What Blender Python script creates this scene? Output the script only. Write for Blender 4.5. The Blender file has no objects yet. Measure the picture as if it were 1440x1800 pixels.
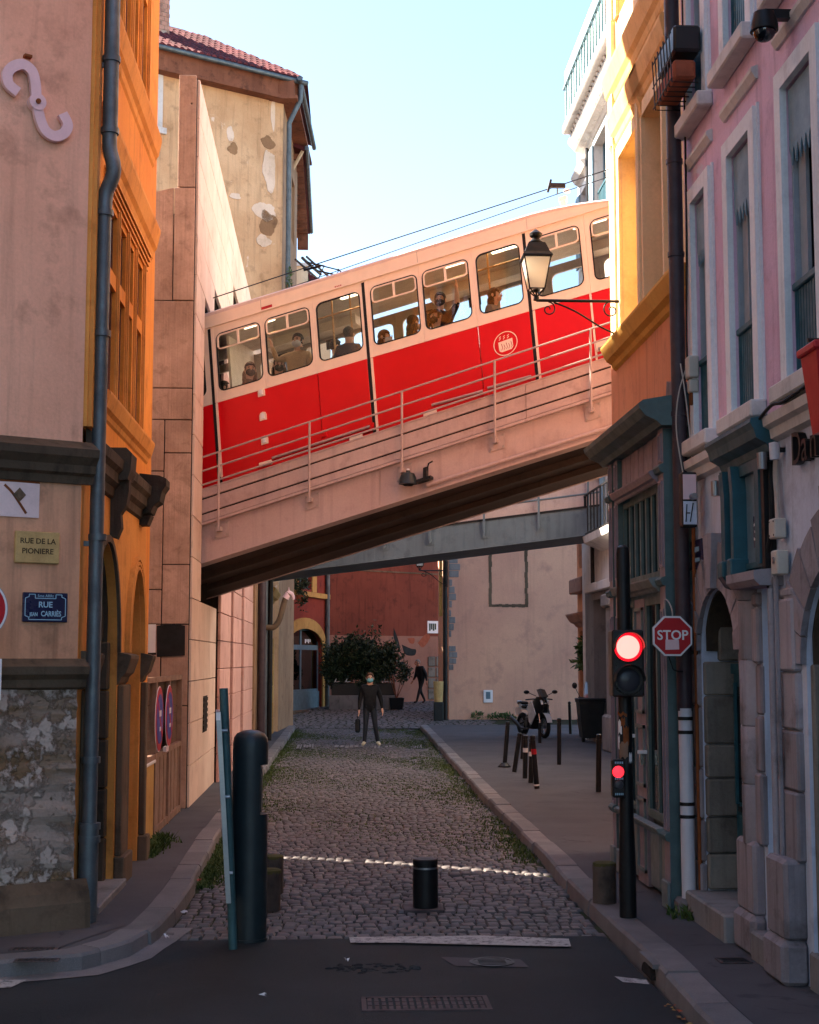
import bpy, bmesh, math, random
from mathutils import Vector, Matrix, noise as mnoise
random.seed(7)
sc = bpy.context.scene
C = sc.collection
PI = math.pi
def rad(a): return math.radians(a)

# ---------------------------------------------------------------- camera, sky, sun, exposure
CAM_H, FPX = 2.13, 2550.0
PITCH, YAW = rad(5.82), rad(-2.92)
cam = bpy.data.cameras.new('camera')
cam.sensor_fit = 'VERTICAL'; cam.sensor_height = 36; cam.sensor_width = 28.8
cam.lens = FPX / 1800 * 36
cam.clip_end = 2000; cam.clip_start = 0.05
cam_o = bpy.data.objects.new('camera', cam); C.objects.link(cam_o)
cam_o.location = (0, 0, CAM_H); cam_o.rotation_euler = (PI/2 + PITCH, 0, YAW)
sc.camera = cam_o

SUN_DIR = Vector((-0.905, 0.425, 0)).normalized()      # towards the sun, in plan
SUN_EL = rad(36)
world = bpy.data.worlds.new('World'); sc.world = world; world.use_nodes = True
wn = world.node_tree; wn.nodes.clear()
wo = wn.nodes.new('ShaderNodeOutputWorld'); bg = wn.nodes.new('ShaderNodeBackground'); sky = wn.nodes.new('ShaderNodeTexSky')
sky.sky_type = 'NISHITA'; sky.sun_disc = False
sky.sun_elevation = SUN_EL
sky.sun_rotation = math.atan2(SUN_DIR.x, SUN_DIR.y)
sky.air_density = 1.1; sky.dust_density = 1.0; sky.ozone_density = 2.2; sky.altitude = 200
bg.inputs['Strength'].default_value = 0.07
wn.links.new(sky.outputs[0], bg.inputs[0]); wn.links.new(bg.outputs[0], wo.inputs[0])
sun = bpy.data.lights.new('sun', 'SUN'); sun.energy = 5.0; sun.angle = rad(0.5); sun.color = (1.0, 0.86, 0.70)
sun_o = bpy.data.objects.new('sun', sun); C.objects.link(sun_o)
sun_o.location = (0, 0, 40)
sd = Vector((SUN_DIR.x*math.cos(SUN_EL), SUN_DIR.y*math.cos(SUN_EL), math.sin(SUN_EL)))
sun_o.rotation_euler = sd.to_track_quat('Z', 'Y').to_euler()
sc.view_settings.view_transform = 'Standard'; sc.view_settings.look = 'None'
sc.view_settings.exposure = 2.62; sc.view_settings.gamma = 1.0
sc.view_settings.use_curve_mapping = False

# ---------------------------------------------------------------- pixel helpers (photo 1440 x 1800)
CR = cam_o.rotation_euler.to_matrix(); CP = Vector((0, 0, CAM_H))
def ray(px, py): return CR @ Vector(((px-720)/FPX, -(py-900)/FPX, -1))
def onx(px, py, X): d = ray(px, py); return CP + d*(X/d.x)
def ony(px, py, Y): d = ray(px, py); return CP + d*(Y/d.y)
def onz(px, py, Z=0.0): d = ray(px, py); return CP + d*((Z-CAM_H)/d.z)
def lin(r, g, b):
    f = lambda c: (c/255/12.92) if c/255 <= .04045 else ((c/255+.055)/1.055)**2.4
    return (f(r), f(g), f(b), 1)

# ---------------------------------------------------------------- materials
MATS = {}
class NT:
    def __init__(s, name):
        s.m = bpy.data.materials.new(name); s.m.use_nodes = True; s.t = s.m.node_tree; s.t.nodes.clear()
        s.out = s.n('ShaderNodeOutputMaterial'); s.b = s.n('ShaderNodeBsdfPrincipled'); s.l(s.b.outputs[0], s.out.inputs[0])
        MATS[name] = s.m
    def n(s, t, **k):
        x = s.t.nodes.new(t)
        for a, b in k.items(): setattr(x, a, b)
        return x
    def l(s, a, b): s.t.links.new(a, b)
    def pos(s, scale=(1, 1, 1)):
        g = s.n('ShaderNodeNewGeometry'); m = s.n('ShaderNodeMapping'); m.inputs['Scale'].default_value = scale
        s.l(g.outputs['Position'], m.inputs[0]); return m.outputs[0]
    def noise(s, scale, detail=5, rough=.6, vec=None, dist=0.0):
        x = s.n('ShaderNodeTexNoise'); x.inputs['Scale'].default_value = scale; x.inputs['Detail'].default_value = detail
        x.inputs['Roughness'].default_value = rough; x.inputs['Distortion'].default_value = dist
        s.l(vec if vec is not None else s.pos(), x.inputs['Vector']); return x.outputs[0]
    def rng(s, v, a, b, lo=0., hi=1.):
        x = s.n('ShaderNodeMapRange'); x.inputs[1].default_value = a; x.inputs[2].default_value = b
        x.inputs[3].default_value = lo; x.inputs[4].default_value = hi; s.l(v, x.inputs[0]); return x.outputs[0]
    def mix(s, f, a, b, mode='MIX'):
        x = s.n('ShaderNodeMix', data_type='RGBA', blend_type=mode)
        for i, v in ((0, f), (6, a), (7, b)):
            if isinstance(v, (int, float, tuple)): x.inputs[i].default_value = v
            else: s.l(v, x.inputs[i])
        return x.outputs[2]
    def math(s, op, a, b=0.):
        x = s.n('ShaderNodeMath', operation=op)
        for i, v in ((0, a), (1, b)):
            if isinstance(v, (int, float)): x.inputs[i].default_value = v
            else: s.l(v, x.inputs[i])
        return x.outputs[0]
    def bump(s, h, strength=.3, dist=.02):
        x = s.n('ShaderNodeBump'); x.inputs['Strength'].default_value = strength; x.inputs['Distance'].default_value = dist
        s.l(h, x.inputs['Height']); s.l(x.outputs[0], s.b.inputs['Normal'])
    def rand(s):
        o = s.n('ShaderNodeObjectInfo'); g = s.n('ShaderNodeNewGeometry')
        return s.math('FRACT', s.math('ADD', s.math('MULTIPLY', o.outputs['Random'], 3.7), g.outputs['Random Per Island']))
    def set(s, col=None, rough=.8, metal=0., spec=.3):
        if col is not None:
            if isinstance(col, tuple): s.b.inputs['Base Color'].default_value = col
            else: s.l(col, s.b.inputs['Base Color'])
        s.b.inputs['Roughness'].default_value = rough; s.b.inputs['Metallic'].default_value = metal
        s.b.inputs['Specular IOR Level'].default_value = spec
        return s.m
def stucco(name, c1, c2, c3=None, streak=.35, bump=.35, scale=1., patch=None, rough=.9, vary=0.):
    """weathered plaster or stone: two tones drifting, darker blotches, rain streaks, fine grain"""
    s = NT(name); c3 = c3 or tuple(x*.6 for x in c1[:3])+(1,)
    big = s.noise(.55*scale, 6, .62); mid = s.noise(2.6*scale, 7, .65); fine = s.noise(38*scale, 4, .7)
    col = s.mix(s.rng(big, .38, .64), c1, c2)
    col = s.mix(s.math('MULTIPLY', s.rng(mid, .54, .72), .75), col, c3)
    if streak:
        st = s.noise(1.0, 5, .6, s.pos((9*scale, 9*scale, .5*scale)))
        dark = tuple(x*.45 for x in c3[:3])+(1,)
        col = s.mix(s.math('MULTIPLY', s.rng(st, .52, .75), streak), col, dark)
    if patch:
        pn = s.noise(1.3*scale, 8, .7, None, .6)
        col = s.mix(s.rng(pn, patch[1], patch[1]+.035), col, patch[0])
    g = s.mix(.25, col, s.mix(fine, (.35, .35, .35, 1), (1.5, 1.5, 1.5, 1)), 'MULTIPLY')
    if vary:
        g = s.mix(1., g, s.mix(s.rand(), (1-vary,)*3+(1,), (1+vary,)*3+(1,)), 'MULTIPLY')
    s.set(g, rough, 0, .2)
    s.bump(s.math('ADD', s.math('MULTIPLY', mid, .8), s.math('MULTIPLY', fine, .25)), bump, .03)
    return s.m
def plain(name, c, rough=.6, metal=0., var=.18, scale=6., bump=.06, spec=.4, vary=0.):
    s = NT(name); a = s.noise(scale, 6, .65); f = s.noise(scale*14, 3, .6)
    col = s.mix(s.rng(a, .35, .7), tuple(x*(1+var) for x in c[:3])+(1,), tuple(x*(1-var) for x in c[:3])+(1,))
    col = s.mix(s.math('MULTIPLY', s.rng(f, .5, .8), var), col, (.02, .018, .015, 1))
    if vary: col = s.mix(1., col, s.mix(s.rand(), (1-vary,)*3+(1,), (1+vary,)*3+(1,)), 'MULTIPLY')
    s.set(col, rough, metal, spec)
    r = s.rng(a, .3, .7, max(rough-.1, .02), min(rough+.12, 1)); s.l(r, s.b.inputs['Roughness'])
    s.bump(s.math('ADD', f, a), bump, .01); return s.m
def glass(name, tint=(.85, .9, .9, 1), refl=.12, rough=.02):
    s = NT(name); s.t.nodes.remove(s.b)
    tr = s.n('ShaderNodeBsdfTransparent'); gl = s.n('ShaderNodeBsdfGlossy'); fr = s.n('ShaderNodeFresnel'); mx = s.n('ShaderNodeMixShader')
    tr.inputs[0].default_value = tint; gl.inputs['Roughness'].default_value = rough; fr.inputs[0].default_value = 1.5
    s.l(s.math('ADD', s.math('MULTIPLY', fr.outputs[0], .9), refl-.04), mx.inputs[0]); s.l(tr.outputs[0], mx.inputs[1]); s.l(gl.outputs[0], mx.inputs[2]); s.l(mx.outputs[0], s.out.inputs[0])
    return s.m
def emit(name, c, st):
    s = NT(name); s.set(c, .4); s.b.inputs['Emission Color'].default_value = c; s.b.inputs['Emission Strength'].default_value = st; return s.m

stucco('front_plaster', lin(238, 184, 156), lin(220, 164, 136), lin(178, 132, 108), .3, .4, patch=(lin(196, 160, 140), .66))
stucco('front_plaster_low', lin(220, 166, 132), lin(198, 146, 114), lin(140, 106, 82), .45, .5)
s_ = NT('crumbling_wall')
st = s_.noise(1., 5, .6, s_.pos((.6, .6, 3.2)), .4); md = s_.noise(5, 8, .7); fn = s_.noise(45, 4)
c_ = s_.mix(s_.rng(st, .40, .56), lin(158, 142, 130), lin(122, 100, 76)); c_ = s_.mix(s_.rng(md, .5, .56), c_, lin(188, 172, 160))
c_ = s_.mix(s_.rng(md, .35, .30), c_, lin(86, 74, 60)); s_.set(s_.mix(.4, c_, s_.mix(fn, (.3,)*3+(1,), (1.5,)*3+(1,)), 'MULTIPLY'), .95, 0, .1)
s_.bump(s_.math('ADD', s_.math('MULTIPLY', s_.rng(md, .48, .56), .7), s_.math('ADD', st, s_.math('MULTIPLY', fn, .2))), .8, .04)
stucco('orange_render', lin(232, 152, 66), lin(214, 132, 54), lin(186, 112, 48), .35, .25)
stucco('pale_orange', lin(230, 188, 130), lin(216, 166, 104), lin(186, 136, 82), .25, .3)
stucco('orange_stone', lin(228, 160, 84), lin(208, 138, 66), lin(160, 100, 48), .3, .35)
stucco('dark_stone', lin(120, 102, 84), lin(88, 74, 60), lin(52, 44, 36), .6, .6)
stucco('soot_shade_stone', lin(94, 80, 66), lin(62, 54, 46), lin(34, 30, 26), .6, .6)  # dark cornice stone; also painted shade on the arch linings
stucco('grey_stone', lin(140, 138, 138), lin(116, 114, 114), lin(84, 82, 82), .4, .5)
s_ = NT('board_concrete')
w_ = s_.noise(1., 5, .65, s_.pos((26, 1, .8))); b_ = s_.noise(.9, 7, .65); f_ = s_.noise(30, 4, .7); v_ = s_.n('ShaderNodeTexVoronoi'); v_.inputs['Scale'].default_value = 2.6; s_.l(s_.pos(), v_.inputs['Vector'])
c_ = s_.mix(s_.rng(b_, .38, .62), lin(200, 168, 150), lin(164, 134, 118)); c_ = s_.mix(s_.math('MULTIPLY', s_.rng(w_, .5, .7), .2), c_, lin(104, 84, 70))
m_ = s_.noise(3.5, 8, .75, None, .5); c_ = s_.mix(s_.math('MULTIPLY', s_.rng(m_, .52, .66), .5), c_, lin(120, 96, 82)); c_ = s_.mix(s_.rng(m_, .70, .73), c_, lin(74, 58, 50)); c_ = s_.mix(s_.rng(v_.outputs['Distance'], .055, .04), c_, lin(60, 46, 38)); c_ = s_.mix(s_.math('MULTIPLY', s_.rand(), .28), c_, lin(128, 100, 82))
s_.set(s_.mix(.3, c_, s_.mix(f_, (.3,)*3+(1,), (1.5,)*3+(1,)), 'MULTIPLY'), .93, 0, .15)
s_.bump(s_.math('ADD', w_, s_.math('ADD', s_.rng(v_.outputs['Distance'], .04, .08), s_.math('MULTIPLY', f_, .3))), .5, .02)
stucco('cladding_panel', lin(226, 204, 188), lin(212, 188, 170), lin(186, 160, 142), .22, .08, vary=.05)
stucco('joint_dark', lin(52, 44, 40), lin(40, 34, 30))
stucco('peeling_wall', lin(216, 178, 138), lin(196, 154, 114), lin(150, 116, 84), .4, .8, patch=(lin(224, 200, 176), .635))
stucco('peel_light', lin(228, 206, 184), lin(212, 186, 160), lin(180, 150, 124), .2, .6)
stucco('peel_dark', lin(158, 122, 88), lin(136, 102, 74), lin(96, 72, 54), .2, .8)
stucco('cream_wall', lin(222, 200, 170), lin(206, 180, 150), None, .3, .3)
stucco('white_stone', lin(218, 214, 210), lin(198, 194, 190), lin(166, 160, 156), .25, .25)
stucco('blue_white', lin(236, 238, 240), lin(222, 226, 230), lin(188, 192, 198), .3, .3)
stucco('yellow_render', lin(226, 180, 96), lin(212, 160, 80), lin(190, 142, 74), .25, .2)
stucco('salmon_render', lin(218, 150, 108), lin(204, 134, 96), lin(176, 116, 86), .4, .25)
stucco('pale_render', lin(240, 214, 176), lin(230, 200, 158), lin(206, 176, 136), .15, .2)
stucco('pink_render', lin(224, 192, 212), lin(210, 176, 198), lin(172, 140, 160), .5, .55, patch=(lin(208, 198, 212), .60))
stucco('lilac_base', lin(206, 214, 230), lin(188, 196, 214), lin(150, 156, 174), .35, .3)
stucco('worn_stone', lin(160, 154, 160), lin(128, 122, 126), lin(80, 72, 70), .6, .9, vary=.2, patch=(lin(120, 92, 84), .66))
stucco('rough_block', lin(140, 134, 124), lin(108, 102, 96), lin(62, 56, 50), .4, .9, vary=.2)
stucco('old_front', lin(172, 136, 104), lin(150, 116, 88), lin(104, 80, 62), .5, .6)
stucco('yellow_gable', lin(220, 170, 142), lin(204, 154, 132), lin(182, 138, 122), .22, .2, scale=.6)
stucco('red_render', lin(140, 62, 48), lin(122, 52, 42), lin(92, 42, 34), .3, .2)
stucco('terracotta_wall', lin(128, 70, 56), lin(112, 60, 48), lin(80, 46, 38), .45, .2)
stucco('pinkish_low', lin(158, 116, 100), lin(142, 102, 88), None, .2, .2)
stucco('pink_block', lin(210, 168, 156), lin(194, 152, 142), lin(160, 122, 112), .2, .3, vary=.08)
stucco('ochre_stone', lin(196, 158, 92), lin(172, 132, 74), lin(126, 96, 56), .3, .5)
stucco('brick', lin(190, 150, 132), lin(158, 112, 94), lin(92, 70, 62), .1, .6, vary=.3)
stucco('mortar', lin(186, 170, 156), lin(160, 144, 130))
stucco('roof_tile', lin(104, 50, 52), lin(84, 40, 46), lin(60, 32, 38), .2, .5, vary=.25)
stucco('old_wood', lin(142, 92, 70), lin(106, 66, 50), lin(60, 40, 32), .3, .7)
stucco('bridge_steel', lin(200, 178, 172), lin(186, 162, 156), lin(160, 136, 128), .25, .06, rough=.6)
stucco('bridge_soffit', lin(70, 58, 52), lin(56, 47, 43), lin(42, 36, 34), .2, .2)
stucco('grey_steel', lin(108, 120, 128), lin(92, 104, 112), lin(70, 80, 88), .35, .1, rough=.6)
plain('rail_paint', lin(176, 156, 150), .5, 0, .12)
plain('zinc_pipe', lin(92, 100, 104), .5, .5, .2)
plain('dark_pipe', lin(62, 50, 56), .5, .1, .2)
plain('black_iron', lin(26, 26, 28), .45, .3, .3)
plain('black_rubber', lin(18, 18, 19), .75, 0, .2)
plain('white_paint', lin(214, 214, 216), .55, 0, .06)
plain('white_pipe', lin(206, 204, 210), .5, 0, .06)
plain('iron_pink', lin(224, 192, 196), .6, 0, .06)
plain('enamel_white', lin(226, 206, 204), .35, 0, .1)
plain('old_iron', lin(84, 74, 74), .8, .3, .3)
plain('pale_green', lin(176, 206, 196), .4, 0, .08)
plain('post_green', lin(52, 84, 88), .5, .2, .2)
plain('rust', lin(128, 70, 34), .9, .1, .3)
plain('sign_red', lin(176, 16, 30), .4, 0, .05)
plain('sign_white', lin(226, 226, 228), .4, 0, .04)
plain('sign_blue', lin(24, 28, 62), .3, 0, .05)
plain('sign_blue_light', lin(48, 60, 150), .4, 0, .05)
plain('sign_line', lin(150, 190, 210), .4, 0, .05)
plain('plaque_stone', lin(186, 156, 102), .8, 0, .2)
plain('engraving', lin(70, 54, 34), .9, 0, .2)
plain('lantern_glass_white', lin(246, 240, 228), .35, 0, .02)
plain('gate_brown', lin(128, 100, 82), .7, 0, .2)
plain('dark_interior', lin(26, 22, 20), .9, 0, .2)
plain('teal_paint', lin(36, 84, 96), .5, 0, .18)
plain('shop_green', lin(78, 98, 98), .55, 0, .15)
plain('shop_mauve', lin(132, 120, 128), .55, 0, .12)
plain('shop_grey', lin(112, 122, 122), .55, 0, .12)
plain('awning_blue', lin(120, 146, 160), .7, 0, .15)
plain('shutter_grey', lin(150, 160, 168), .6, 0, .1)
plain('blue_grey_wood', lin(96, 120, 132), .55, 0, .12)
plain('bollard_green', lin(30, 42, 46), .42, .2, .2, spec=.5)
plain('aluminium', lin(150, 154, 160), .35, .9, .1)
plain('chrome', lin(200, 200, 205), .15, 1., .05)
plain('moto_white', lin(196, 200, 205), .25, 0, .05)
plain('moto_black', lin(22, 23, 26), .35, 0, .2)
plain('bin_green', lin(24, 32, 34), .5, 0, .2)
plain('terracotta', lin(150, 78, 52), .8, 0, .2)
plain('cable_grey', lin(176, 168, 160), .7, 0, .1)
plain('box_beige', lin(186, 180, 170), .6, 0, .1)
stucco('stump_wood', lin(96, 84, 76), lin(66, 56, 52), lin(36, 32, 30), .7, .9)
plain('moss', lin(78, 72, 34), .95, 0, .3)
# tram
s_ = NT('tram_red'); s_.set(s_.mix(s_.rng(s_.noise(1.2, 4), .4, .65), lin(216, 14, 24), lin(206, 10, 20)), .34, 0, .3); s_.b.inputs['Coat Weight'].default_value = .12; s_.b.inputs['Coat Roughness'].default_value = .12
plain('tram_cream', lin(240, 218, 196), .38, 0, .04, spec=.45)
plain('tram_roof', lin(226, 204, 196), .55, 0, .08)
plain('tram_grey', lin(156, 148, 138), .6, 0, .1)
plain('tram_ceiling', lin(206, 196, 180), .6, 0, .1)
plain('seat_blue', lin(60, 66, 84), .8, 0, .1)
plain('brass_pole', lin(196, 150, 96), .3, .6, .05)
glass('tram_glass', (.90, .90, .87, 1), .075)
glass('window_glass', (.55, .6, .62, 1), .16)
glass('dark_glass', (.12, .14, .15, 1), .10)
# people
for nm_, c_ in dict(skin=(232, 182, 154), skin_b=(178, 122, 96), hair_dark=(34, 26, 22), hair_brown=(104, 70, 48), hair_grey=(120, 112, 106), cloth_black=(12, 13, 17), cloth_navy=(44, 52, 82), cloth_tan=(206, 174, 132), cloth_brown=(136, 96, 74), cloth_green=(66, 78, 58), cloth_grey=(140, 138, 136), cloth_jeans=(36, 42, 50), cloth_cream=(206, 188, 160), mask_blue=(120, 190, 200), mask_white=(222, 226, 228), mask_black=(22, 22, 24), shoe_white=(214, 206, 180), shoe_black=(22, 20, 20)).items():
    plain(nm_, lin(*c_), .8 if nm_[:2] != 'sk' else .55, 0, .1, 20)
def mat(n): return MATS[n]
# ---------------------------------------------------------------- geometry helpers
ORG = {}
def frame(o, u, w):
    o, u, w = Vector(o), Vector(u), Vector(w)
    return lambda p: o + u*p[0] + w*p[2] + Vector((0, 0, p[1]))
class MB:
    """collects shapes; T maps local (along, up, outward) to the world"""
    def __init__(s, T=None): s.v = []; s.f = []; s.mi = []; s.T = T; s.cur = 0
    def add(s, vs, fs):
        n = len(s.v); s.v += [s.T(p) if s.T else Vector(p) for p in vs]
        s.f += [tuple(i+n for i in f) for f in fs]; s.mi += [s.cur]*len(fs); return s
    def box(s, x0, x1, y0, y1, z0, z1):
        return s.add([(x, y, z) for x in (x0, x1) for y in (y0, y1) for z in (z0, z1)],
                     [(0, 1, 3, 2), (4, 6, 7, 5), (0, 4, 5, 1), (2, 3, 7, 6), (0, 2, 6, 4), (1, 5, 7, 3)])
    def cbox(s, x0, x1, y0, y1, z0, z1, c):
        """box with chamfered edges (44 triangles)"""
        vs = []; idx = {}
        for i, x in enumerate((x0, x1)):
            for j, y in enumerate((y0, y1)):
                for k, z in enumerate((z0, z1)):
                    dx, dy, dz = (c if i == 0 else -c), (c if j == 0 else -c), (c if k == 0 else -c)
                    for a, p in enumerate(((x, y+dy, z+dz), (x+dx, y, z+dz), (x+dx, y+dy, z))):
                        idx[i, j, k, a] = len(vs); vs.append(p)
        g = lambda *t: idx[t]
        fs = []
        for i in (0, 1):
            fs.append((g(i,0,0,0), g(i,0,1,0), g(i,1,1,0), g(i,1,0,0)))
            fs.append((g(0,i,0,1), g(0,i,1,1), g(1,i,1,1), g(1,i,0,1)))
            fs.append((g(0,0,i,2), g(0,1,i,2), g(1,1,i,2), g(1,0,i,2)))
            for j in (0, 1):
                fs.append((g(i,j,0,0), g(i,j,1,0), g(i,j,1,1), g(i,j,0,1)))
                fs.append((g(i,0,j,0), g(i,1,j,0), g(i,1,j,2), g(i,0,j,2)))
                fs.append((g(0,i,j,1), g(1,i,j,1), g(1,i,j,2), g(0,i,j,2)))
                for k in (0, 1): fs.append((g(i,j,k,0), g(i,j,k,1), g(i,j,k,2)))
        return s.add(vs, fs)
    def prism(s, poly, w0, w1):
        """polygon in the local (along, up) plane, pulled from w0 to w1"""
        n = len(poly)
        vs = [(p[0], p[1], w0) for p in poly]+[(p[0], p[1], w1) for p in poly]
        return s.add(vs, [tuple(range(n)), tuple(range(2*n-1, n-1, -1))]+[(i, (i+1) % n, n+(i+1) % n, n+i) for i in range(n)])
    def profile(s, prof, u0, u1):
        """moulding: profile in (up, outward), pulled along u0..u1"""
        n = len(prof)
        vs = [(u0, p[0], p[1]) for p in prof]+[(u1, p[0], p[1]) for p in prof]
        return s.add(vs, [tuple(range(n)), tuple(range(2*n-1, n-1, -1))]+[(i, (i+1) % n, n+(i+1) % n, n+i) for i in range(n)])
    def tube(s, pts, r, n=10, caps=True):
        pts = [Vector(p) for p in pts]; rs = r if isinstance(r, (list, tuple)) else [r]*len(pts)
        base = len(s.v); up = Vector((.3, .9, .2)); vs = []
        for i, p in enumerate(pts):
            t = (pts[min(i+1, len(pts)-1)]-pts[max(i-1, 0)])
            t = t.normalized() if t.length > 1e-9 else Vector((0, 0, 1))
            a = t.cross(up)
            if a.length < .1: a = t.cross(Vector((1, 0, 0)))
            a.normalize(); b = t.cross(a); up = a.cross(t) if False else up
            for k in range(n):
                w = 2*PI*k/n; vs.append(p + a*math.cos(w)*rs[i] + b*math.sin(w)*rs[i])
        fs = [(i*n+k, i*n+(k+1) % n, (i+1)*n+(k+1) % n, (i+1)*n+k) for i in range(len(pts)-1) for k in range(n)]
        if caps: fs += [tuple(range(n-1, -1, -1)), tuple(range((len(pts)-1)*n, len(pts)*n))]
        return s.add(vs, fs)
    def lathe(s, prof, c=(0, 0, 0), n=24, axis='z'):
        """profile [(radius, height)] turned about an axis"""
        vs = []
        for r, h in prof:
            for k in range(n):
                w = 2*PI*k/n; a, b = r*math.cos(w), r*math.sin(w)
                p = (a, b, h) if axis == 'z' else (a, h, b) if axis == 'y' else (h, a, b)
                vs.append((c[0]+p[0], c[1]+p[1], c[2]+p[2]))
        m = len(prof)
        fs = [(i*n+k, i*n+(k+1) % n, (i+1)*n+(k+1) % n, (i+1)*n+k) for i in range(m-1) for k in range(n)]
        fs += [tuple(range(n-1, -1, -1)), tuple(range((m-1)*n, m*n))]
        return s.add(vs, fs)
    def ball(s, c, r, n=10, m=7):
        rx, ry, rz = r if isinstance(r, (tuple, list)) else (r, r, r)
        vs = [(c[0], c[1], c[2]-rz)]
        for i in range(1, m):
            a = -PI/2+PI*i/m
            for k in range(n):
                w = 2*PI*k/n; vs.append((c[0]+rx*math.cos(a)*math.cos(w), c[1]+ry*math.cos(a)*math.sin(w), c[2]+rz*math.sin(a)))
        vs.append((c[0], c[1], c[2]+rz)); last = len(vs)-1
        fs = [(0, 1+(k+1) % n, 1+k) for k in range(n)]
        fs += [(1+i*n+k, 1+i*n+(k+1) % n, 1+(i+1)*n+(k+1) % n, 1+(i+1)*n+k) for i in range(m-2) for k in range(n)]
        fs += [(last, 1+(m-2)*n+k, 1+(m-2)*n+(k+1) % n) for k in range(n)]
        return s.add(vs, fs)
    def wall(s, u0, u1, v0, v1, th, holes=(), w=0.):
        """wall face at w, th thick, with rectangular openings and their reveals"""
        us = sorted({u0, u1, *[h[0] for h in holes], *[h[1] for h in holes]}); vs = sorted({v0, v1, *[h[2] for h in holes], *[h[3] for h in holes]})
        us = [u for u in us if u0 <= u <= u1]; vs = [v for v in vs if v0 <= v <= v1]
        for i in range(len(us)-1):
            for j in range(len(vs)-1):
                a, b, c, d = us[i], us[i+1], vs[j], vs[j+1]
                if any(h[0] <= (a+b)/2 <= h[1] and h[2] <= (c+d)/2 <= h[3] for h in holes): continue
                for ww in (w, w-th): s.add([(a, c, ww), (b, c, ww), (b, d, ww), (a, d, ww)], [(0, 1, 2, 3)])
        for a, b, c, d in [(u0, u1, v0, v1)]+[h[:4] for h in holes]:
            s.add([(a, c, w), (b, c, w), (b, d, w), (a, d, w), (a, c, w-th), (b, c, w-th), (b, d, w-th), (a, d, w-th)],
                  [(0, 1, 5, 4), (1, 2, 6, 5), (2, 3, 7, 6), (3, 0, 4, 7)])
        return s
    def spandrel(s, u0, u1, v0, v1, w0, w1, n=14):
        """the two corners left between a half-ellipse arch (spring v0, crown v1) and its box"""
        c = (u0+u1)/2; a = (u1-u0)/2; h = v1-v0
        for sg in (-1, 1):
            pts = [(c+sg*a*math.cos(PI/2*k/n), v0+h*math.sin(PI/2*k/n)) for k in range(n+1)]
            for k in range(n):
                p, q = pts[k], pts[k+1]; o1, o2 = (p[0], v1), (q[0], v1)
                if k == n-1: s.prism([p, q, o1], w0, w1)
                else: s.prism([p, q, o2, o1], w0, w1)
        return s
    def rring(s, o, i, r, w0, w1, k=5):
        """flat frame: outer box o=(u0,u1,v0,v1), rounded opening i with corner radius r"""
        oc = [(o[0], o[2]), (o[1], o[2]), (o[1], o[3]), (o[0], o[3])]
        cc = [(i[0]+r, i[2]+r), (i[1]-r, i[2]+r), (i[1]-r, i[3]-r), (i[0]+r, i[3]-r)]; a0 = [PI, 1.5*PI, 0, .5*PI]
        ins = [[(cc[q][0]+r*math.cos(a0[q]+PI/2*j/k), cc[q][1]+r*math.sin(a0[q]+PI/2*j/k)) for j in range(k+1)] for q in range(4)]
        for w in (w0, w1):
            for q in range(4):
                a = ins[q]
                for j in range(k): s.add([(*oc[q], w), (*a[j], w), (*a[j+1], w)], [(0, 1, 2)])
                b = ins[(q+1) % 4]
                s.add([(*oc[q], w), (*a[-1], w), (*b[0], w), (*oc[(q+1) % 4], w)], [(0, 1, 2, 3)])
        flat = [p for a in ins for p in a]; m = len(flat)
        s.add([(*p, w0) for p in flat]+[(*p, w1) for p in flat], [(j, (j+1) % m, m+(j+1) % m, m+j) for j in range(m)])
        s.add([(*p, w0) for p in oc]+[(*p, w1) for p in oc], [(j, (j+1) % 4, 4+(j+1) % 4, 4+j) for j in range(4)])
        return s
    def rband(s, i, r, t, w0, w1, k=5):
        """rounded frame of width t just inside opening i"""
        def loop(e):
            rr = max(r-e, .004); x0, x1, y0, y1 = i[0]+e, i[1]-e, i[2]+e, i[3]-e
            cc = [(x0+rr, y0+rr, PI), (x1-rr, y0+rr, 1.5*PI), (x1-rr, y1-rr, 0), (x0+rr, y1-rr, .5*PI)]
            return [(a+rr*math.cos(q+PI/2*j/k), b+rr*math.sin(q+PI/2*j/k)) for a, b, q in cc for j in range(k+1)]
        A, B = loop(0), loop(t); m = len(A)
        s.add([(*p, w1) for p in A]+[(*p, w1) for p in B]+[(*p, w0) for p in A]+[(*p, w0) for p in B],
              [f for j in range(m) for f in ((j, (j+1) % m, m+(j+1) % m, m+j), (2*m+j, 3*m+j, 3*m+(j+1) % m, 2*m+(j+1) % m), (m+j, m+(j+1) % m, 3*m+(j+1) % m, 3*m+j), (j, 2*m+j, 2*m+(j+1) % m, (j+1) % m))])
        return s
    def build(s, name, material, parent=None, smooth=False, origin=None, norm=True):
        me = bpy.data.meshes.new(name)
        if parent is not None: og = ORG[parent.name]
        else: og = Vector(origin) if origin is not None else Vector((0, 0, 0))
        me.from_pydata([v-og for v in s.v], [], s.f)
        ms = material if isinstance(material, (list, tuple)) else [material]
        for m in ms: me.materials.append(mat(m))
        if len(ms) > 1: me.polygons.foreach_set('material_index', s.mi)
        if norm:
            bm = bmesh.new(); bm.from_mesh(me); bmesh.ops.remove_doubles(bm, verts=bm.verts, dist=1e-5)
            bmesh.ops.recalc_face_normals(bm, faces=bm.faces); bm.to_mesh(me); bm.free()
        if smooth:
            me.polygons.foreach_set('use_smooth', [True]*len(me.polygons)); me.set_sharp_from_angle(angle=rad(38))
        ob = bpy.data.objects.new(name, me); C.objects.link(ob)
        ob.location = og if parent is None else (0, 0, 0)
        if parent is not None: ob.parent = parent
        ORG[ob.name] = og
        return ob
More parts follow.
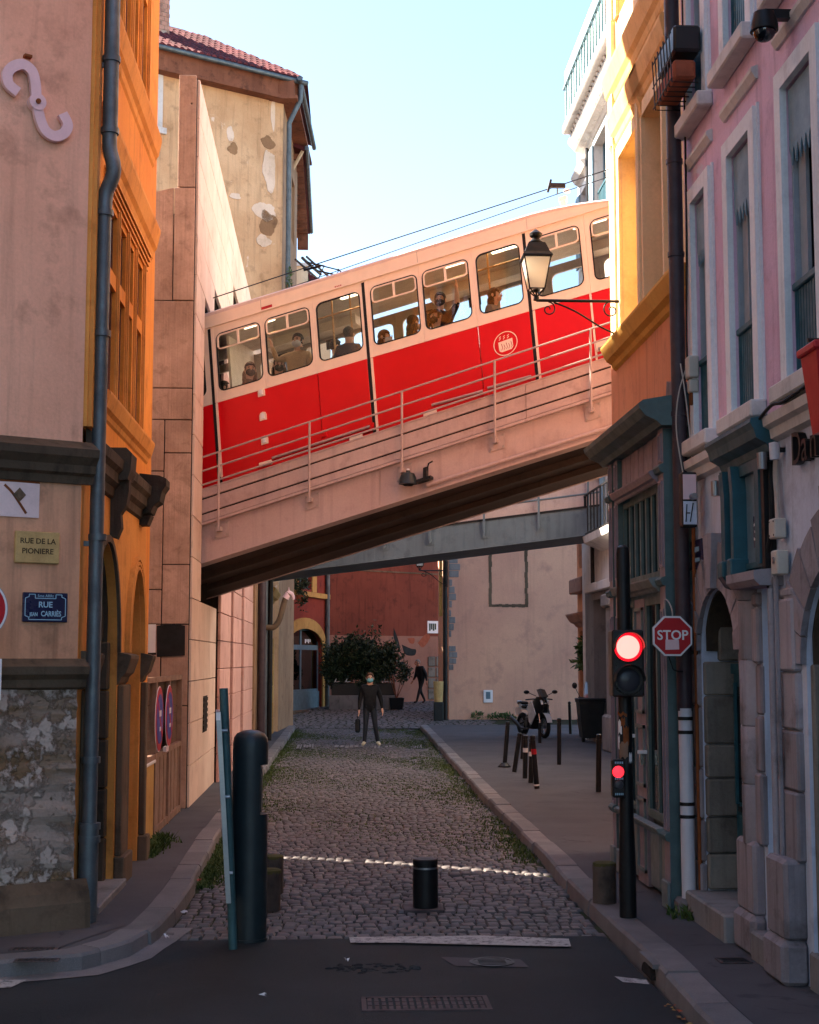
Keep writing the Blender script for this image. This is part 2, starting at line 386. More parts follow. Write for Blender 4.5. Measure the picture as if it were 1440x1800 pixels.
def tag(o, label=None, cat=None, group=None, kind=None):
    if label: o['label'] = label
    if cat: o['category'] = cat
    if group: o['group'] = group
    if kind: o['kind'] = kind
    return o
def thing(name, loc, label, cat, group=None):
    o = bpy.data.objects.new(name, None); C.objects.link(o); o.location = loc; o.empty_display_size = .2
    ORG[o.name] = Vector(loc); return tag(o, label, cat, group)
def part(name, m, parent, fn, T=None, smooth=False):
    b = MB(T); fn(b); return b.build(name, m, parent, smooth)
def bx(name, m, parent, T, *d, c=0):
    b = MB(T); (b.cbox(*d, c) if c else b.box(*d)); return b.build(name, m, parent)
def text_mesh(name, body, size, m, parent, T, u, v, w, depth=.004, align='CENTER', sx=1., bold=0.):
    """flat lettering lying on a sign, local baseline at (u, v)"""
    cu = bpy.data.curves.new(name, 'FONT'); cu.body = body; cu.size = size; cu.align_x = align; cu.extrude = depth/2; cu.offset = bold; cu.resolution_u = 3
    to = bpy.data.objects.new(name, cu); C.objects.link(to)
    bpy.context.view_layer.update()
    me = bpy.data.meshes.new_from_object(to.evaluated_get(bpy.context.evaluated_depsgraph_get()))
    b = MB(T); b.add([(u+p.co.x*sx, v+p.co.y, w+p.co.z) for p in me.vertices], [tuple(f.vertices) for f in me.polygons])
    bpy.data.objects.remove(to); bpy.data.curves.remove(cu); bpy.data.meshes.remove(me)
    return b.build(name, m, parent, norm=False)
def inst(src, parent, loc, rot=(0, 0, 0), scale=(1, 1, 1), name=None):
    o = bpy.data.objects.new(name or src.name, src); C.objects.link(o); o.location = loc; o.rotation_euler = rot; o.scale = scale
    if parent: o.parent = parent
    return o
def copy_tree(o, parent=None):
    c = o.copy(); C.objects.link(c); c.parent = parent; ORG[c.name] = ORG[o.name]
    for ch in list(o.children): copy_tree(ch, c)
    return c
def leaves(b, c, r, n, size, rng, flat=0.):
    """n small leaf faces through an uneven blob of clumps"""
    cl = [Vector((rng.gauss(0, .45), rng.gauss(0, .45), rng.gauss(0, .45))) for _ in range(max(4, n//60))]
    for _ in range(n):
        q = rng.choice(cl)+Vector((rng.gauss(0, .2), rng.gauss(0, .2), rng.gauss(0, .2)))
        p = Vector((c[0]+q.x*r[0], c[1]+q.y*r[1], c[2]+q.z*r[2]))
        a = Vector((rng.gauss(0, 1), rng.gauss(0, 1), rng.gauss(0, 1)-flat)).normalized(); t = a.cross(Vector((rng.gauss(0, 1), rng.gauss(0, 1), rng.gauss(0, 1)))).normalized()
        L = size*rng.uniform(.6, 1.3); n2 = a.cross(t)*L*.12
        b.add([p, p+a*L*.5+t*L*.22+n2, p+a*L, p+a*L*.5-t*L*.22+n2], [(0, 1, 2, 3)])

# ---------------------------------------------------------------- ground
s_ = NT('asphalt'); f_ = s_.noise(160, 3, .7); b_ = s_.noise(.8, 6); k_ = s_.noise(2.2, 8, .7, None, 1.2)
c_ = s_.mix(s_.rng(b_, .38, .65), (.013, .018, .021, 1), (.024, .030, .034, 1)); c_ = s_.mix(s_.rng(k_, .62, .66), c_, (.016, .020, .023, 1))
c_ = s_.mix(s_.rng(f_, .60, .75), c_, (.05, .058, .064, 1)); s_.set(c_, .78, 0, .35); s_.bump(s_.math('ADD', f_, s_.noise(45, 4, .7)), .9, .010)
s_ = NT('pavement_asphalt'); f_ = s_.noise(140, 3, .7); b_ = s_.noise(.9, 7); k_ = s_.noise(1.7, 8, .7, None, 1.)
c_ = s_.mix(s_.rng(b_, .38, .65), (.062, .060, .066, 1), (.088, .084, .090, 1)); c_ = s_.mix(s_.rng(k_, .58, .63), c_, (.050, .049, .054, 1))
c_ = s_.mix(s_.rng(f_, .58, .75), c_, (.13, .125, .13, 1)); s_.set(c_, .85, 0, .3); s_.bump(s_.math('ADD', f_, k_), .35, .006)
s_ = NT('granite'); f_ = s_.noise(220, 2, .7); b_ = s_.noise(3, 6)
c_ = s_.mix(s_.rng(b_, .35, .65), (.19, .18, .18, 1), (.13, .125, .13, 1)); c_ = s_.mix(s_.rng(f_, .5, .7), c_, (.26, .25, .245, 1))
c_ = s_.mix(1., c_, s_.mix(s_.rand(), (.8, .8, .8, 1), (1.15, 1.12, 1.1, 1)), 'MULTIPLY'); s_.set(c_, .8, 0, .3); s_.bump(s_.math('ADD', f_, b_), .4, .008)
s_ = NT('cobble'); f_ = s_.noise(120, 3, .7); b_ = s_.noise(1.0, 5)
c_ = s_.mix(s_.rand(), (.072, .064, .064, 1), (.145, .125, .122, 1)); c_ = s_.mix(s_.math('MULTIPLY', s_.rng(b_, .4, .65), .35), c_, (.06, .06, .062, 1))
c_ = s_.mix(s_.math('MULTIPLY', s_.rng(f_, .5, .75), .5), c_, (.19, .17, .165, 1)); s_.set(c_, .62, 0, .4); s_.bump(f_, .5, .006)
s_ = NT('cobble_bed'); f_ = s_.noise(60, 4); b_ = s_.noise(2.5, 6)
c_ = s_.mix(s_.rng(b_, .42, .6), (.035, .032, .028, 1), (.045, .055, .025, 1)); s_.set(s_.mix(.5, c_, s_.mix(f_, (.3,)*3+(1,), (1.6,)*3+(1,)), 'MULTIPLY'), .95, 0, .1); s_.bump(f_, .6, .01)
s_ = NT('grass'); c_ = s_.mix(s_.rand(), (.035, .065, .015, 1), (.085, .12, .03, 1)); s_.set(c_, .7, 0, .2)
s_ = NT('leaf_dark'); c_ = s_.mix(s_.rand(), (.012, .022, .012, 1), (.045, .07, .03, 1)); s_.set(c_, .5, 0, .3)
s_ = NT('leaf_bright'); c_ = s_.mix(s_.rand(), (.03, .07, .015, 1), (.10, .16, .04, 1)); s_.set(c_, .5, 0, .3)
s_ = NT('road_paint'); k_ = s_.noise(14, 6, .7); f_ = s_.noise(90, 3)
s_.set(s_.mix(s_.rng(s_.math('ADD', k_, s_.math('MULTIPLY', f_, .4)), .68, .84), (.42, .41, .39, 1), (.09, .09, .09, 1)), .75)
s_ = NT('faded_paint'); k_ = s_.noise(9, 6, .7); s_.set(s_.mix(s_.rng(k_, .42, .6), (.30, .28, .27, 1), (.13, .12, .115, 1)), .8)
s_ = NT('autumn_leaf'); s_.set(s_.mix(s_.rand(), (.30, .07, .03, 1), (.32, .22, .06, 1)), .8)

LK = [(-6.0, 9.75), (-3.2, 9.95), (-2.24, 10.14), (-1.72, 10.36), (-1.45, 10.80), (-1.34, 11.40), (-1.30, 12.2), (-1.29, 13.1), (-1.29, 14.0), (-1.32, 15.5), (-1.34, 17.0), (-1.33, 21.0), (-1.30, 26.5), (-1.25, 35.0), (-1.20, 45.5)]
RK = [(2.12, -6.0), (2.10, 6.0), (2.11, 8.7), (2.15, 10.1), (2.13, 11.6), (2.13, 13.4), (2.18, 15.0), (2.24, 22.0), (2.42, 33.0), (2.65, 45.5)]
def dense(path, step):
    out = []
    for (x0, y0), (x1, y1) in zip(path, path[1:]):
        n = max(1, int(math.hypot(x1-x0, y1-y0)/step))
        out += [(x0+(x1-x0)*k/n, y0+(y1-y0)*k/n) for k in range(n)]
    return out+[path[-1]]
def kerb_x(path, y):
    for (x0, y0), (x1, y1) in zip(path, path[1:]):
        if y0 <= y <= y1: return x0+(x1-x0)*(y-y0)/(y1-y0)
    return path[-1][0]
def rise(x, y): return max(0., (y-45.0))*.033
def sheet(name, poly, z, m):
    b = MB(); b.add([(x, y, z) for x, y in poly], [tuple(range(len(poly)))]); return tag(b.build(name, m, norm=False), kind='structure')
b = MB(); b.add([(-300, -300, -.06), (300, -300, -.06), (300, 400, -.06), (-300, 400, -.06)], [(0, 1, 2, 3)]); tag(b.build('ground', 'asphalt'), kind='structure')
sheet('road', [(-12, -12), (2.1, -12), (2.1, 11.45), (-1.36, 11.42), (-1.5, 10.7), (-2.3, 10.15), (-12, 9.6)], -.002, 'asphalt')
bed = sheet('cobbled_street', [(-1.4, 11.40), (2.2, 11.40), (2.25, 20), (2.7, 45.6), (-1.28, 45.6), (-1.4, 20)], -.022, 'cobble_bed')
# the square beyond: rises gently
b = MB(); NJ = 18
b.add([(xx, 45.4+2.2*j, rise(0, 45.4+2.2*j)-.004) for j in range(NJ) for xx in (-9, 21)], [(2*j, 2*j+1, 2*j+3, 2*j+2) for j in range(NJ-1)])
sq = tag(b.build('square_paving', 'cobble_bed'), kind='structure')
# cobbles: the nearest rows one by one, the rest as one mass of stones
def stone_mesh(i):
    r = random.Random(50+i); b = MB(); w, d, h = .060, .082, .05
    vs = []
    for (sx, sy) in ((-1, -1), (1, -1), (1, 1), (-1, 1)): vs.append((sx*w*r.uniform(.92, 1.02), sy*d*r.uniform(.92, 1.02), -h))
    for q, zz in ((1., -.014), (.80, 0.)):
        for (sx, sy) in ((-1, -1), (1, -1), (1, 1), (-1, 1)): vs.append((sx*w*q*r.uniform(.9, 1.03), sy*d*q*r.uniform(.9, 1.03), zz+r.uniform(-.004, .004)))
    vs.append((r.uniform(-.01, .01), r.uniform(-.01, .01), .006))
    fs = [(a+k, a+(k+1) % 4, a+4+(k+1) % 4, a+4+k) for a in (0, 4) for k in range(4)]+[(8+k, 8+(k+1) % 4, 12) for k in range(4)]
    return vs, fs
SM = [stone_mesh(i) for i in range(10)]
sm_me = []
for i, (vs, fs) in enumerate(SM):
    b = MB(); b.add(vs, fs); o = b.build('cobble', 'cobble', smooth=True); sm_me.append(o.data); bpy.data.objects.remove(o)
far = MB(); cnt = 0; row = 0; y = 11.53
cr = random.Random(3)
while y < 45.3:
    xl, xr = kerb_x(LK, y)+.005, kerb_x(RK, y)-.05
    x = xl+cr.uniform(0, .03); pitch = .148*cr.uniform(.94, 1.06)
    while x < xr:
        k = cr.randrange(10); wsc = cr.uniform(.58, 1.02); xx = x+.060*wsc
        yy = y+.03*math.sin(xx*2.2+row*.1)+cr.uniform(-.012, .012)
        z = .010*math.sin(xx*1.3+yy*.9)+cr.uniform(-.007, .007)+.022*(1-((xx-.4)/1.8)**2)-.012; rz = cr.uniform(-.07, .07)
        if cnt < 290:
            o = inst(sm_me[k], bed, (xx, yy, z), (cr.uniform(-.04, .04), cr.uniform(-.04, .04), rz), (wsc, pitch/.168, 1), 'cobble'); cnt += 1
        elif cr.random() > .004:
            vs, fs = SM[k]; c_, s2 = math.cos(rz), math.sin(rz); tx, ty = cr.uniform(-.05, .05), cr.uniform(-.05, .05)
            far.add([(xx+v[0]*wsc*c_-v[1]*s2, yy+v[0]*s2+v[1]*c_*pitch/.168, z+v[2]+v[0]*tx+v[1]*ty) for v in vs], fs)
        x += .122*wsc+.006
    y += pitch; row += 1
o = far.build('cobbles', 'cobble', bed, norm=False); o['kind'] = 'stuff'; o.data.polygons.foreach_set('use_smooth', [True]*len(o.data.polygons))
# square: setts as real relief too, coarse
far = MB(); y = 45.6
while y < 66:
    x = -2.6
    while x < 5.2:
        vs, fs = SM[cr.randrange(10)]; w = cr.uniform(.9, 1.5)
        far.add([(x+v[0]*w*1.4, y+v[1]*1.5, rise(x, y)+v[2]*.8+.004+cr.uniform(-.002, .002)) for v in vs[4:]], [tuple(i-4 for i in f) for f in fs[4:]])
        x += .19*w
    y += .26
o = far.build('setts', 'cobble', sq, norm=False); o['kind'] = 'stuff'

# pavements with kerb stones
def pavement(name, path, side, outer, zt=.12, width=.24, y_from=-99):
    """side +1: pavement lies at greater x; outer polyline closes the sheet at the facades"""
    pts = dense(path, .3)
    nrm = []
    for i, p in enumerate(pts):
        a, c = pts[max(i-1, 0)], pts[min(i+1, len(pts)-1)]; t = Vector((c[0]-a[0], c[1]-a[1])).normalized(); nrm.append(Vector((t.y, -t.x))*side)
    inn = [(p[0]+n.x*(width-.004), p[1]+n.y*(width-.004)) for p, n in zip(pts, nrm)]
    b = MB(); m = len(inn)
    b.add([(x, y, zt-.008) for x, y in inn]+[(outer(x, y), y if abs(y) < 1e6 else y, zt-.004) for x, y in inn], [(i, i+1, m+i+1, m+i) for i in range(m-1)])
    pv = tag(b.build(name, 'pavement_asphalt', norm=False), kind='structure')
    # stones
    rr = random.Random(11); i = 0; L = [0.]
    for a, c in zip(pts, pts[1:]): L.append(L[-1]+math.hypot(c[0]-a[0], c[1]-a[1]))
    def at(d):
        for k in range(len(L)-1):
            if L[k+1] >= d:
                f = (d-L[k])/(L[k+1]-L[k]); p = Vector(pts[k])*(1-f)+Vector(pts[k+1])*f; n = (nrm[k]*(1-f)+nrm[k+1]*f).normalized(); return p, n
        return Vector(pts[-1]), nrm[-1]
    d = 0.
    while d < L[-1]-.3:
        ln = rr.uniform(.75, 1.15); e = min(d+ln, L[-1]); p0, _ = at(d)
        if p0.y > y_from:
            b = MB(); K = 5; g = .006; dz = rr.uniform(-.006, .006); jx = rr.uniform(-.012, .012)
            vs = []
            for k in range(K):
                p, n = at(d+g+(e-d-2*g)*k/(K-1)); zc = zt+dz
                for (o_, z_) in ((.0+jx, -.08), (.012+jx, zc-.022), (.032+jx, zc), (width-.012+jx*.3, zc+.002), (width, zc-.012), (width, -.08)):
                    q = p+n*o_; vs.append((q.x, q.y, z_))
            fs = [(k*6+a, k*6+(a+1) % 6, (k+1)*6+(a+1) % 6, (k+1)*6+a) for k in range(K-1) for a in range(6)]+[tuple(range(6)), tuple(range((K-1)*6, K*6))]
            b.add(vs, fs); b.build('kerb_stone', 'granite', pv)
        d = e
    return pv
pave_l = pavement('pavement_left', LK, -1, lambda x, y: -2.6 if y > 11.6 else -9., .11)
pave_r = pavement('pavement_right', RK, 1, lambda x, y: 3.6 if y < 15 else 9.5, .12, y_from=3.0)
sheet('corner_pavement', [(-9, 9.75), (-3.2, 10.2), (-2.3, 10.4), (-1.95, 10.6), (-1.6, 11.5), (-2.3, 12.2), (-9, 12.2)], .1075, 'pavement_asphalt')
gp_ = [p for p in dense(LK, .25) if p[1] < 12.2]; b = MB(); n_ = len(gp_); vs_ = []
for i, p in enumerate(gp_):
    a, c = gp_[max(i-1, 0)], gp_[min(i+1, n_-1)]; t = Vector((c[0]-a[0], c[1]-a[1])).normalized(); vs_.append((p, Vector((t.y, -t.x))))
b.add([(p[0]-q.x*.02, p[1]-q.y*.02, .0035) for p, q in vs_]+[(p[0]+q.x*(.17+.03*math.sin(i*.9)), p[1]+q.y*(.17+.03*math.sin(i*.9)), .0035) for i, (p, q) in enumerate(vs_)], [(i, i+1, n_+i+1, n_+i) for i in range(n_-1)])
tag(b.build('gutter_strip', 'granite', norm=False), kind='structure')
# painted lines, patches, covers
def decal(name, poly, z, m, label, cat):
    b = MB(); b.add([(x, y, z) for x, y in poly], [tuple(range(len(poly)))]); return tag(b.build(name, m, norm=False), label, cat)
def pixpoly(pp, z): return [tuple(onz(px, py, z)[:2]) for px, py in pp]
decal('stop_line', pixpoly([(614, 1647), (700, 1646), (850, 1644), (1000, 1650), (1004, 1664), (870, 1661), (700, 1657), (616, 1657)], .012), .012, 'road_paint', 'worn white stop line painted across the end of the cobbles', 'road marking')
b = MB()
for (a, c_) in ((520, 553), (586, 640), (648, 690), (728, 742)):
    p = [onz(a, 1318, .012), onz(c_, 1318, .012), onz(c_, 1309, .012), onz(a+4, 1309, .012)]
    for k in range(6):
        f0, f1 = (k+cr.uniform(0, .3))/6, (k+cr.uniform(.6, 1))/6; e0, e1 = cr.uniform(0, .4), cr.uniform(.6, 1)
        L_, R_ = (lambda t: p[0].lerp(p[1], f0).lerp(p[3].lerp(p[2], f0), t)), (lambda t: p[0].lerp(p[1], f1).lerp(p[3].lerp(p[2], f1), t))
        if cr.random() < .85: b.add([L_(e0), R_(e0+cr.uniform(-.1, .1)), R_(e1), L_(e1+cr.uniform(-.1, .1))], [(0, 1, 2, 3)])
for v in b.v: v.z = .034
tag(b.build('crossing_marks', 'faded_paint'), 'faded white crossing marks on the cobbles under the walking man', 'road marking')
decal('edge_line', pixpoly([(0, 1722), (48, 1722), (18, 1736), (0, 1736)], .004), .004, 'road_paint', 'short white line at the lower left edge of the road', 'road marking')
decal('road_patch', pixpoly([(775, 1682), (915, 1686), (930, 1700), (800, 1698)], .003), .003, 'pavement_asphalt', 'pale repaired patch in the asphalt below the stop line', 'road patch')
def lid(name, px, py, r, label):
    p = onz(px, py, 0); t = thing(name, (p.x, p.y, 0), label, 'cover')
    b = MB(); b.lathe([(r, .000), (r, .006), (r*.86, .006), (r*.85, .003), (.001, .003)], (p.x, p.y, .003), 28); b.build('ring', 'black_iron', t, True)
    b = MB()
    for k in range(5): b.box(p.x-r*.6, p.x+r*.6, p.y-r*.6+k*r*.28, p.y-r*.6+k*r*.28+.02, .004, .010)
    b.build('ribs', 'black_iron', t)
lid('valve_cover', 865, 1692, .16, 'round iron cover inside the pale road patch')
p = onz(655, 1702, 0)
b = MB(); rr = random.Random(5)
for k in range(60):
    a, q = rr.uniform(-.32, .32), rr.uniform(-.16, .16)
    if (a/.32)**2+(q/.16)**2 < 1: b.ball((p.x+a, p.y+q, -.004), (rr.uniform(.015, .04), rr.uniform(.012, .03), rr.uniform(.008, .018)), 6, 4)
tag(b.build('broken_asphalt', 'asphalt'), 'crumbled patch of broken asphalt left of the pale road patch', 'road damage')
# gully grate in the road
g0 = onz(645, 1776, 0); g1 = onz(848, 1753, 0)
t = thing('gully_grate', ((g0.x+g1.x)/2, (g0.y+g1.y)/2, 0), 'rectangular iron drain grate with slots in the foreground asphalt', 'drain grate')
x0, x1, y0, y1 = g0.x, g1.x, g0.y, g1.y
b = MB(); b.box(x0-.03, x1+.03, y0-.03, y0, -.03, .006); b.box(x0-.03, x1+.03, y1, y1+.03, -.03, .006); b.box(x0-.03, x0, y0, y1, -.03, .006); b.box(x1, x1+.03, y0, y1, -.03, .006); b.build('frame', 'old_iron', t)
for j in range(3):
    for k in range(17):
        u = x0+(x1-x0)*(k+.5)/17; v0 = y0+(y1-y0)*j/3
        b = MB(); b.box(u-.013, u+.013, v0+.006, v0+(y1-y0)/3-.006, -.02, .004); b.build('bar', 'old_iron', t)
# kerb inlet
p = onz(1140, 1715, 0)
t = thing('kerb_inlet', (2.13, p.y, 0), 'dark drain opening in the right kerb', 'drain')
T = frame((2.132, p.y, 0), (0, 1, 0), (-1, 0, 0))
b = MB(T); b.prism([(.16*math.cos(a*PI/10), .002+.085*math.sin(a*PI/10)) for a in range(11)], -.05, .0135); b.build('opening', 'dark_interior', t)
b = MB(T); b.box(-.22, .22, .088, .118, -.05, .016); b.build('lintel', 'granite', t)
decal('gutter_paint', pixpoly([(1080, 1716), (1136, 1722), (1142, 1730), (1095, 1726)], .003), .003, 'road_paint', 'chipped white paint on the asphalt beside the kerb drain', 'road marking')
# pavement covers, slots
for i, (px, py, w, d, lab) in enumerate(((60, 1668, .34, .10, 'slotted iron grate in the left corner pavement nearer the wall'), (65, 1688, .30, .10, 'slotted iron grate in the left corner pavement nearer the kerb'), (1290, 1688, .22, .16, 'square cover in the right pavement before the doorstep'))):
    z = .113 if i < 2 else .121; p = onz(px, py, z); t = thing('pavement_grate', (p.x, p.y, z), lab, 'grate')
    b = MB(); b.box(p.x-w/2, p.x+w/2, p.y-d/2, p.y+d/2, z-.004, z+.003); b.build('plate', 'old_iron', t)
    for k in range(9):
        b = MB(); u = p.x-w/2+.02+(w-.04)*(k+.5)/9; b.box(u-.008, u+.008, p.y-d*.4, p.y+d*.4, z+.003, z+.006); b.build('rib', 'black_iron', t)
# weeds in the joints
gr = random.Random(21); b = MB()
def tuft(b, x, y, z, h, n, sp):
    for _ in range(n):
        a = gr.uniform(0, 2*PI); dx, dy = math.cos(a), math.sin(a); L = h*gr.uniform(.5, 1.2); px_, py_ = x+gr.gauss(0, sp), y+gr.gauss(0, sp); w = .006+h*.05; ln = gr.uniform(.2, .9)
        b.add([(px_-dy*w, py_+dx*w, z), (px_+dy*w, py_-dx*w, z), (px_+dx*L*ln*.5+dy*w*.6, py_+dy*L*ln*.5-dx*w*.6, z+L*.6), (px_+dx*L*ln, py_+dy*L*ln, z+L*.85)], [(0, 1, 2, 3)])
for _ in range(15000):
    y = 12+33*gr.random()**.8; xl, xr = kerb_x(LK, y), kerb_x(RK, y); x = xl+(xr-xl)*gr.random()
    d = mnoise.noise(Vector((x*.9, y*.35, 3)))+mnoise.noise(Vector((x*3, y*1.2, 8)))*.6
    dens = .12 if y < 16 else .6 if y < 21 else 1.0
    if d+dens*.9 > .5: tuft(b, x, y, -.008, .022 if y < 20 else .03, 4, .03)
for _ in range(1500):
    y = gr.choice([gr.uniform(14, 18), gr.uniform(20, 45)]); x = kerb_x(LK, y)+abs(gr.gauss(0, .10)); tuft(b, x, y, -.01, .055, 3, .03)
for _ in range(700):
    y = gr.choice([gr.uniform(15.5, 20), gr.uniform(23, 30)]); x = kerb_x(RK, y)-abs(gr.gauss(0, .16)); tuft(b, x, y, -.01, .045, 3, .03)
tag(b.build('weeds', 'grass', norm=False), 'green weeds and moss growing between the cobbles', 'weeds', kind='stuff')
b = MB()
for _ in range(160): tuft(b, -1.98+abs(gr.gauss(0, .06)), gr.uniform(15.3, 16.9), .105, .10, 5, .04)
for _ in range(20): tuft(b, 2.78+gr.gauss(0, .05), 11.55+gr.gauss(0, .07), .12, .10, 6, .03)
tag(b.build('wall_foot_grass', 'grass', norm=False), 'tufts of grass growing along the foot of the walls', 'grass', kind='stuff')
# fallen leaves and litter
b = MB()
for _ in range(26):
    y = gr.uniform(7.9, 9.2); x = 2.10-abs(gr.gauss(0, .05)); r_ = gr.uniform(.012, .024); a = gr.uniform(0, PI)
    b.add([(x+r_*math.cos(a+k*PI/2)*(1 if k % 2 else .6), y+r_*math.sin(a+k*PI/2)*1.3, .006+gr.uniform(0, .012)) for k in range(4)], [(0, 1, 2, 3)])
tag(b.build('fallen_leaves', 'autumn_leaf', norm=False), 'fallen red and yellow leaves in the gutter at lower right', 'leaves', kind='stuff')
for i, (px, py, lab) in enumerate(((325, 1604, 'scrap of white paper by the left kerb, farther one'), (294, 1647, 'scrap of white paper by the left kerb, nearer one'), (610, 1687, 'tiny white scrap on the asphalt below the bollard'), (462, 1750, 'small pale scrap on the asphalt at lower left'), (350, 1548, 'red plastic scrap in the weeds by the left kerb'))):
    p = onz(px, py, .02); b = MB()
    for k in range(3): b.add([(p.x+gr.uniform(-.035, .035), p.y+gr.uniform(-.03, .03), .012+gr.uniform(0, .03)) for _ in range(4)], [(0, 1, 2, 3)])
    tag(b.build('litter', 'sign_red' if i == 4 else 'sign_white', norm=False), lab, 'litter')
# ================================================================ LEFT SIDE
TL = frame((-2.0, 0, 0), (0, 1, 0), (1, 0, 0))
FU = Vector((-.75, -.45, 0)).normalized(); FW = Vector((-FU.y, FU.x, 0)); FW = FW if FW.y < 0 else -FW
FO = Vector((-2.0, 11.45, 0)); TF = frame(FO, FU, FW)
def onpl(px, py, o, u, w, off=0.):
    q = Vector(o)+Vector(w)*off; r = ray(px, py); t = (q-CP).dot(w)/r.dot(w); p = CP+r*t
    return (p-Vector(o)).dot(u), p.z
def PF(px, py): return onpl(px, py, FO, FU, FW)
def ribbon(b, pts, wd, w0, w1, closed=False):
    """flat band of width wd following pts in the local (along, up) plane"""
    P_ = [Vector((p[0], p[1])) for p in pts]; L_, R_ = [], []
    for i, p in enumerate(P_):
        t = (P_[min(i+1, len(P_)-1)]-P_[max(i-1, 0)]).normalized(); n = Vector((-t.y, t.x))*wd/2; L_.append(p+n); R_.append(p-n)
    m = len(P_); vs = [(*q, w) for w in (w0, w1) for q in L_+R_]
    fs = []
    for i in range(m-1):
        for o in (0, 2*m): fs.append((o+i, o+i+1, o+m+i+1, o+m+i))
        fs += [(i, i+1, 2*m+i+1, 2*m+i), (m+i, m+i+1, 3*m+i+1, 3*m+i)]
    fs += [(0, m, 3*m, 2*m), (m-1, 2*m-1, 4*m-1, 3*m-1)]
    b.add(vs, fs)
def smooth_path(pts, n=6):
    out = []; Q = [Vector(p) for p in pts]
    for i in range(len(Q)-1):
        a, p, q, c = Q[max(i-1, 0)], Q[i], Q[i+1], Q[min(i+2, len(Q)-1)]
        for k in range(n):
            t = k/n; out.append(.5*((2*p)+(q-a)*t+(2*a-5*p+4*q-c)*t*t+(3*p-a-3*q+c)*t**3))
    return out+[Q[-1]]
def window(parent, T, u0, u1, v0, v1, w, fm, gm='dark_glass', cols=1, rows=1, fr=.05, bar=.035, back='dark_interior', bd=.35):
    """sash: frame with glazing bars; each pane a sub-part; a dark room behind"""
    b = MB(T); b.box(u0, u1, v0, v0+fr, w-.06, w); b.box(u0, u1, v1-fr, v1, w-.06, w); b.box(u0, u0+fr, v0+fr, v1-fr, w-.06, w); b.box(u1-fr, u1, v0+fr, v1-fr, w-.06, w)
    iu0, iu1, iv0, iv1 = u0+fr, u1-fr, v0+fr, v1-fr
    for k in range(1, cols): c = iu0+(iu1-iu0)*k/cols; b.box(c-bar/2, c+bar/2, iv0, iv1, w-.05, w-.004)
    for k in range(1, rows): c = iv0+(iv1-iv0)*k/rows; b.box(iu0, iu1, c-bar/2, c+bar/2, w-.048, w-.006)
    o = b.build('window', fm, parent)
    for i in range(cols):
        for j in range(rows):
            a, c = iu0+(iu1-iu0)*i/cols, iu0+(iu1-iu0)*(i+1)/cols; d, e = iv0+(iv1-iv0)*j/rows, iv0+(iv1-iv0)*(j+1)/rows
            bx('pane', gm, o, T, a, c, d, e, w-.032, w-.026)
    if back: bx('room', back, o, T, u0, u1, v0, v1, w-bd-.02, w-bd)
    return o

# ---------------------------------------------------------------- corner building
cb = thing('corner_building', (-3.5, 13.5, 0), 'ochre corner building with pink plaster end wall and orange street front at left', 'building')
DL = 2.95   # front wall length
part('upper_wall', 'front_plaster', cb, lambda b: b.box(0, 8.5, 3.78, 15, -.3, 0), TF)
part('lower_wall', 'front_plaster_low', cb, lambda b: b.box(0, 8.5, 2.1, 3.55, -.3, 0), TF)
def f(b):
    r = random.Random(2); nu, nv = 26, 28; U0, U1, V0, V1 = 0, 4.5, .3, 1.95
    # uneven face: bulges and lost plaster
    g = lambda i, j: (U0+(U1-U0)*i/nu, V0+(V1-V0)*j/nv, .012+.03*mnoise.noise(Vector((i*.35, j*.22, 1)))+(.022 if mnoise.noise(Vector((i*.22, j*.5, 5))) > .08 else 0.))
    b.add([g(i, j) for i in range(nu+1) for j in range(nv+1)], [(i*(nv+1)+j, (i+1)*(nv+1)+j, (i+1)*(nv+1)+j+1, i*(nv+1)+j+1) for i in range(nu) for j in range(nv)])
    b.box(0, 8.5, .0, 1.95, -.3, -.03)
part('base_wall', 'crumbling_wall', cb, f, TF)
CORN = [(3.50, 0), (3.50, .03), (3.56, .05), (3.58, .09), (3.64, .10), (3.70, .16), (3.76, .17), (3.78, .12), (3.84, .0)]
part('cornice', 'soot_shade_stone', cb, lambda b: b.profile(CORN, -.08, 4.5), TF)
STR = [(1.90, 0), (1.92, .04), (1.98, .05), (2.02, .10), (2.08, .11), (2.10, .07), (2.14, 0)]
part('string_course', 'dark_stone', cb, lambda b: b.profile(STR, -.06, 4.5), TF)
part('plinth', 'dark_stone', cb, lambda b: b.profile([(0, 0), (0, .13), (.30, .12), (.38, .09), (.46, .03), (.46, 0)], -.10, 4.5), TF)
# street front
lights = [(12.42, 12.98), (13.12, 13.56), (13.66, 14.06), (14.30, 14.72)]
LH = [(a, c, 4.45, 5.44) for a, c in lights]+[(a, c, 5.58, 6.12) for a, c in lights]+[(a, c, 7.86, 8.95) for a, c in lights]+[(a, c, 9.1, 9.8) for a, c in lights]
part('street_wall', 'orange_render', cb, lambda b: b.wall(11.45, 15.4, 3.96, 15, .3, LH), TL)
part('rear_wall', 'orange_render', cb, lambda b: b.box(-9.2, -2.0, 15.4, 15.7, 0, 15))
for k, (a, c) in enumerate(lights):
    for v0, v1 in ((4.45, 5.44), (5.58, 6.12), (7.86, 8.95), (9.1, 9.8)): window(cb, TL, a, c, v0, v1, -.035, 'old_wood', 'window_glass', 1, 1, .03, back='dark_stone', bd=.08)
for a in (12.30, 13.02, 13.62, 14.16, 14.80):
    for v0, v1 in ((4.42, 6.2), (7.8, 9.9)):
        part('mullion', 'orange_stone', cb, lambda b: (b.box(a-.035, a+.035, v0, v1, 0, .016), b.box(a-.015, a+.015, v0, v1, .016, .03)), TL)
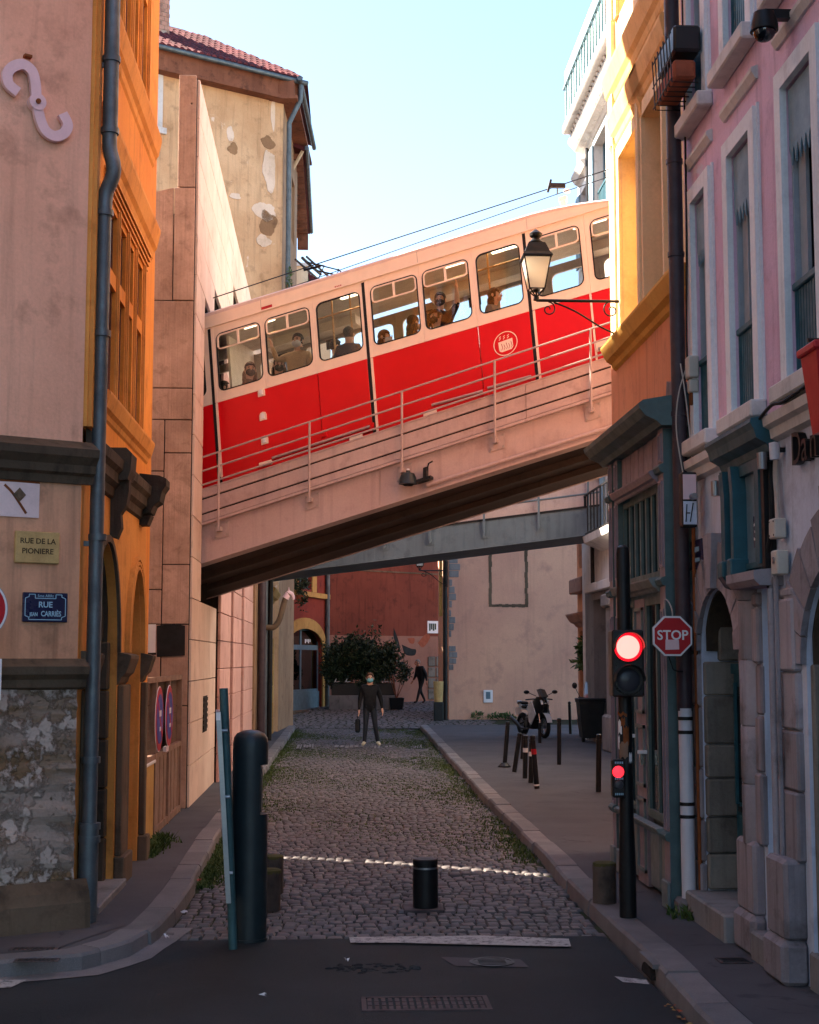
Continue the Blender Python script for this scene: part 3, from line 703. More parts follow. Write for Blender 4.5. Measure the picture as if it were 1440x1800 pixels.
SILL = [(0, 0), (.02, .03), (.06, .05), (.09, .10), (.15, .13), (.20, .155), (.225, .155), (.235, .12), (.25, 0)]
def mould(name, m, v, sc_, u0, u1, T=TL, parent=cb): return part(name, m, parent, lambda b: b.profile([(v+p*sc_[0], q*sc_[1]) for p, q in SILL], u0, u1), T)
mould('sill', 'orange_stone', 4.18, (1, .55), 12.25, 15.3)
mould('hood_cornice', 'orange_stone', 6.40, (1.5, .62), 11.8, 15.38)
for k in range(4): part('hood_moulding', 'orange_stone', cb, lambda b: b.box(12.2, 15.0, 6.18+k*.05, 6.205+k*.05, 0, .02+.012*k), TL)
mould('sill', 'orange_stone', 7.42, (1.45, .62), 12.15, 15.36)
for k in range(2): part('shadow_moulding', 'orange_stone', cb, lambda b: b.box(11.46+.035*k, 11.72-.08*k, 3.97+.004*k, 15, .03*k, .03+.03*k), TL)
# ground floor with arched doorway and blind arch
part('ground_floor', 'orange_stone', cb, lambda b: (b.wall(11.45, 15.4, 0, 3.62, .5, [(12.05, 13.5, 0, 3.15), (14.1, 15.1, 0, 3.02)]), b.spandrel(12.05, 13.5, 2.2, 3.15, -.08, -.001), b.spandrel(14.1, 15.1, 2.2, 3.02, -.4, -.001)), TL)
part('arch_shade', 'soot_shade_stone', cb, lambda b: b.spandrel(12.0, 13.46, 2.2, 3.12, -1.2, -.084), TL)  # shade inside the doorway arch, put in as a dark lining
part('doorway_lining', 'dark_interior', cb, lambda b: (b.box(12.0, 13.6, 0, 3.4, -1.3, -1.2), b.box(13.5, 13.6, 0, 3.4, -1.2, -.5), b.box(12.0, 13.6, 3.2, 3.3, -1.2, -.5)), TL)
for k in range(7): part('stone', 'soot_shade_stone', cb, lambda b: b.cbox(13.37, 13.499, .1+k*.44, .53+k*.44, -1.15, -.06-.055*max(0, k-4)**1.5, .012), TL)
part('door', 'teal_paint', cb, lambda b: (b.box(12.06, 12.12, .1, 2.2, -.9, -.02), b.box(12.12, 12.14, .3, 1.1, -.8, -.1), b.box(12.12, 12.14, 1.25, 2.1, -.8, -.1)), TL)
part('blind_arch', 'ochre_stone', cb, lambda b: b.box(14.05, 15.15, 0, 3.05, -.45, -.38), TL)
part('door_step', 'grey_stone', cb, lambda b: b.cbox(12.0, 13.55, 0, .16, -.5, .12, .01), TL)
for a, c in ((11.6, 12.02), (13.52, 14.08), (15.12, 15.38)):
    part('impost', 'dark_stone', cb, lambda b: b.profile([(1.9+p*1.2, q*.8) for p, q in SILL], a, c), TL)
    part('pilaster', 'dark_stone', cb, lambda b: (b.cbox(a+.05, c-.05, .35, 1.9, 0, .06, .01), b.cbox(a+.01, c-.01, 0, .35, 0, .10, .012)), TL)
for k in range(3): part('arch_moulding', 'orange_stone', cb, lambda b: ribbon(b, [(14.6+(.52+.05*k)*math.cos(a*PI/16), 2.2+(.84+.05*k)*math.sin(a*PI/16)) for a in range(17)], .03, 0, .05+.0*k), TL)
part('arch_moulding', 'dark_stone', cb, lambda b: ribbon(b, [(12.775+.76*math.cos(a*PI/16), 2.2+.99*math.sin(a*PI/16)) for a in range(17)], .06, 0, .03), TL)
CO2 = [(3.55, 0), (3.57, .03), (3.64, .04), (3.68, .08), (3.76, .085), (3.80, .12), (3.88, .13), (3.92, .09), (3.98, 0)]
part('ground_cornice', 'soot_shade_stone', cb, lambda b: b.profile(CO2, 11.6, 15.2), TL)
part('corner_block', 'soot_shade_stone', cb, lambda b: (b.profile([(3.60, 0), (3.62, .12), (3.70, .15), (3.74, .21), (3.84, .23), (3.90, .27), (3.97, .27), (4.0, .2), (4.02, 0)], 14.78, 15.12), b.profile([(3.50, 0), (3.5, .08), (3.6, .12), (3.6, 0)], 14.84, 15.06)), TL)
for u, k in ((13.0, .8),):
    part('console', 'soot_shade_stone', cb, lambda b: (b.profile([(3.22, 0), (3.2, .06), (3.3, .10), (3.42, .09), (3.5, .14), (3.62, .16), (3.7, .2*k), (3.84, .22*k), (3.93, .22*k), (3.95, 0)], u-.07, u+.07), b.profile([(3.70, 0), (3.72, .2*k), (3.80, .23*k), (3.95, .24*k), (4.0, .18*k), (4.0, 0)], u-.17, u+.17)), TL)
# downpipe
def f(b):
    X, Y = -1.865, 11.62
    b.tube([(X, Y, 13), (X, Y, 6.42)], .062, 14); b.tube(smooth_path([(X, Y, 6.46), (X, Y, 6.3), (X+.035, Y-.02, 6.16), (X+.035, Y-.02, 6.06), (X-.02, Y, 5.92), (X-.03, Y, 5.78)], 5), .060, 14)
    b.tube([(X-.03, Y, 5.8), (X-.045, Y, .8)], .057, 14); b.tube([(X-.045, Y, .84), (X-.045, Y, .11)], .075, 14)
    for z in (7.05, 6.44, 5.75, 4.75, 3.1, 1.35, .84, .74): b.tube([(X-.03*(z < 6)-.012*(z < 2), Y, z-.025), (X-.03*(z < 6)-.012*(z < 2), Y, z+.025)], .073 if z > 1 else .085, 14)
    for z in (7.0, 4.7, 3.05): b.box(X-.16, X-.04, Y-.015, Y+.015, z-.02, z+.02)
part('downpipe', 'zinc_pipe', cb, f, None, True)
# roof so that the block is closed
part('roof_slab', 'roof_tile', cb, lambda b: b.box(-9.5, -1.9, 7.2, 15.9, 15, 15.4))
part('far_wall', 'front_plaster', cb, lambda b: b.box(-9.5, -9.2, 7.4, 15.7, 0, 15))

# things on the end wall
hk = thing('iron_hook', TF((.35, 6.3, 0)), 'large pink S-shaped iron hook fixed on the plaster end wall', 'hook')
hp = [PF(*p) for p in ((28, 166), (12, 152), (9, 135), (18, 122), (36, 117), (52, 128), (58, 148), (60, 172), (63, 195), (68, 216), (77, 234), (93, 243), (109, 237), (115, 222), (106, 203))]
hp = [(p[0], p[1]) for p in hp]
part('hook', 'iron_pink', hk, lambda b: ribbon(b, smooth_path(hp, 5), .082, .02, .06), TF)
u, v = PF(62, 183)
part('boss', 'iron_pink', hk, lambda b: b.prism([(u+.068*math.cos(k*PI/12), v+.068*math.sin(k*PI/12)) for k in range(24)], .0, .068), TF)
part('rivet', 'rust', hk, lambda b: b.prism([(u+.02*math.cos(k*PI/6), v+.02*math.sin(k*PI/6)) for k in range(12)], .068, .085), TF)
a0, b0 = PF(47, 101); part('pin', 'rust', hk, lambda b: b.box(a0-.03, a0+.03, b0-.01, b0+.01, 0, .05), TF)
def rect_pf(x0, y0, x1, y1):
    a = PF(x0, y1); c = PF(x1, y0); return min(a[0], c[0]), max(a[0], c[0]), min(a[1], c[1]), max(a[1], c[1])
def mirror(T, uc): return lambda p: T((2*uc-p[0], p[1], p[2]))     # so that lettering reads left to right
u0, u1, v0, v1 = rect_pf(24, 937, 103, 989); uc = (u0+u1)/2
pl = thing('stone_plaque', TF((uc, v0, 0)), 'old sand-coloured plaque engraved RUE DE LA PIONIERE on the end wall', 'plaque')
bx('slab', 'plaque_stone', pl, TF, u0, u1, v0, v1, 0, .035, c=.006)
TM = mirror(TF, uc)
for k, (tx, vv) in enumerate((('RUE DE LA', .62), ('PIONIERE', .30))): text_mesh('lettering', tx, .058, 'engraving', pl, TM, uc, v0+(v1-v0)*vv, .0365, .002, sx=1.02, bold=.001)
u0, u1, v0, v1 = rect_pf(38, 1043, 118, 1093); uc = (u0+u1)/2
sg = thing('street_sign', TF((uc, v0, 0)), 'dark blue enamel street sign reading RUE JEAN CARRIÈS', 'street sign')
bx('plate', 'sign_blue', sg, TF, u0, u1, v0, v1, 0, .02, c=.004)
TM = mirror(TF, uc); W2 = (u1-u0)/2; HH = v1-v0
def f(b):
    e = .018; x0, x1, y0, y1 = uc-W2+e, uc+W2-e, v0+e, v1-e*.8; n_ = .03
    ring = [(x0+n_, y0), (x1-n_, y0), (x1-n_, y0+n_*.6), (x1, y0+n_), (x1, y1-n_), (x1-n_, y1-n_*.6), (x1-n_, y1), (uc+W2*.46, y1), (uc+W2*.46, y1-.03), (uc-W2*.46, y1-.03), (uc-W2*.46, y1), (x0+n_, y1), (x0+n_, y1-n_*.6), (x0, y1-n_), (x0, y0+n_), (x0+n_, y0+n_*.6), (x0+n_, y0)]
    for p, q in zip(ring, ring[1:]): ribbon(b, [p, q], .006, .02, .022)
part('border', 'sign_line', sg, f, TF)
text_mesh('lettering', 'RUE', .062, 'sign_line', sg, TM, uc, v0+HH*.50, .021, .003, bold=.0012)
text_mesh('lettering', 'CARRIÈS', .056, 'sign_line', sg, TM, uc+.046, v0+HH*.20, .021, .003, sx=.76, bold=.001)
text_mesh('lettering', 'JEAN', .040, 'sign_line', sg, TM, uc-.092, v0+HH*.20, .021, .003, sx=.72, bold=.0008)
text_mesh('lettering', '5me ARRt', .03, 'sign_line', sg, TM, uc, v0+HH*.845, .021, .003)
u0, u1, v0, v1 = rect_pf(-20, 848, 69, 906)
pt = thing('enamel_plate', TF(((u0+u1)/2, v0, 0)), 'white enamel plate with rust streaks and a diamond bolt under the cornice', 'plate')
bx('plate', 'enamel_white', pt, TF, u0, u1, v0, v1, 0, .015)
a = PF(7, 852); c = PF(45, 903); d = PF(33, 870)
part('rust_streak', 'rust', pt, lambda b: (ribbon(b, smooth_path([(a[0], a[1]), (PF(22, 868)[0], PF(22, 868)[1]), (c[0], c[1])], 6), .02, .015, .0165), ribbon(b, [(u0, v1-.006), ((u0+u1)/2, v1-.004), (u1, v1-.008)], .014, .015, .0162)), TF)
part('diamond_bolt', 'dark_stone', pt, lambda b: (b.prism([(d[0]-.05, d[1]), (d[0], d[1]-.055), (d[0]+.05, d[1]), (d[0], d[1]+.055)], .015, .024), b.prism([(d[0]+.025*math.cos(k*PI/6), d[1]+.03*math.sin(k*PI/6)) for k in range(12)], .024, .036)), TF)
def disc(b, u, v, r, w0, w1, n=40): b.prism([(u+r*math.cos(2*PI*k/n), v+r*math.sin(2*PI*k/n)) for k in range(n)], w0, w1)
u, v = onpl(-40, 1070, FO, FU, FW, .4)
rs = thing('no_entry_sign', TF((u, 0, .3)), 'red round traffic sign with white rim cut by the left picture edge', 'traffic sign')
part('disc', 'sign_red', rs, lambda b: disc(b, u, v, .205, .40, .405), TF); part('rim', 'sign_white', rs, lambda b: disc(b, u, v, .222, .395, .4), TF); part('bar', 'sign_white', rs, lambda b: b.box(u-.15, u+.15, v-.035, v+.035, .405, .409), TF)
part('back', 'aluminium', rs, lambda b: disc(b, u, v, .228, .38, .395), TF)
Pp = TF((u, 0, .36)); part('post', 'zinc_pipe', rs, lambda b: b.tube([(Pp.x, Pp.y, .1), (Pp.x, Pp.y, v+.12)], .03, 12), None, True)
u2, v2 = onpl(4, 1158, FO, FU, FW, .4); part('lower_plate', 'sign_white', rs, lambda b: b.cbox(u2, u2+.5, v2-.3, v2, .385, .4, .004), TF)

# ---------------------------------------------------------------- low wall, gate, parking signs
TG = frame((-2.07, 0, 0), (0, 1, 0), (1, 0, 0))
lw = thing('low_wall', (-2.1, 16, .1), 'low rendered wall beside the brown gate', 'wall')
part('wall', 'ochre_stone', lw, lambda b: b.cbox(15.42, 17.0, .0, .95, -.25, 0, .012), TG); part('coping', 'white_stone', lw, lambda b: b.cbox(15.42, 17.02, .952, .99, -.27, .02, .008), TG)
gt = thing('yard_gate', (-2.1, 18.2, .1), 'brown metal yard gate with mesh top beside the concrete wall', 'gate')
part('frame', 'gate_brown', gt, lambda b: [b.box(u-.035, u+.035, v, 1.92, -.06, .01) for u, v in ((15.5, 1.0), (17.06, .1), (18.45, .1), (19.85, .1))]+[b.box(15.5, 19.85, v-.03, v+.03, -.055, .008) for v in (1.90, 1.02)]+[b.box(17.06, 19.85, .12, .2, -.055, .008)], TG)
part('lower_panel', 'gate_brown', gt, lambda b: [b.box(17.09+k*.2, 17.09+k*.2+.195, .18, 1.0, -.03+.006*(k % 2), -.02+.006*(k % 2)) for k in range(14)], TG)
part('backing_sheet', 'gate_brown', gt, lambda b: b.box(17.05, 19.82, 1.03, 1.88, -.075, -.065), TG)
part('mesh', 'dark_stone', gt, lambda b: [b.box(15.55+k*.11, 15.556+k*.11, 1.04, 1.87, -.05, -.044) for k in range(39)]+[b.box(15.53, 19.8, 1.1+k*.11, 1.106+k*.11, -.053, -.047) for k in range(7)], TG)
part('gate_latch', 'enamel_white', gt, lambda b: b.box(17.75, 18.0, 1.03, 1.09, .01, .05), TG)
for i, u in enumerate((17.30, 18.32)):
    ps = thing('no_parking_sign', (-2.05, u, 1.4), ('nearer' if i == 0 else 'farther')+' round no-parking sign, blue with red rim, on the brown gate', 'traffic sign', 'no-parking signs on the gate')
    part('rim', 'sign_red', ps, lambda b: disc(b, u, 1.44, .37, .015, .02), TG); part('face', 'sign_blue_light', ps, lambda b: disc(b, u, 1.44, .29, .02, .024), TG)
    part('bar', 'sign_red', ps, lambda b: ribbon(b, [(u-.2, 1.64), (u+.2, 1.24)], .07, .024, .027), TG); part('edge', 'sign_white', ps, lambda b: disc(b, u, 1.44, .38, .008, .015), TG)
    part('lettering', 'sign_white', ps, lambda b: [b.box(u-.1+.05*k, u-.07+.05*k, 1.47, 1.54, .027, .03) for k in range(4)]+[b.box(u-.08+.05*k, u-.05+.05*k, 1.3, 1.35, .027, .03) for k in range(3)], TG)

# ---------------------------------------------------------------- concrete end wall
TC = frame((-2.03, 20.3, 0), (-1, 0, 0), (0, -1, 0))
cw = thing('concrete_wall', (-3, 20.4, 0), 'tall board-marked concrete end wall with stepped top', 'wall')
part('core', 'joint_dark', cw, lambda b: (b.box(.0, 4., 0, 8.3, -.4, -.03), b.box(.0, .25, 8.3, 10.49, -.11, -.03)), TC)
def cp(u0, u1, v0, v1, m='board_concrete', w=0., sl=0.):
    b = MB(TC); g = .007
    if sl: b.prism([(u0+g, v0+g), (u1-g, v0+g), (u1-g, v1-g-sl), (u0+g, v1-g)], -.04, w)
    else: b.cbox(u0+g, u1-g, v0+g, v1-g, -.04, w, .006)
    b.build('concrete_panel', m, cw)
cp(.0, .26, 8.85, 10.52, w=.012); cp(.0, .30, 7.2, 8.85, w=.012); cp(.30, 2.2, 7.2, 8.85, sl=.45, w=-.004); cp(0, 1.2, 5.94, 7.2); cp(1.2, 2.2, 5.94, 7.2); cp(0, 1.2, 5.49, 5.94); cp(1.2, 2.2, 5.49, 5.94)
for v0, v1 in ((5.02, 5.49), (3.45, 5.02), (2.62, 3.45), (1.5, 2.62), (.1, 1.5)): cp(0, .38, v0, v1, w=-.008)
for v0, v1 in ((4.76, 5.49), (3.1, 4.76), (2.62, 3.1), (1.5, 2.62), (.1, 1.5)): cp(.38, 2.2, v0, v1, w=.006)
part('painted_patch', 'white_paint', cw, lambda b: b.box(.45, .80, 2.2, 2.62, .007, .011), TC)
part('painted_patch', 'black_rubber', cw, lambda b: b.prism([(.045, 2.19), (.43, 2.17), (.44, 2.6), (.2, 2.63), (.05, 2.6)], -.002, .0105), TC)
part('painted_patch', 'black_rubber', cw, lambda b: b.prism([(.44, 2.20), (.80, 2.185), (.80, 2.205), (.6, 2.225), (.44, 2.23)], .012, .015), TC)

# ---------------------------------------------------------------- tunnel wall of cladding panels
TP = frame((-2.0, 0, 0), (0, 1, 0), (1, 0, 0))
tw = thing('tunnel_wall', (-2.2, 28, 0), 'tall pale panel-clad tunnel wall from which the red car emerges', 'wall')
yl = [20.42, 21.72, 23.4, 24.62, 26.2, 27.6, 30.0, 31.6, 33.2, 34.8, 36.4, 38.0]; zl = [.10+.578*k for k in range(19)]
HOLES = [(21.72, 24.62, zl[5], zl[13]), (23.4, 26.2, zl[5], zl[14]), (27.6, 30.0, zl[10], zl[16]), (24.62, 38., 0, zl[11])]
inh = lambda y, z: any(h[0] < y < h[1] and h[2] < z < h[3] for h in HOLES)
for i in range(len(yl)-1):
    for j in range(len(zl)-1):
        if inh((yl[i]+yl[i+1])/2, (zl[j]+zl[j+1])/2): continue
        b = MB(TP); g = .006; b.cbox(yl[i]+g, yl[i+1]-g, zl[j]+g, zl[j+1]-g, -.05, .0+random.uniform(-.002, .002), .004); b.build('panel', 'cladding_panel', tw)
part('core', 'joint_dark', tw, lambda b: b.wall(20.42, 38.0, 0, zl[-1]-.01, .22, [h[:2]+(max(h[2], 0.), h[3]) for h in HOLES], -.06), TP)
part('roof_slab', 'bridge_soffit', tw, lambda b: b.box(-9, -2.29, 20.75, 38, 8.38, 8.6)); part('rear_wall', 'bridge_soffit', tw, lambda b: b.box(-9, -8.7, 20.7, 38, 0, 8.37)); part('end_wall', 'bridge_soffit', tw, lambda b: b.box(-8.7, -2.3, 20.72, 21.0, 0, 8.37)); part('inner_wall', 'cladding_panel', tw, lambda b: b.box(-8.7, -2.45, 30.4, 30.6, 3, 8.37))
part('vent', 'joint_dark', tw, lambda b: [b.box(22.35, 23.0, 1.08+.085*k, 1.13+.085*k, .003, .018) for k in range(6)]+[b.box(22.3, 23.05, 1.03, 1.58, .001, .004)], TP)

# ---------------------------------------------------------------- stone wall and old fronts beyond the bridge
sw = thing('stone_block_wall', (-2, 28.5, .1), 'pink dressed-stone wall in long blocks just beyond the bridge at left', 'wall')
TS = frame((-1.92, 0, 0), (0, 1, 0), (1, 0, 0)); cols = [(24.56, 26.9, 0.), (26.95, 29.2, .05), (29.25, 32.3, .10)]
part('core', 'joint_dark', sw, lambda b: b.box(24.60, 32.4, 0, 7.2, -.4, -.04), TS)
for a, c, w in cols:
    for j in range(15):
        b = MB(TS); b.cbox(a, c, .105+.47*j, .565+.47*j, -.05, w+random.uniform(-.004, .004), .008); b.build('stone', 'pink_block', sw)
oh = thing('old_townhouse', (-2, 37, .1), 'narrow old ochre house front with dark pipes beyond the pink stone wall', 'house')
TO = frame((-1.78, 0, 0), (0, 1, 0), (1, 0, 0))
part('wall', 'old_front', oh, lambda b: (b.wall(32.4, 41.6, 0, 9, .4, [(35.2, 36.6, 0, 3.6), (38.2, 40.4, 0, 3.4)]), b.spandrel(38.2, 40.4, 2.5, 3.4, -.4, -.001)), TO)
part('doorway', 'dark_interior', oh, lambda b: (b.box(35.2, 36.6, 0, 3.6, -.5, -.41), b.box(38.2, 40.4, 0, 3.4, -.5, -.41)), TO)
for u, r_, m_ in ((33.0, .10, 'dark_pipe'), (34.6, .06, 'zinc_pipe'), (37.2, .07, 'black_iron')): part('pipe', m_, oh, lambda b: b.tube([(-1.66, u, .1), (-1.66, u, 8)], r_, 10), None, True)
for u0, u1 in ((37.6, 38.2), (40.4, 41.2)):
    for j in range(6): bx('stone', 'ochre_stone', oh, TO, u0+(j % 2)*.08, u1, .1+.44*j, .53+.44*j, 0, .07, c=.012)
part('cornice', 'ochre_stone', oh, lambda b: b.profile([(3.7+p*1.3, q*1.5) for p, q in SILL], 37.6, 41.4), TO)
part('meter_box', 'tram_grey', oh, lambda b: b.cbox(33.4, 34.1, 2.0, 2.45, 0, .12, .01), TO)
Y_ = 34.5; P2 = [ony(px, py, Y_) for px, py in ((456, 1102), (470, 1103), (482, 1102), (491, 1090), (497, 1070), (502, 1052), (508, 1043), (514, 1046), (516, 1054))]
hk2 = thing('hook_bracket', (-1.78, Y_, 2.9), 'bent iron arm with a pale beak-shaped tip on the old house at left', 'bracket')
part('arm', 'dark_stone', hk2, lambda b: b.tube(smooth_path(P2[:7], 4), [.07]*25, 10), None, True)
part('tip', 'iron_pink', hk2, lambda b: (b.tube(smooth_path(P2[5:], 4), [.085-.004*k for k in range(13)], 10), b.tube([P2[6], P2[6]+Vector((.0, 0, .15))], [.03, .005], 6)), None, True)

# ---------------------------------------------------------------- tall building with peeling gable
tR = Vector((-1.62, 41.9, 0)); tLv = Vector((-5.9, 39.45, 0)); TU = (tLv-tR).normalized(); TWn = Vector((-TU.y, TU.x, 0)); TWn = TWn if TWn.y < 0 else -TWn
TT = frame(tR, TU, TWn); tl_len = (tLv-tR).length
def PT(px, py): return onpl(px, py, tR, TU, TWn)
tb = thing('tall_building', (-3.8, 41, 0), 'tall old building with peeling tan plaster and red tiled roof', 'building')
wa = PT(278, 112); wb = PT(262, 218); wc = PT(268, 312); wd_ = PT(262, 337)
H1 = [(wa[0], wa[0]+1.0, wb[1], wa[1]), (wc[0]+.05, wc[0]+1., wc[1]-.9, wc[1])]
part('gable_wall', 'peeling_wall', tb, lambda b: b.wall(0, tl_len+2, 0, 18.7, .5, H1), TT)
for h in H1:
    window(tb, TT, h[0], h[1], h[2], h[3], -.25, 'blue_grey_wood', 'window_glass', 2, 3, .06)
    part('window_surround', 'white_stone', tb, lambda b: (b.box(h[0]-.16, h[0], h[2]-.1, h[3]+.12, 0, .02), b.box(h[0]-.26, h[1]+.2, h[2]-.22, h[2]-.05, 0, .1)), TT)
# plaster lost in flakes: raised edges of broken plaster
r_ = random.Random(9)
for i, (px, py, sx, sy) in enumerate(((470, 250, .30, .25), (474, 300, .28, .8), (466, 372, .55, .4), (470, 392, .4, .5), (462, 425, .35, .3), (405, 235, .16, .35), (408, 262, .22, .24), (414, 345, .22, .12), (480, 200, .10, .8))):
    u, v = PT(px, py); q = []
    for k in range(44):
        a = 2*PI*k/44; s_r = .72+.34*mnoise.noise(Vector((math.cos(a)*1.1+i*7.3, math.sin(a)*1.1, 2.4)))+.10*mnoise.noise(Vector((math.cos(a)*4+i*3.1, math.sin(a)*4, 9.2))); q.append((u+sx*math.cos(a)*s_r, v+sy*math.sin(a)*s_r))
    part('bare_patch' if i % 3 else 'plaster_flake', ('peel_dark', 'peel_light', 'peel_light')[i % 3], tb, lambda b: b.prism(q, .0, .012+.014*(i % 3 == 1)), TT)
tS = Vector((.3, 5.2, 0)).normalized(); TSd = frame(tR, tS, Vector((tS.y, -tS.x, 0)))
part('street_wall', 'old_front', tb, lambda b: b.wall(0, 5.0, 0, 18.7, .4, [(1, 2, 12, 14), (3, 4, 12, 14), (1, 2, 15.4, 17.4), (3, 4, 15.4, 17.4)]), TSd)
for a in (1, 3):
    for v in (12, 15.4): window(tb, TSd, a, a+1, v, v+2, -.15, 'blue_grey_wood', cols=2, rows=3)
part('eaves_board', 'old_wood', tb, lambda b: (b.box(-.35, tl_len+2, 18.62, 18.72, -.5, .36), b.box(-.33, tl_len+2, 18.72, 19.3, -.1, .30)), TT)
part('corner_eaves', 'old_wood', tb, lambda b: (b.box(-.46, 5.4, 18.60, 18.7, -.4, .45), b.box(-.44, 5.4, 18.7, 19.15, -.1, .35)), TSd)
part('gutter', 'zinc_pipe', tb, lambda b: b.tube([TT((-.55, 19.2, .46)), TT((tl_len+2, 19.26, .46))], .075, 10), None, True)
part('gutter', 'zinc_pipe', tb, lambda b: b.tube([TSd((-.5, 19.2, .52)), TSd((5.4, 19.2, .52))], .075, 10), None, True)
part('downpipe', 'zinc_pipe', tb, lambda b: b.tube([TT((-.36, 19.15, .4)), TT((-.36, 18.7, .4)), TT((-.12, 18.0, .14)), TT((-.12, 7, .14))], .075, 10), None, True)
part('roof', 'roof_tile', tb, lambda b: b.add([TT((-.55, 19.25, .48)), TT((tl_len+2, 19.25, .48)), TT((tl_len+2, 22.16, -4.2)), TT((1.4, 22.16, -4.2)), TSd((5.4, 19.25, .5)), TSd((5.4, 20.5, -3))], [(0, 1, 2, 3), (0, 3, 5, 4)]))
def f(b):
    n = int((tl_len+2.4)/.2)
    for k in range(n):
        u = -.5+.2*k
        for j in range(9):
            q = j*.42; v0 = 19.27+q*.622; w0 = .52-q
            if u > -.5+q*.42:
                pts = [(u+.08*math.cos(a*PI/4), .075*math.sin(a*PI/4)) for a in range(5)]
                b.add([TT((p[0], v0+p[1]+.02, w0)) for p in pts]+[TT((u+(p[0]-u)*.85, v0+.285+p[1], w0-.46)) for p in pts], [(a, a+1, a+6, a+5) for a in range(4)]+[(0, 1, 2, 3, 4)])
o = part('roof_tiles', 'roof_tile', tb, f); o['kind'] = 'stuff'
# brick chimney
c0 = PT(343, 40); c1 = PT(271, 40); cu0, cu1 = min(c0[0], c1[0])*1.04, max(c0[0], c1[0])*1.04
ch = part('chimney', 'mortar', tb, lambda b: b.box(cu0, cu1, 19.6, 24, -2.6, -1.6), TT)
bh = .135; nb = 8; bw = (cu1-cu0)/nb
for j in range(26):
    for k in range(nb+1):
        a = cu0+(k-.5*(j % 2))*bw; e0, e1 = max(a+.008, cu0-.006), min(a+bw-.008, cu1+.006)
        if e1-e0 < .03 or random.random() < .06: continue
        bx('brick', 'brick', ch, TT, e0, e1, 20.2+j*bh, 20.2+j*bh+bh-.018, -1.61, -1.585+random.uniform(-.008, .006))
# farther house with deep eaves, parapets behind
fh = thing('eaves_house', (-2, 50, 0), 'far house with deep raftered eaves beyond the tall building', 'house')
part('wall', 'cream_wall', fh, lambda b: b.box(-5, -1.55, 47.2, 54, 0, 18.3)); part('roof', 'roof_tile', fh, lambda b: b.add([(-1.05, 45.2, 18.5), (-1.05, 54.4, 18.5), (-5, 54.4, 20), (-5, 45.2, 20), (-1.05, 45.2, 18.36), (-1.05, 54.4, 18.36), (-5, 54.4, 19.86), (-5, 45.2, 19.86)], [(0, 1, 2, 3), (4, 5, 6, 7), (0, 1, 5, 4), (1, 2, 6, 5), (2, 3, 7, 6), (3, 0, 4, 7)]))
for k in range(16): b = MB(); b.box(-1.6, -1.12, 45.4+k*.58, 45.5+k*.58, 18.15, 18.34); b.build('rafter', 'old_wood', fh)
part('gutter', 'zinc_pipe', fh, lambda b: b.tube([(-1.0, 45.2, 18.46), (-1.0, 54.4, 18.46)], .08, 8), None, True)
part('bracket', 'old_wood', fh, lambda b: b.box(-1.5, -1.1, 53.6, 53.9, 17.6, 18.15)); part('brace', 'cream_wall', fh, lambda b: b.tube([(-1.5, 45.6, 17.8), (-1.12, 45.3, 18.4)], .06, 6))
hh = thing('hillside_house', (-1.4, 62, 0), 'small pale hillside house with parapet and low red roof above the tram', 'house')
p0, p1 = ony(516, 468, 62), ony(541, 510, 62)
part('wall', 'cream_wall', hh, lambda b: (b.box(p0.x-2, p1.x, 62, 64, 0, p0.z), b.box(p0.x-2, p1.x+1, 62.5, 66, 0, p1.z+.3))); part('coping', 'white_stone', hh, lambda b: b.box(p0.x-2, p1.x+.08, 61.9, 64.1, p0.z, p0.z+.15)); part('chimney', 'brick', hh, lambda b: b.box(p0.x-.4, p0.x+.05, 61.7, 61.95, 10, p0.z+.5))
q0, q1 = ony(540, 484, 63), ony(563, 500, 63)
part('roof', 'roof_tile', hh, lambda b: b.add([(q0.x, 62.4, q0.z), (q1.x, 62.4, q1.z), (q1.x, 66, q1.z), (q0.x, 66, q0.z+.5), (q0.x, 62.4, q1.z-.4), (q1.x, 62.4, q1.z-.4), (q1.x, 66, q1.z-.4), (q0.x, 66, q1.z-.4)], [(0, 1, 2, 3), (4, 5, 6, 7), (0, 1, 5, 4), (1, 2, 6, 5), (2, 3, 7, 6), (3, 0, 4, 7)]))
lr = random.Random(4); b = MB(); p = ony(552, 500, 61.8); leaves(b, p, (.5, .4, .25), 260, .12, lr)
hb = thing('roof_shrub', p, 'small green shrub growing by the hillside roofs', 'shrub'); b.build('foliage', 'leaf_bright', hb, norm=False); part('stem', 'old_wood', hb, lambda b: b.tube([p-Vector((0, 0, 1.2)), p], [.03, .015], 6))
p = ony(505, 500, 41.5); b = MB(); leaves(b, p, (.12, .1, .5), 160, .08, lr); hb = thing('wall_plant', p, 'small plant growing on the wall beside the downpipe', 'plant'); b.build('foliage', 'leaf_bright', hb, norm=False); part('stem', 'old_wood', hb, lambda b: b.tube([p-Vector((0, 0, .7)), p], [.02, .01], 6))
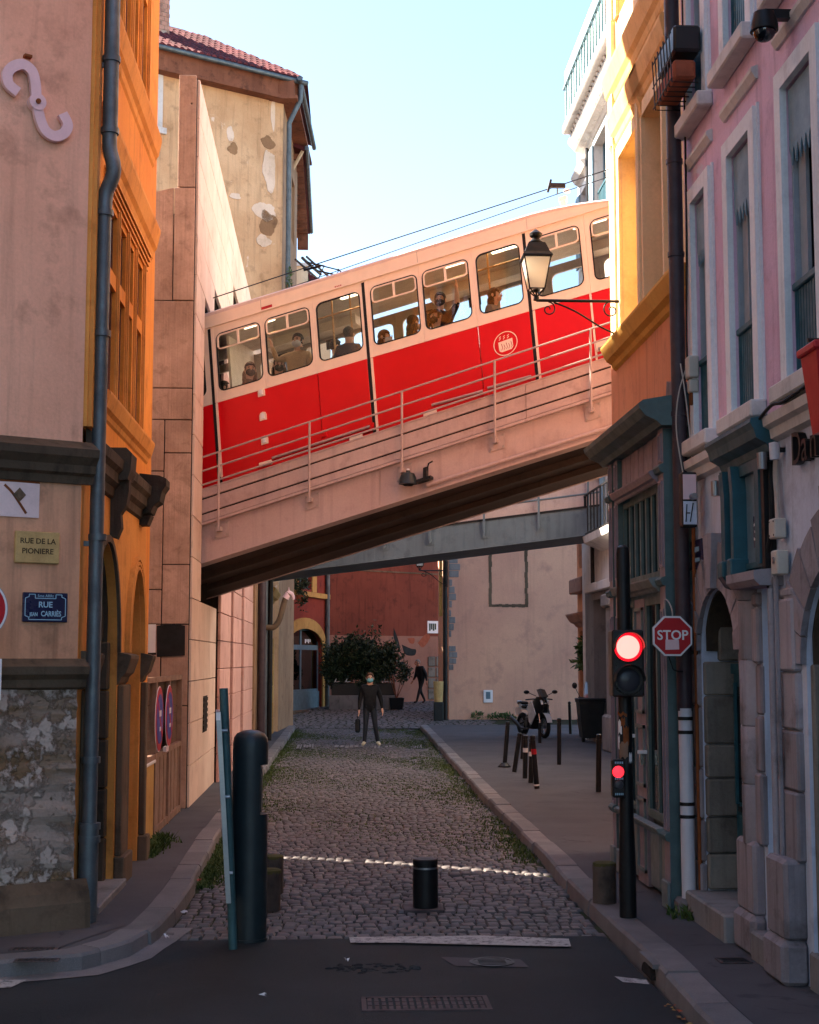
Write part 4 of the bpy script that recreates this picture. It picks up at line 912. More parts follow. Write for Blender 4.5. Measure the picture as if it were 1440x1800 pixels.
# ================================================================ BRIDGES AND TRAM
BA = Vector((-2.0, 21.81, 0)); th_ = math.atan(.29); BD = Vector((math.cos(th_), -math.sin(th_), 0)); BN = Vector((math.sin(th_), math.cos(th_), 0))
BZ, BG = 3.59, .283
TB = lambda p: BA+BD*p[0]-BN*p[2]+Vector((0, 0, BZ+BG*p[0]+p[1]))
def PB(px, py, off=0.):
    s, z = onpl(px, py, BA, BD, -BN, off); return s, z-BZ-BG*s
br = thing('funicular_bridge', (1.0, 22.5, 3.5), 'pink painted steel bridge with railing carrying the red car over the street', 'bridge')
S0, S1 = -3.0, 9.6
def joint_boxes(name, m, v0, v1, w0, w1, cuts):
    for a, c in zip(cuts, cuts[1:]): bx(name, m, br, TB, a+.003, c-.003, v0, v1, w0, w1)
joint_boxes('girder_plate', 'bridge_steel', 0.0, .56, -.05, 0, [S0, 2.75, 6.9, S1])
joint_boxes('bottom_flange', 'bridge_steel', -.03, .0, -.30, .035, [S0, S1])
for k, (v0, v1, w) in enumerate(((.535, .575, .085), (.590, .694, .045), (.718, .919, .062), (.943, 1.065, .08))):
    joint_boxes('fascia_board', 'bridge_steel', v0, v1, -.05, w, [S0, 4.92, S1])
for v in (.58, .706, .931): bx('fascia_groove', 'bridge_soffit', br, TB, S0, S1, v-.012, v+.012, -.05, .03)
bx('fascia_cap', 'bridge_steel', br, TB, S0, S1, 1.066, 1.085, -.10, .09)
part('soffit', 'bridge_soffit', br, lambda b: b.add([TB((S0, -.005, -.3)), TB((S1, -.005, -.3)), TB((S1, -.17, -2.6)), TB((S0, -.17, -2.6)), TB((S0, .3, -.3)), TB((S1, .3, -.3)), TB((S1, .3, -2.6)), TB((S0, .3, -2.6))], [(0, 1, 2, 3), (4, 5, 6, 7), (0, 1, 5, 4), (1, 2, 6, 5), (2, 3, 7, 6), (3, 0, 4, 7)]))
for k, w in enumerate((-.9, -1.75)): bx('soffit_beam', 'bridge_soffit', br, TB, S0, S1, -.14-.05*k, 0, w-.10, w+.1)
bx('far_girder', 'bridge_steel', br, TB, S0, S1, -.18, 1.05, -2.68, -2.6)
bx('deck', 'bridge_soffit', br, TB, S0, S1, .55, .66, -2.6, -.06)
PS = [.30, 1.71, 3.11, 4.48, 5.86, 7.26]
for s_x in PS:
    o = part('railing_post', 'rail_paint', br, lambda b: b.tube([TB((s_x, .36, .13)), TB((s_x, 1.56, .13))], .018, 8), None, True)
    b = MB(TB); b.box(s_x-.10, s_x+.12, .27, .49, 0, .016); b.box(s_x-.03, s_x+.03, .36, .42, .016, .14); b.build('base_plate', 'rail_paint', o)
    b = MB(TB)
    for a in (-.075, .095):
        for v in (.295, .465): b.box(s_x+a-.01, s_x+a+.01, v-.01, v+.01, .016, .026)
    b.build('bolts', 'tram_grey', o)
for v in (1.13, 1.34, 1.55):
    part('rail', 'rail_paint', br, lambda b: b.tube([TB((-.25 if v > 1.2 else S0*.2, v, .13)), TB((S1, v, .13))], .0135, 8), None, True)
s0, v0 = PB(752, 858); s1, v1 = PB(1085, 764)
part('conduit', 'bridge_steel', br, lambda b: (b.tube([TB((s0, .075, .05)), TB((S1, .075, .05))], .028, 8), [b.tube([TB((s, .075, .05)), TB((s+.04, .075, .05))], .034, 8) for s in (s0, 4.1, 5.0, 5.9, 6.8)]), None, True)
su, sv = PB(722, 845)
sp = thing('bridge_floodlight', TB((su, sv, .1)), 'green-grey bell-shaped floodlight on the bridge girder', 'floodlight')
c_ = TB((su, sv, .16))
part('housing', 'bollard_green', sp, lambda b: b.lathe([(.001, .13), (.03, .13), (.035, .10), (.09, .085), (.12, .02), (.13, -.06), (.14, -.07), (.10, -.075), (.001, -.07)], c_, 20), None, True); MATS['bollard_green']
part('lens', 'black_rubber', sp, lambda b: b.lathe([(.001, -.10), (.06, -.095), (.085, -.076), (.001, -.07)], c_, 16), None, True)
part('bracket', 'black_iron', sp, lambda b: (b.box(su+.12, su+.34, sv-.09, sv-.05, 0, .2), b.box(su+.22, su+.27, sv-.09, sv+.1, .02, .16), b.tube([(su+.25, sv+.02, .1), (su+.30, sv+.14, .14), (su+.36, sv+.15, .16)], .014, 6)), TB)
part('cap', 'sign_white', sp, lambda b: b.lathe([(.001, .16), (.022, .155), (.024, .13), (.001, .128)], c_, 10), None, True)
# abutment where the bridge enters the right-hand block
ab = thing('bridge_abutment', (6.8, 20.5, 0), 'pale rendered abutment block behind the orange house carrying the bridge end', 'wall')
part('wall', 'cladding_panel', ab, lambda b: (b.box(5.6, 10, 15.6, 17.6, 0, 11), b.box(5.6, 10, 22.6, 25.9, 0, 11), b.box(5.6, 10, 17.6, 22.6, 0, 4.6), b.box(5.6, 10, 17.6, 22.6, 10.4, 11), b.box(9.7, 10, 17.6, 22.6, 4.6, 10.4)))

# ---------------------------------------------------------------- the red car
TZ, TGr, SH, OFF = 6.04, .24, .085, .35
TR = lambda p: BA+BD*(p[0]-SH*p[1])+BN*(OFF-p[2])+Vector((0, 0, TZ+TGr*p[0]+p[1]))
def PR(px, py, q=0.):
    s, z = onpl(px, py, BA, BD, -BN, -OFF+q); b = (z-TZ-TGr*s)/(1+TGr*SH); return s+SH*b, b
tr = thing('funicular_car', TR((3, -1.5, -1)), 'red and cream funicular car climbing across the bridge', 'funicular')
A0, A1 = -3.2, 8.6
wins = [(-.80, -.08), (.12, .84), (.91, 1.63), (1.73, 2.42), (2.58, 3.31), (3.38, 4.09), (4.20, 4.86), (5.06, 5.75), (5.90, 6.72), (6.85, 7.7)]
edges = [-.9, .05, .875, 1.68, 2.47, 3.345, 4.145, 4.93, 5.825, 6.79, 8.3]
WB0, WB1, BTOP = .155, 1.065, 1.20
for (a, c), e0, e1 in zip(wins, edges, edges[1:]):
    o = part('window_panel', 'tram_cream', tr, lambda b: b.rring((e0+.0015, e1-.0015, 0.004, BTOP), (a, c, WB0, WB1), .10, -.06, 0), TR)
    part('gasket', 'black_rubber', o, lambda b: b.rband((a, c, WB0, WB1), .10, .017, -.03, .006), TR)
    b = MB(TR); b.box(a+.012, c-.012, WB0+.012, WB1-.012, -.022, -.018); b.build('pane', 'tram_glass', o)
    if (a, c) not in ((1.73, 2.42), (4.20, 4.86)):
        m_ = (a+c)/2; vt = WB1-.26
        part('vent_frame', 'tram_cream', o, lambda b: (b.rband((a+.02, c-.02, vt, WB1-.02), .07, .02, -.016, .010), b.box(m_-.016, m_+.016, vt+.02, WB1-.04, -.016, .009)), TR)
    # far side
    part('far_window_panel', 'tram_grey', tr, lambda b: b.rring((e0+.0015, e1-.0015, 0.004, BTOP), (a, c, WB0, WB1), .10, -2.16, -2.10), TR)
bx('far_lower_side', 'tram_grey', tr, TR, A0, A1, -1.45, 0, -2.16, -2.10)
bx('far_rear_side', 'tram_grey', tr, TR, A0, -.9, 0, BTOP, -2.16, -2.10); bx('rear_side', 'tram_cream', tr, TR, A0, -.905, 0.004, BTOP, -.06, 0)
segs = [(A0, .0), (.075, 1.68), (1.69, 2.455), (2.535, 4.145), (4.155, 4.915), (4.99, 5.82), (5.83, A1)]
for k, (a, c) in enumerate(segs):
    bx('door_panel' if k in (2, 4) else 'side_panel', 'tram_red', tr, TR, a, c, -1.42 if k not in (2, 4) else -1.10, 0, -.06, .012 if k in (2, 4) else 0., c=.005)
for k in (2, 4): a, c = segs[k]; bx('sill_panel', 'tram_red', tr, TR, a, c, -1.42, -1.115, -.06, .0)
for a in (.0375, 2.495, 4.952):
    bx('gap_seal', 'black_rubber', tr, TR, a-.035, a+.012, -1.15, BTOP-.03, -.05, .004)
    bx('gap_trim', 'tram_cream', tr, TR, a+.014, a+.05, -1.15, -.01, -.05, .01); bx('gap_pillar', 'tram_cream', tr, TR, a+.012, a+.05, 0.0, BTOP, -.05, .008)
bx('trim', 'tram_cream', tr, TR, 5.80, 5.828, -1.15, .0, .002, .012)
def TRr(p):        # the roof line droops towards the upper cab end
    k = max(0., min(1., (p[1]-1.2)/.2)); return TR((p[0], p[1]-k*min(.12*max(0., p[0]-5.1)**1.6, .4), p[2]))
CUT = [A0, 1, 3, 4.6, 5.1, 5.4, 5.7, 6.0, 6.3, 6.6, 7.0, 7.6, A1]
part('letter_board', 'tram_cream', tr, lambda b: [b.box(p, q, BTOP, 1.40, -.06, .022) for p, q in zip(CUT, CUT[1:])], TRr)
bx('drip_rail', 'tram_cream', tr, TR, A0, A1, BTOP-.012, BTOP+.010, .0, .034); part('roof_rail', 'tram_roof', tr, lambda b: [b.box(p, q, 1.392, 1.412, -.06, .034) for p, q in zip(CUT, CUT[1:])], TRr)
for a in (-.2, .88, 3.34, 5.0): bx('board_joint', 'tram_grey', tr, TR, a, a+.006, BTOP+.012, 1.39, .0215, .0235)
RP = [(1.405, .03), (1.47, -.10), (1.55, -.45), (1.59, -1.05), (1.55, -1.65), (1.47, -2.0), (1.405, -2.14), (1.36, -2.14), (1.36, .02)]
part('roof', 'tram_roof', tr, lambda b: b.add([(a, *p) for a in CUT for p in RP], [(i*9+k, i*9+(k+1) % 9, i*9+9+(k+1) % 9, i*9+9+k) for i in range(len(CUT)-1) for k in range(9)]+[tuple(range(9)), tuple(range((len(CUT)-1)*9, len(CUT)*9))]), TRr, True)
bx('ceiling', 'tram_ceiling', tr, TR, A0, A1, 1.27, 1.30, -2.1, -.06); bx('floor', 'tram_grey', tr, TR, A0, A1, -.90, -.86, -2.1, -.06)
bx('underframe', 'black_rubber', tr, TR, A0+.2, A1-.2, -1.5, -1.0, -2.0, -.12)
for a in (.6, 3.4, 6.0): bx('ceiling_duct', 'tram_ceiling', tr, TR, a-.25, a+1.3, 1.12, 1.27, -2.08, -1.7)
emit('cabin_lamp', (1.0, .80, .52, 1), 1.6)
for a in (.35, 1.95, 3.6, 4.35, 5.6): bx('ceiling_lamp', 'cabin_lamp', tr, TR, a, a+.5, 1.245, 1.268, -.75, -.45)
for a in (.40, 1.28, 2.9, 3.7): bx('notice_frame', 'black_rubber', tr, TR, a, a+.2, .92, 1.08, -2.098, -2.085)
bx('partition', 'tram_ceiling', tr, TR, 4.78, 4.82, -.86, 1.27, -2.1, -1.1); bx('partition', 'tram_ceiling', tr, TR, -.02, .02, -.86, 1.27, -2.1, -.9)
for a in (1.86, 2.15, 4.31): part('grab_pole', 'brass_pole', tr, lambda b: b.tube([TR((a, -.86, -.45)), TR((a, 1.27, -.45))], .016, 8), None, True)
part('grab_rail', 'brass_pole', tr, lambda b: b.tube([TR((-.7, .93, -.35)), TR((6.5, .93, -.35))], .014, 6), None, True)
for a in (.30, 1.10, 2.7, 3.5, 5.2):
    part('seat', 'seat_blue', tr, lambda b: (b.cbox(a, a+.42, -.48, -.42, -.62, -.14, .02), b.cbox(a+.40, a+.47, -.45, .02, -.62, -.14, .02), b.box(a+.1, a+.32, -.86, -.48, -.5, -.3)), TR)
# side lamps, steps, rods
for px, py in ((460, 690), (463, 732), (466, 774)):
    a, v = PR(px, py)
    o = part('side_lamp', 'tram_cream', tr, lambda b: b.prism([(a-.055, v-.06), (a+.055, v-.06), (a+.055, v+.02), (a+.04, v+.055), (a, v+.07), (a-.04, v+.055), (a-.055, v+.02)], 0, .02), TR)
    b = MB(TR); b.prism([(a-.022, v-.04), (a+.022, v-.04), (a+.022, v+.03), (a, v+.045), (a-.022, v+.03)], .02, .04); b.build('lens', 'sign_white', o)
for px, py in ((468, 815), (627, 769), (757, 727)):
    a, v = PR(px, py); bx('step_plate', 'tram_cream', tr, TR, a-.10, a+.10, v-.035, v+.03, 0, .05, c=.008)
for (xa, ya, xb, yb) in ((480, 806, 652, 750), (760, 713, 850, 688), (858, 683, 935, 662)):
    p, q = PR(xa, ya), PR(xb, yb); part('handle_rod', 'rail_paint', tr, lambda b: b.tube([TR((p[0], p[1], .04)), TR((q[0], q[1], .04))], .02, 8), None, True)
for px, py in ((655, 750), (855, 690), (938, 662), (572, 762)):
    a, v = PR(px, py); bx('rod_bracket', 'tram_red', tr, TR, a-.04, a+.03, v-.05, v+.05, .0, .05)
a, v = PR(1068, 608); bx('step_plate', 'tram_cream', tr, TR, a-.17, a+.3, v-.05, v+.09, 0, .03, c=.01); bx('step_tread', 'tram_grey', tr, TR, a-.13, a+.26, v-.03, v+.0, .03, .07)
a, v = PR(470, 541); o = bx('route_plate', 'sign_red', tr, TR, a-.085, a+.085, v-.02, v+.025, .022, .028)
for px, py in ((595, 504), (876, 421)):
    a, v = PR(px, py); part('number_mark', 'sign_red', tr, lambda b: [b.box(a-.05+.028*k, a-.032+.028*k, v-.012, v+.014, .022, .0245) for k in range(4)], TR)
# crest on the door: ring, crown and shield
a, v = PR(889, 604)
part('crest_ring', 'tram_cream', tr, lambda b: b.add([(a+r*math.cos(2*PI*k/40), v+r*math.sin(2*PI*k/40), w) for w in (.0125, .0145) for r in (.166, .178) for k in range(40)], [(o*80+k, o*80+(k+1) % 40, o*80+40+(k+1) % 40, o*80+40+k) for o in (0, 1) for k in range(40)]), TR)
part('crest_shield', 'tram_cream', tr, lambda b: b.prism([(a-.105, v+.04), (a+.105, v+.055), (a+.11, v-.07), (a+.085, v-.105), (a+.02, v-.11), (a-.06, v-.115), (a-.09, v-.10), (a-.1, v-.07)], .0125, .0145), TR)
part('crest_marks', 'sign_red', tr, lambda b: [ribbon(b, [(a-.06+.035*k, v+.01-.02*(k % 2)), (a-.045+.035*k, v-.06), (a-.065+.035*k, v-.085)], .008, .0146, .0156) for k in range(5)], TR)
part('crest_crown', 'tram_cream', tr, lambda b: [ribbon(b, [(a-.09+.06*k, v+.07), (a-.065+.06*k, v+.09), (a-.085+.06*k, v+.105), (a-.06+.06*k, v+.12)], .012, .0125, .0145) for k in range(3)], TR)
# pantograph and roof gear
pc = [PR(px, py, -1.0) for px, py in ((540, 490), (548, 468), (578, 474), (604, 482), (586, 490), (600, 492))]
def f(b):
    g = lambda i, q: TR((pc[i][0], pc[i][1], q))
    for q in (-.75, -1.25):
        b.tube([TR((pc[4][0]-.05, 1.5, q)), g(3, q), g(1, q)], .012, 6); b.tube([TR((pc[1][0]+.05, 1.5, q)), g(2, q), g(1, q)], .010, 6)
    b.tube([g(1, -.5), g(1, -1.5)], .025, 6); b.tube([g(3, -.7), g(3, -1.3)], .012, 6)
    b.tube([TR((pc[1][0]-.08, pc[1][1]-.03, -.4)), TR((pc[1][0]-.08, pc[1][1]-.03, -1.6))], .018, 6); b.tube([TR((pc[1][0]+.10, pc[1][1]-.04, -.4)), TR((pc[1][0]+.1, pc[1][1]-.04, -1.6))], .018, 6)
    b.tube([TR((pc[1][0]-.12, pc[1][1]-.04, -.95)), TR((pc[1][0]+.16, pc[1][1]-.06, -.95))], .02, 6)
part('pantograph', 'black_iron', tr, f)
a, v = PR(991, 366, -.8); part('roof_horn', 'tram_roof', tr, lambda b: (b.box(a-.04, a+.04, 1.5, 1.78, -.9, -.8), b.box(a-.06, a+.06, 1.76, 1.82, -.92, -.78)), TR)
# overhead wires
def wire(pts, off, r_, label):
    P_ = []
    for px, py in pts:
        s, z = onpl(px, py, BA, BD, -BN, -off); q = BA+BD*s+BN*off; P_.append(Vector((q.x, q.y, z)))
    P_ = [P_[0]+(P_[0]-P_[1]).normalized()*2.]+P_+[P_[-1]+(P_[-1]-P_[-2]).normalized()*3]
    o = MB().tube(P_, r_, 6).build('overhead_wire', 'black_iron'); tag(o, label, 'wire', 'overhead wires above the bridge'); return P_
w1 = wire([(365, 527), (548, 467), (980, 327), (1085, 293)], 1.25, .009, 'upper overhead wire running from the tunnel wall over the red car')
w2 = wire([(565, 486), (980, 341), (1085, 306)], 1.6, .0065, 'lower thin overhead wire rising to the right behind the car roof')
ic = thing('wire_insulator', w1[3], 'small clamp and insulators on the overhead wires near the white house', 'insulator')
part('clamp', 'black_iron', ic, lambda b: (b.box(w1[3].x-.12, w1[3].x+.12, w1[3].y-.03, w1[3].y+.03, w1[3].z-.03, w1[3].z+.04), b.tube([w1[3]+Vector((-.1, 0, .1)), w1[3]+Vector((-.15, 0, -.1))], .02, 6), b.tube([w1[3], w2[2]], .012, 6)))
part('insulator', 'sign_white', ic, lambda b: b.ball(w2[2]+Vector((.15, 0, .05)), (.06, .04, .04)))

# ---------------------------------------------------------------- far grey bridge
B2 = Vector((-2.2, 36.45, 0)); th2 = math.atan(.27); D2 = Vector((math.cos(th2), -math.sin(th2), 0)); N2 = Vector((math.sin(th2), math.cos(th2), 0))
sa, za = onpl(600, 992, B2, D2, -N2); sb, zb = onpl(1035, 938, B2, D2, -N2); G2 = (zb-za)/(sb-sa)
T2 = lambda p: B2+D2*p[0]-N2*p[2]+Vector((0, 0, za+G2*(p[0]-sa)+p[1]))
b2 = thing('grey_bridge', (2, 36, 4), 'grey steel footbridge crossing the street behind the pink bridge', 'bridge')
E0, E1 = -.5, sb+2.2
bx('girder_plate', 'grey_steel', b2, T2, E0, E1, 0, .62, -.06, 0); bx('bottom_flange', 'grey_steel', b2, T2, E0, E1, -.04, 0, -2., .05); bx('top_edge', 'black_iron', b2, T2, E0, E1, .62, .67, -.06, .03)
bx('upper_board', 'bridge_steel', b2, T2, E0, E1, .67, .95, -.2, -.12); bx('upper_board', 'bridge_steel', b2, T2, E0, E1, .96, 1.3, -.22, -.14); bx('cap', 'grey_steel', b2, T2, E0, E1, 1.3, 1.34, -.3, -.1)
bx('far_girder', 'grey_steel', b2, T2, E0, E1, 0, 1.3, -2.06, -2.)
for k in range(34): s_ = E0+.25*k; bx('stiffener', 'grey_steel', b2, T2, s_, s_+.012, .01, .61, 0, .006)
for px in (600, 677, 757, 852, 948, 1035):
    s, _ = onpl(px, 900, B2, D2, -N2); o = bx('railing_post', 'grey_steel', b2, T2, s-.025, s+.025, .25, 1.7, .08, .12); b = MB(T2); b.box(s-.11, s+.11, .2, .42, 0, .02); b.box(s-.03, s+.03, .28, .34, .02, .1); b.build('base_plate', 'grey_steel', o)
for v in (.95, 1.3, 1.68): part('rail', 'grey_steel', b2, lambda b: b.tube([T2((E0, v, .1)), T2((E1, v, .1))], .022, 6), None, True)
# ================================================================ RIGHT SIDE
def TX(X): return frame((X, 0, 0), (0, 1, 0), (-1, 0, 0))
# ---------------------------------------------------------------- orange house with timber shopfront
TO3 = TX(3.0)
og = thing('orange_house', (4.5, 13.5, 0), 'orange and yellow rendered house with dark green shopfront at right', 'house')
OW = [(13.86, 14.78, 5.44, 7.42), (12.80, 13.62, 5.44, 7.42), (13.86, 14.78, 9.0, 10.9), (12.80, 13.62, 9.0, 10.9)]
part('upper_wall', 'pale_render', og, lambda b: b.wall(11.9, 15.2, 5.32, 15, .35, OW), TO3)
part('middle_wall', 'salmon_render', og, lambda b: b.box(11.9, 15.2, 0, 5.32, -.35, 0), TO3)
part('gable_end', 'salmon_render', og, lambda b: b.box(3.0, 9.5, 15.2, 15.5, 0, 15)); part('roof_slab', 'roof_tile', og, lambda b: b.box(2.6, 9.5, 11.9, 15.7, 15, 15.4))
mould('sill_cornice', 'yellow_render', 5.22, (1.1, 1.05), 11.9, 15.24, TO3, og)
for (a, c, v0, v1) in OW:
    o = part('shutter', 'yellow_render', og, lambda b: b.box(a, c, v0, v1, -.34, -.27), TO3)
    for k in range(5):
        q = MB(TO3); q.cbox(a+(c-a)*k/5+.004, a+(c-a)*(k+1)/5-.004, v0+.02, v1-.02, -.27, -.252, .004); q.build('board', 'yellow_render', o)
    part('window_surround', 'pale_render', og, lambda b: (b.box(a-.13, a-.005, v0, v1+.15, 0, .035), b.box(c+.005, c+.13, v0, v1+.15, 0, .035), b.box(a-.005, c+.005, v1+.005, v1+.15, 0, .034), b.box(a-.17, a-.13, v0, v1+.2, 0, .06), b.box(c+.13, c+.17, v0, v1+.2, 0, .06)), TO3)
    mould('window_hood', 'pale_orange', v1+.2, (1.5, .6), a-.3, c+.28, TO3, og)
    for u in (a-.22, c+.22): part('hood_bracket', 'pale_orange', og, lambda b: b.profile([(v1+.0, 0), (v1+.02, .04), (v1+.12, .05), (v1+.2, .08), (v1+.2, 0)], u-.05, u+.05), TO3)
mould('storey_cornice', 'pale_orange', 8.1, (1.7, .7), 11.9, 15.26, TO3, og)
part('corner_pilaster', 'pale_render', og, lambda b: b.box(15.0, 15.21, 5.5, 15, 0, .05), TO3)
# shopfront
TS3 = TX(2.72); SF0, SF1 = 11.86, 14.28
bx('shopfront_body', 'shop_green', og, TS3, SF0, SF1, .12, 4.12, -.27, -.12)
part('shopfront_cornice', 'shop_green', og, lambda b: (b.profile([(4.06, -.2), (4.06, .04), (4.10, .08), (4.14, .17), (4.20, .22), (4.24, .23), (4.27, .19), (4.34, -.2)], SF0-.14, SF1+.1)), TS3)
part('cornice_end_roof', 'zinc_pipe', og, lambda b: b.prism([(SF0-.12, 4.3), (SF0+.3, 4.33), (SF0+.25, 4.5), (SF0-.05, 4.42)], -.27, -.1), TS3)
bx('signboard', 'shop_mauve', og, TS3, 12.06, 13.82, 3.74, 4.06, -.12, -.06)
for k in range(9): bx('board', 'shop_mauve', og, TS3, 12.065+k*.194, 12.065+k*.194+.188, 3.745, 4.055, -.06, -.05+.004*(k % 3))
for u0, u1 in ((SF0, 12.05), (13.83, 13.99), (14.12, SF1)):
    o = bx('pilaster', 'shop_mauve', og, TS3, u0, u1, .12, 4.06, -.12, 0)
    for v0, v1 in ((.75, 2.55), (2.9, 3.62), (3.78, 4.02)):
        q = MB(TS3); e = .035; q.box(u0+e, u1-e, v0, v0+.02, 0, .014); q.box(u0+e, u1-e, v1-.02, v1, 0, .014); q.box(u0+e, u0+e+.018, v0+.02, v1-.02, 0, .014); q.box(u1-e-.018, u1-e, v0+.02, v1-.02, 0, .014); q.build('panel_moulding', 'shop_mauve', o)
    for v in (.66, 2.74, 3.68):
        q = MB(TS3); q.profile([(v, 0), (v+.01, .03), (v+.05, .045), (v+.07, .03), (v+.08, 0)], u0-.02, u1+.02); q.build('band', 'shop_green', o)
    q = MB(TS3); q.cbox(u0-.015, u1+.015, .12, .34, 0, .03, .008); q.build('plinth', 'shop_grey', o)
    q = MB(TS3); q.box(u0-.006, u0-.002, .12, 4.05, -.26, -.002); q.build('side_face', 'shop_green', o)
mould('transom', 'shop_mauve', 3.62, (.45, .5), 12.06, 13.82, TS3, og); mould('transom', 'shop_grey', 2.70, (.5, .6), 12.06, 13.82, TS3, og); mould('base_rail', 'shop_grey', .66, (.35, .4), 12.06, 13.82, TS3, og)
window(og, TS3, 12.06, 13.82, 2.84, 3.62, -.05, 'shop_green', 'dark_glass', 7, 1, .05, .055, bd=.05)
window(og, TS3, 12.06, 12.9, .76, 2.68, -.05, 'shop_green', 'dark_glass', 2, 1, .07, .05, bd=.05)
o = bx('shop_door', 'shop_mauve', og, TS3, 12.93, 13.35, .14, 2.68, -.11, -.05)
part('door_moulding', 'shop_grey', o, lambda b: [(b.box(12.97, 13.31, v0, v0+.03, -.05, -.03), b.box(12.97, 13.31, v1-.03, v1, -.05, -.03), b.box(12.97, 13.0, v0, v1, -.05, -.03), b.box(13.28, 13.31, v0, v1, -.05, -.03)) for v0, v1 in ((.25, .9), (1.0, 1.55), (1.65, 2.6))], TS3); part('handle', 'chrome', o, lambda b: b.box(12.955, 12.985, 1.2, 1.32, -.05, .0), TS3)
window(og, TS3, 13.38, 13.82, .76, 2.68, -.05, 'shop_green', 'dark_glass', 1, 1, .06, .05, bd=.05)
for k, (a, c) in enumerate(((12.06, 12.46), (12.50, 12.90), (13.38, 13.82))): bx('base_panel', 'shop_grey', og, TS3, a+.02, c-.02, .16, .64, -.12, -.06, c=.015)
for u, v in ((13.36, 1.42), (12.9, 1.30)): bx('shutter_latch', 'sign_white', og, TS3, u, u+.04, v, v+.03, -.05, .03)

# ---------------------------------------------------------------- pink house
XP = 2.95; TP3 = TX(XP); YN = 3.5
pk = thing('pink_house', (4.5, 8, 0), 'pink rendered house with pale window surrounds and stone doorways at right', 'house')
PW = [(11.08, 11.54), (9.84, 10.42), (8.50, 9.10), (7.2, 7.8)]
HO = [(a, c, 3.93, 5.88) for a, c in PW]+[(a, c, 6.62, 8.5) for a, c in PW]+[(a, c, 9.6, 11.5) for a, c in PW]
part('upper_wall', 'pink_render', pk, lambda b: b.wall(YN, 11.88, 3.70, 14, .3, HO), TP3)
GH = [(10.52, 11.62, .0, 2.68), (9.50, 9.92, .0, 2.62), (7.6, 9.0, .0, 2.72)]
part('ground_wall', 'lilac_base', pk, lambda b: (b.wall(YN, 11.88, 0, 3.70, .5, GH), b.spandrel(10.52, 11.62, 2.2, 2.68, -.03, -.001), b.spandrel(7.6, 9.0, 2.1, 2.72, -.03, -.001)), TP3)
part('end_wall', 'pink_render', pk, lambda b: b.box(3.3, 8, 3.5, 3.8, 0, 14)); part('party_wall', 'pink_render', pk, lambda b: b.box(3.3, 9.5, 11.6, 11.88, 0, 14)); part('roof_slab', 'roof_tile', pk, lambda b: b.box(2.6, 9.5, 3.2, 11.9, 14, 14.3))
STRG = [(3.58, 0), (3.60, .05), (3.66, .06), (3.68, .10), (3.74, .11), (3.76, .05), (3.80, 0)]
part('string_course', 'white_stone', pk, lambda b: b.profile(STRG, YN, 11.85), TP3)
for i, (a, c) in enumerate(PW):
    for v0, v1, fl in ((3.93, 5.88, 0), (6.62, 8.5, 1), (9.6, 11.5, 2)):
        e = .125
        o = part('window_surround', 'blue_white', pk, lambda b: (b.box(a-e, a, v0-.02, v1+e, 0, .045), b.box(c, c+e, v0-.02, v1+e, 0, .045), b.box(a, c, v1, v1+e, 0, .044), b.box(a-e-.02, a-e, v0-.02, v1+e+.02, 0, .02), b.box(c+e, c+e+.02, v0-.02, v1+e+.02, 0, .02)), TP3)
        q = MB(TP3)
        if fl == 0: q.cbox(a-.16, c+.16, v0-.14, v0-.02, 0, .12, .012)
        else: q.cbox(a-.18, c+.18, v0-.14, v0-.02, 0, .13, .012); q.profile([(v0-.42, 0), (v0-.42, .02), (v0-.37, .05), (v0-.34, .05), (v0-.32, 0)], a-.14, c+.14)
        q.build('sill', 'white_stone', o)
        window(pk, TP3, a, c, v0, v1, -.09, 'shutter_grey', 'window_glass', 2, 1, .04, .03, bd=.2)
        if fl < 2:
            # scalloped valance, roller box and side shutters
            def f(b):
                n = 7; p = [(a+.01, v1-.02), (a+.01, v1-.42)]
                for k in range(n):
                    x0 = a+.01+(c-a-.02)*k/n; x1 = a+.01+(c-a-.02)*(k+1)/n
                    p += [(x0+(x1-x0)*.25, v1-.46), (x0+(x1-x0)*.5, v1-.54), (x0+(x1-x0)*.75, v1-.46), (x1, v1-.42)]
                b.prism(p+[(c-.01, v1-.02)], -.022, -.010)
            part('valance', 'awning_blue', pk, f, TP3)
            part('shutter', 'shutter_grey', pk, lambda b: (b.box(c-.03, c-.003, v0+.01, v1-.01, -.085, -.025), b.box(a+.003, a+.02, v0+.01, v1-.01, -.085, -.025), b.box(c-.17, c-.035, v0+.62, v1-.01, -.085, -.06)), TP3)
            gb = part('guard_rail', 'teal_paint', pk, lambda b: (b.cbox(a+.004, c-.004, v0+.58, v0+.63, -.055, -.002, .008), b.box(a+.004, a+.03, v0+.03, v0+.59, -.05, -.02), b.box(c-.03, c-.004, v0+.03, v0+.59, -.05, -.02), b.box(a+.004, c-.004, v0+.03, v0+.06, -.05, -.02)), TP3)
            for k in range(11):
                q = MB(TP3); u = a+.03+(c-a-.06)*k/10; q.box(u-.018, u+.018, v0+.04, v0+.58, -.045, -.025); q.build('slat', 'teal_paint', gb)
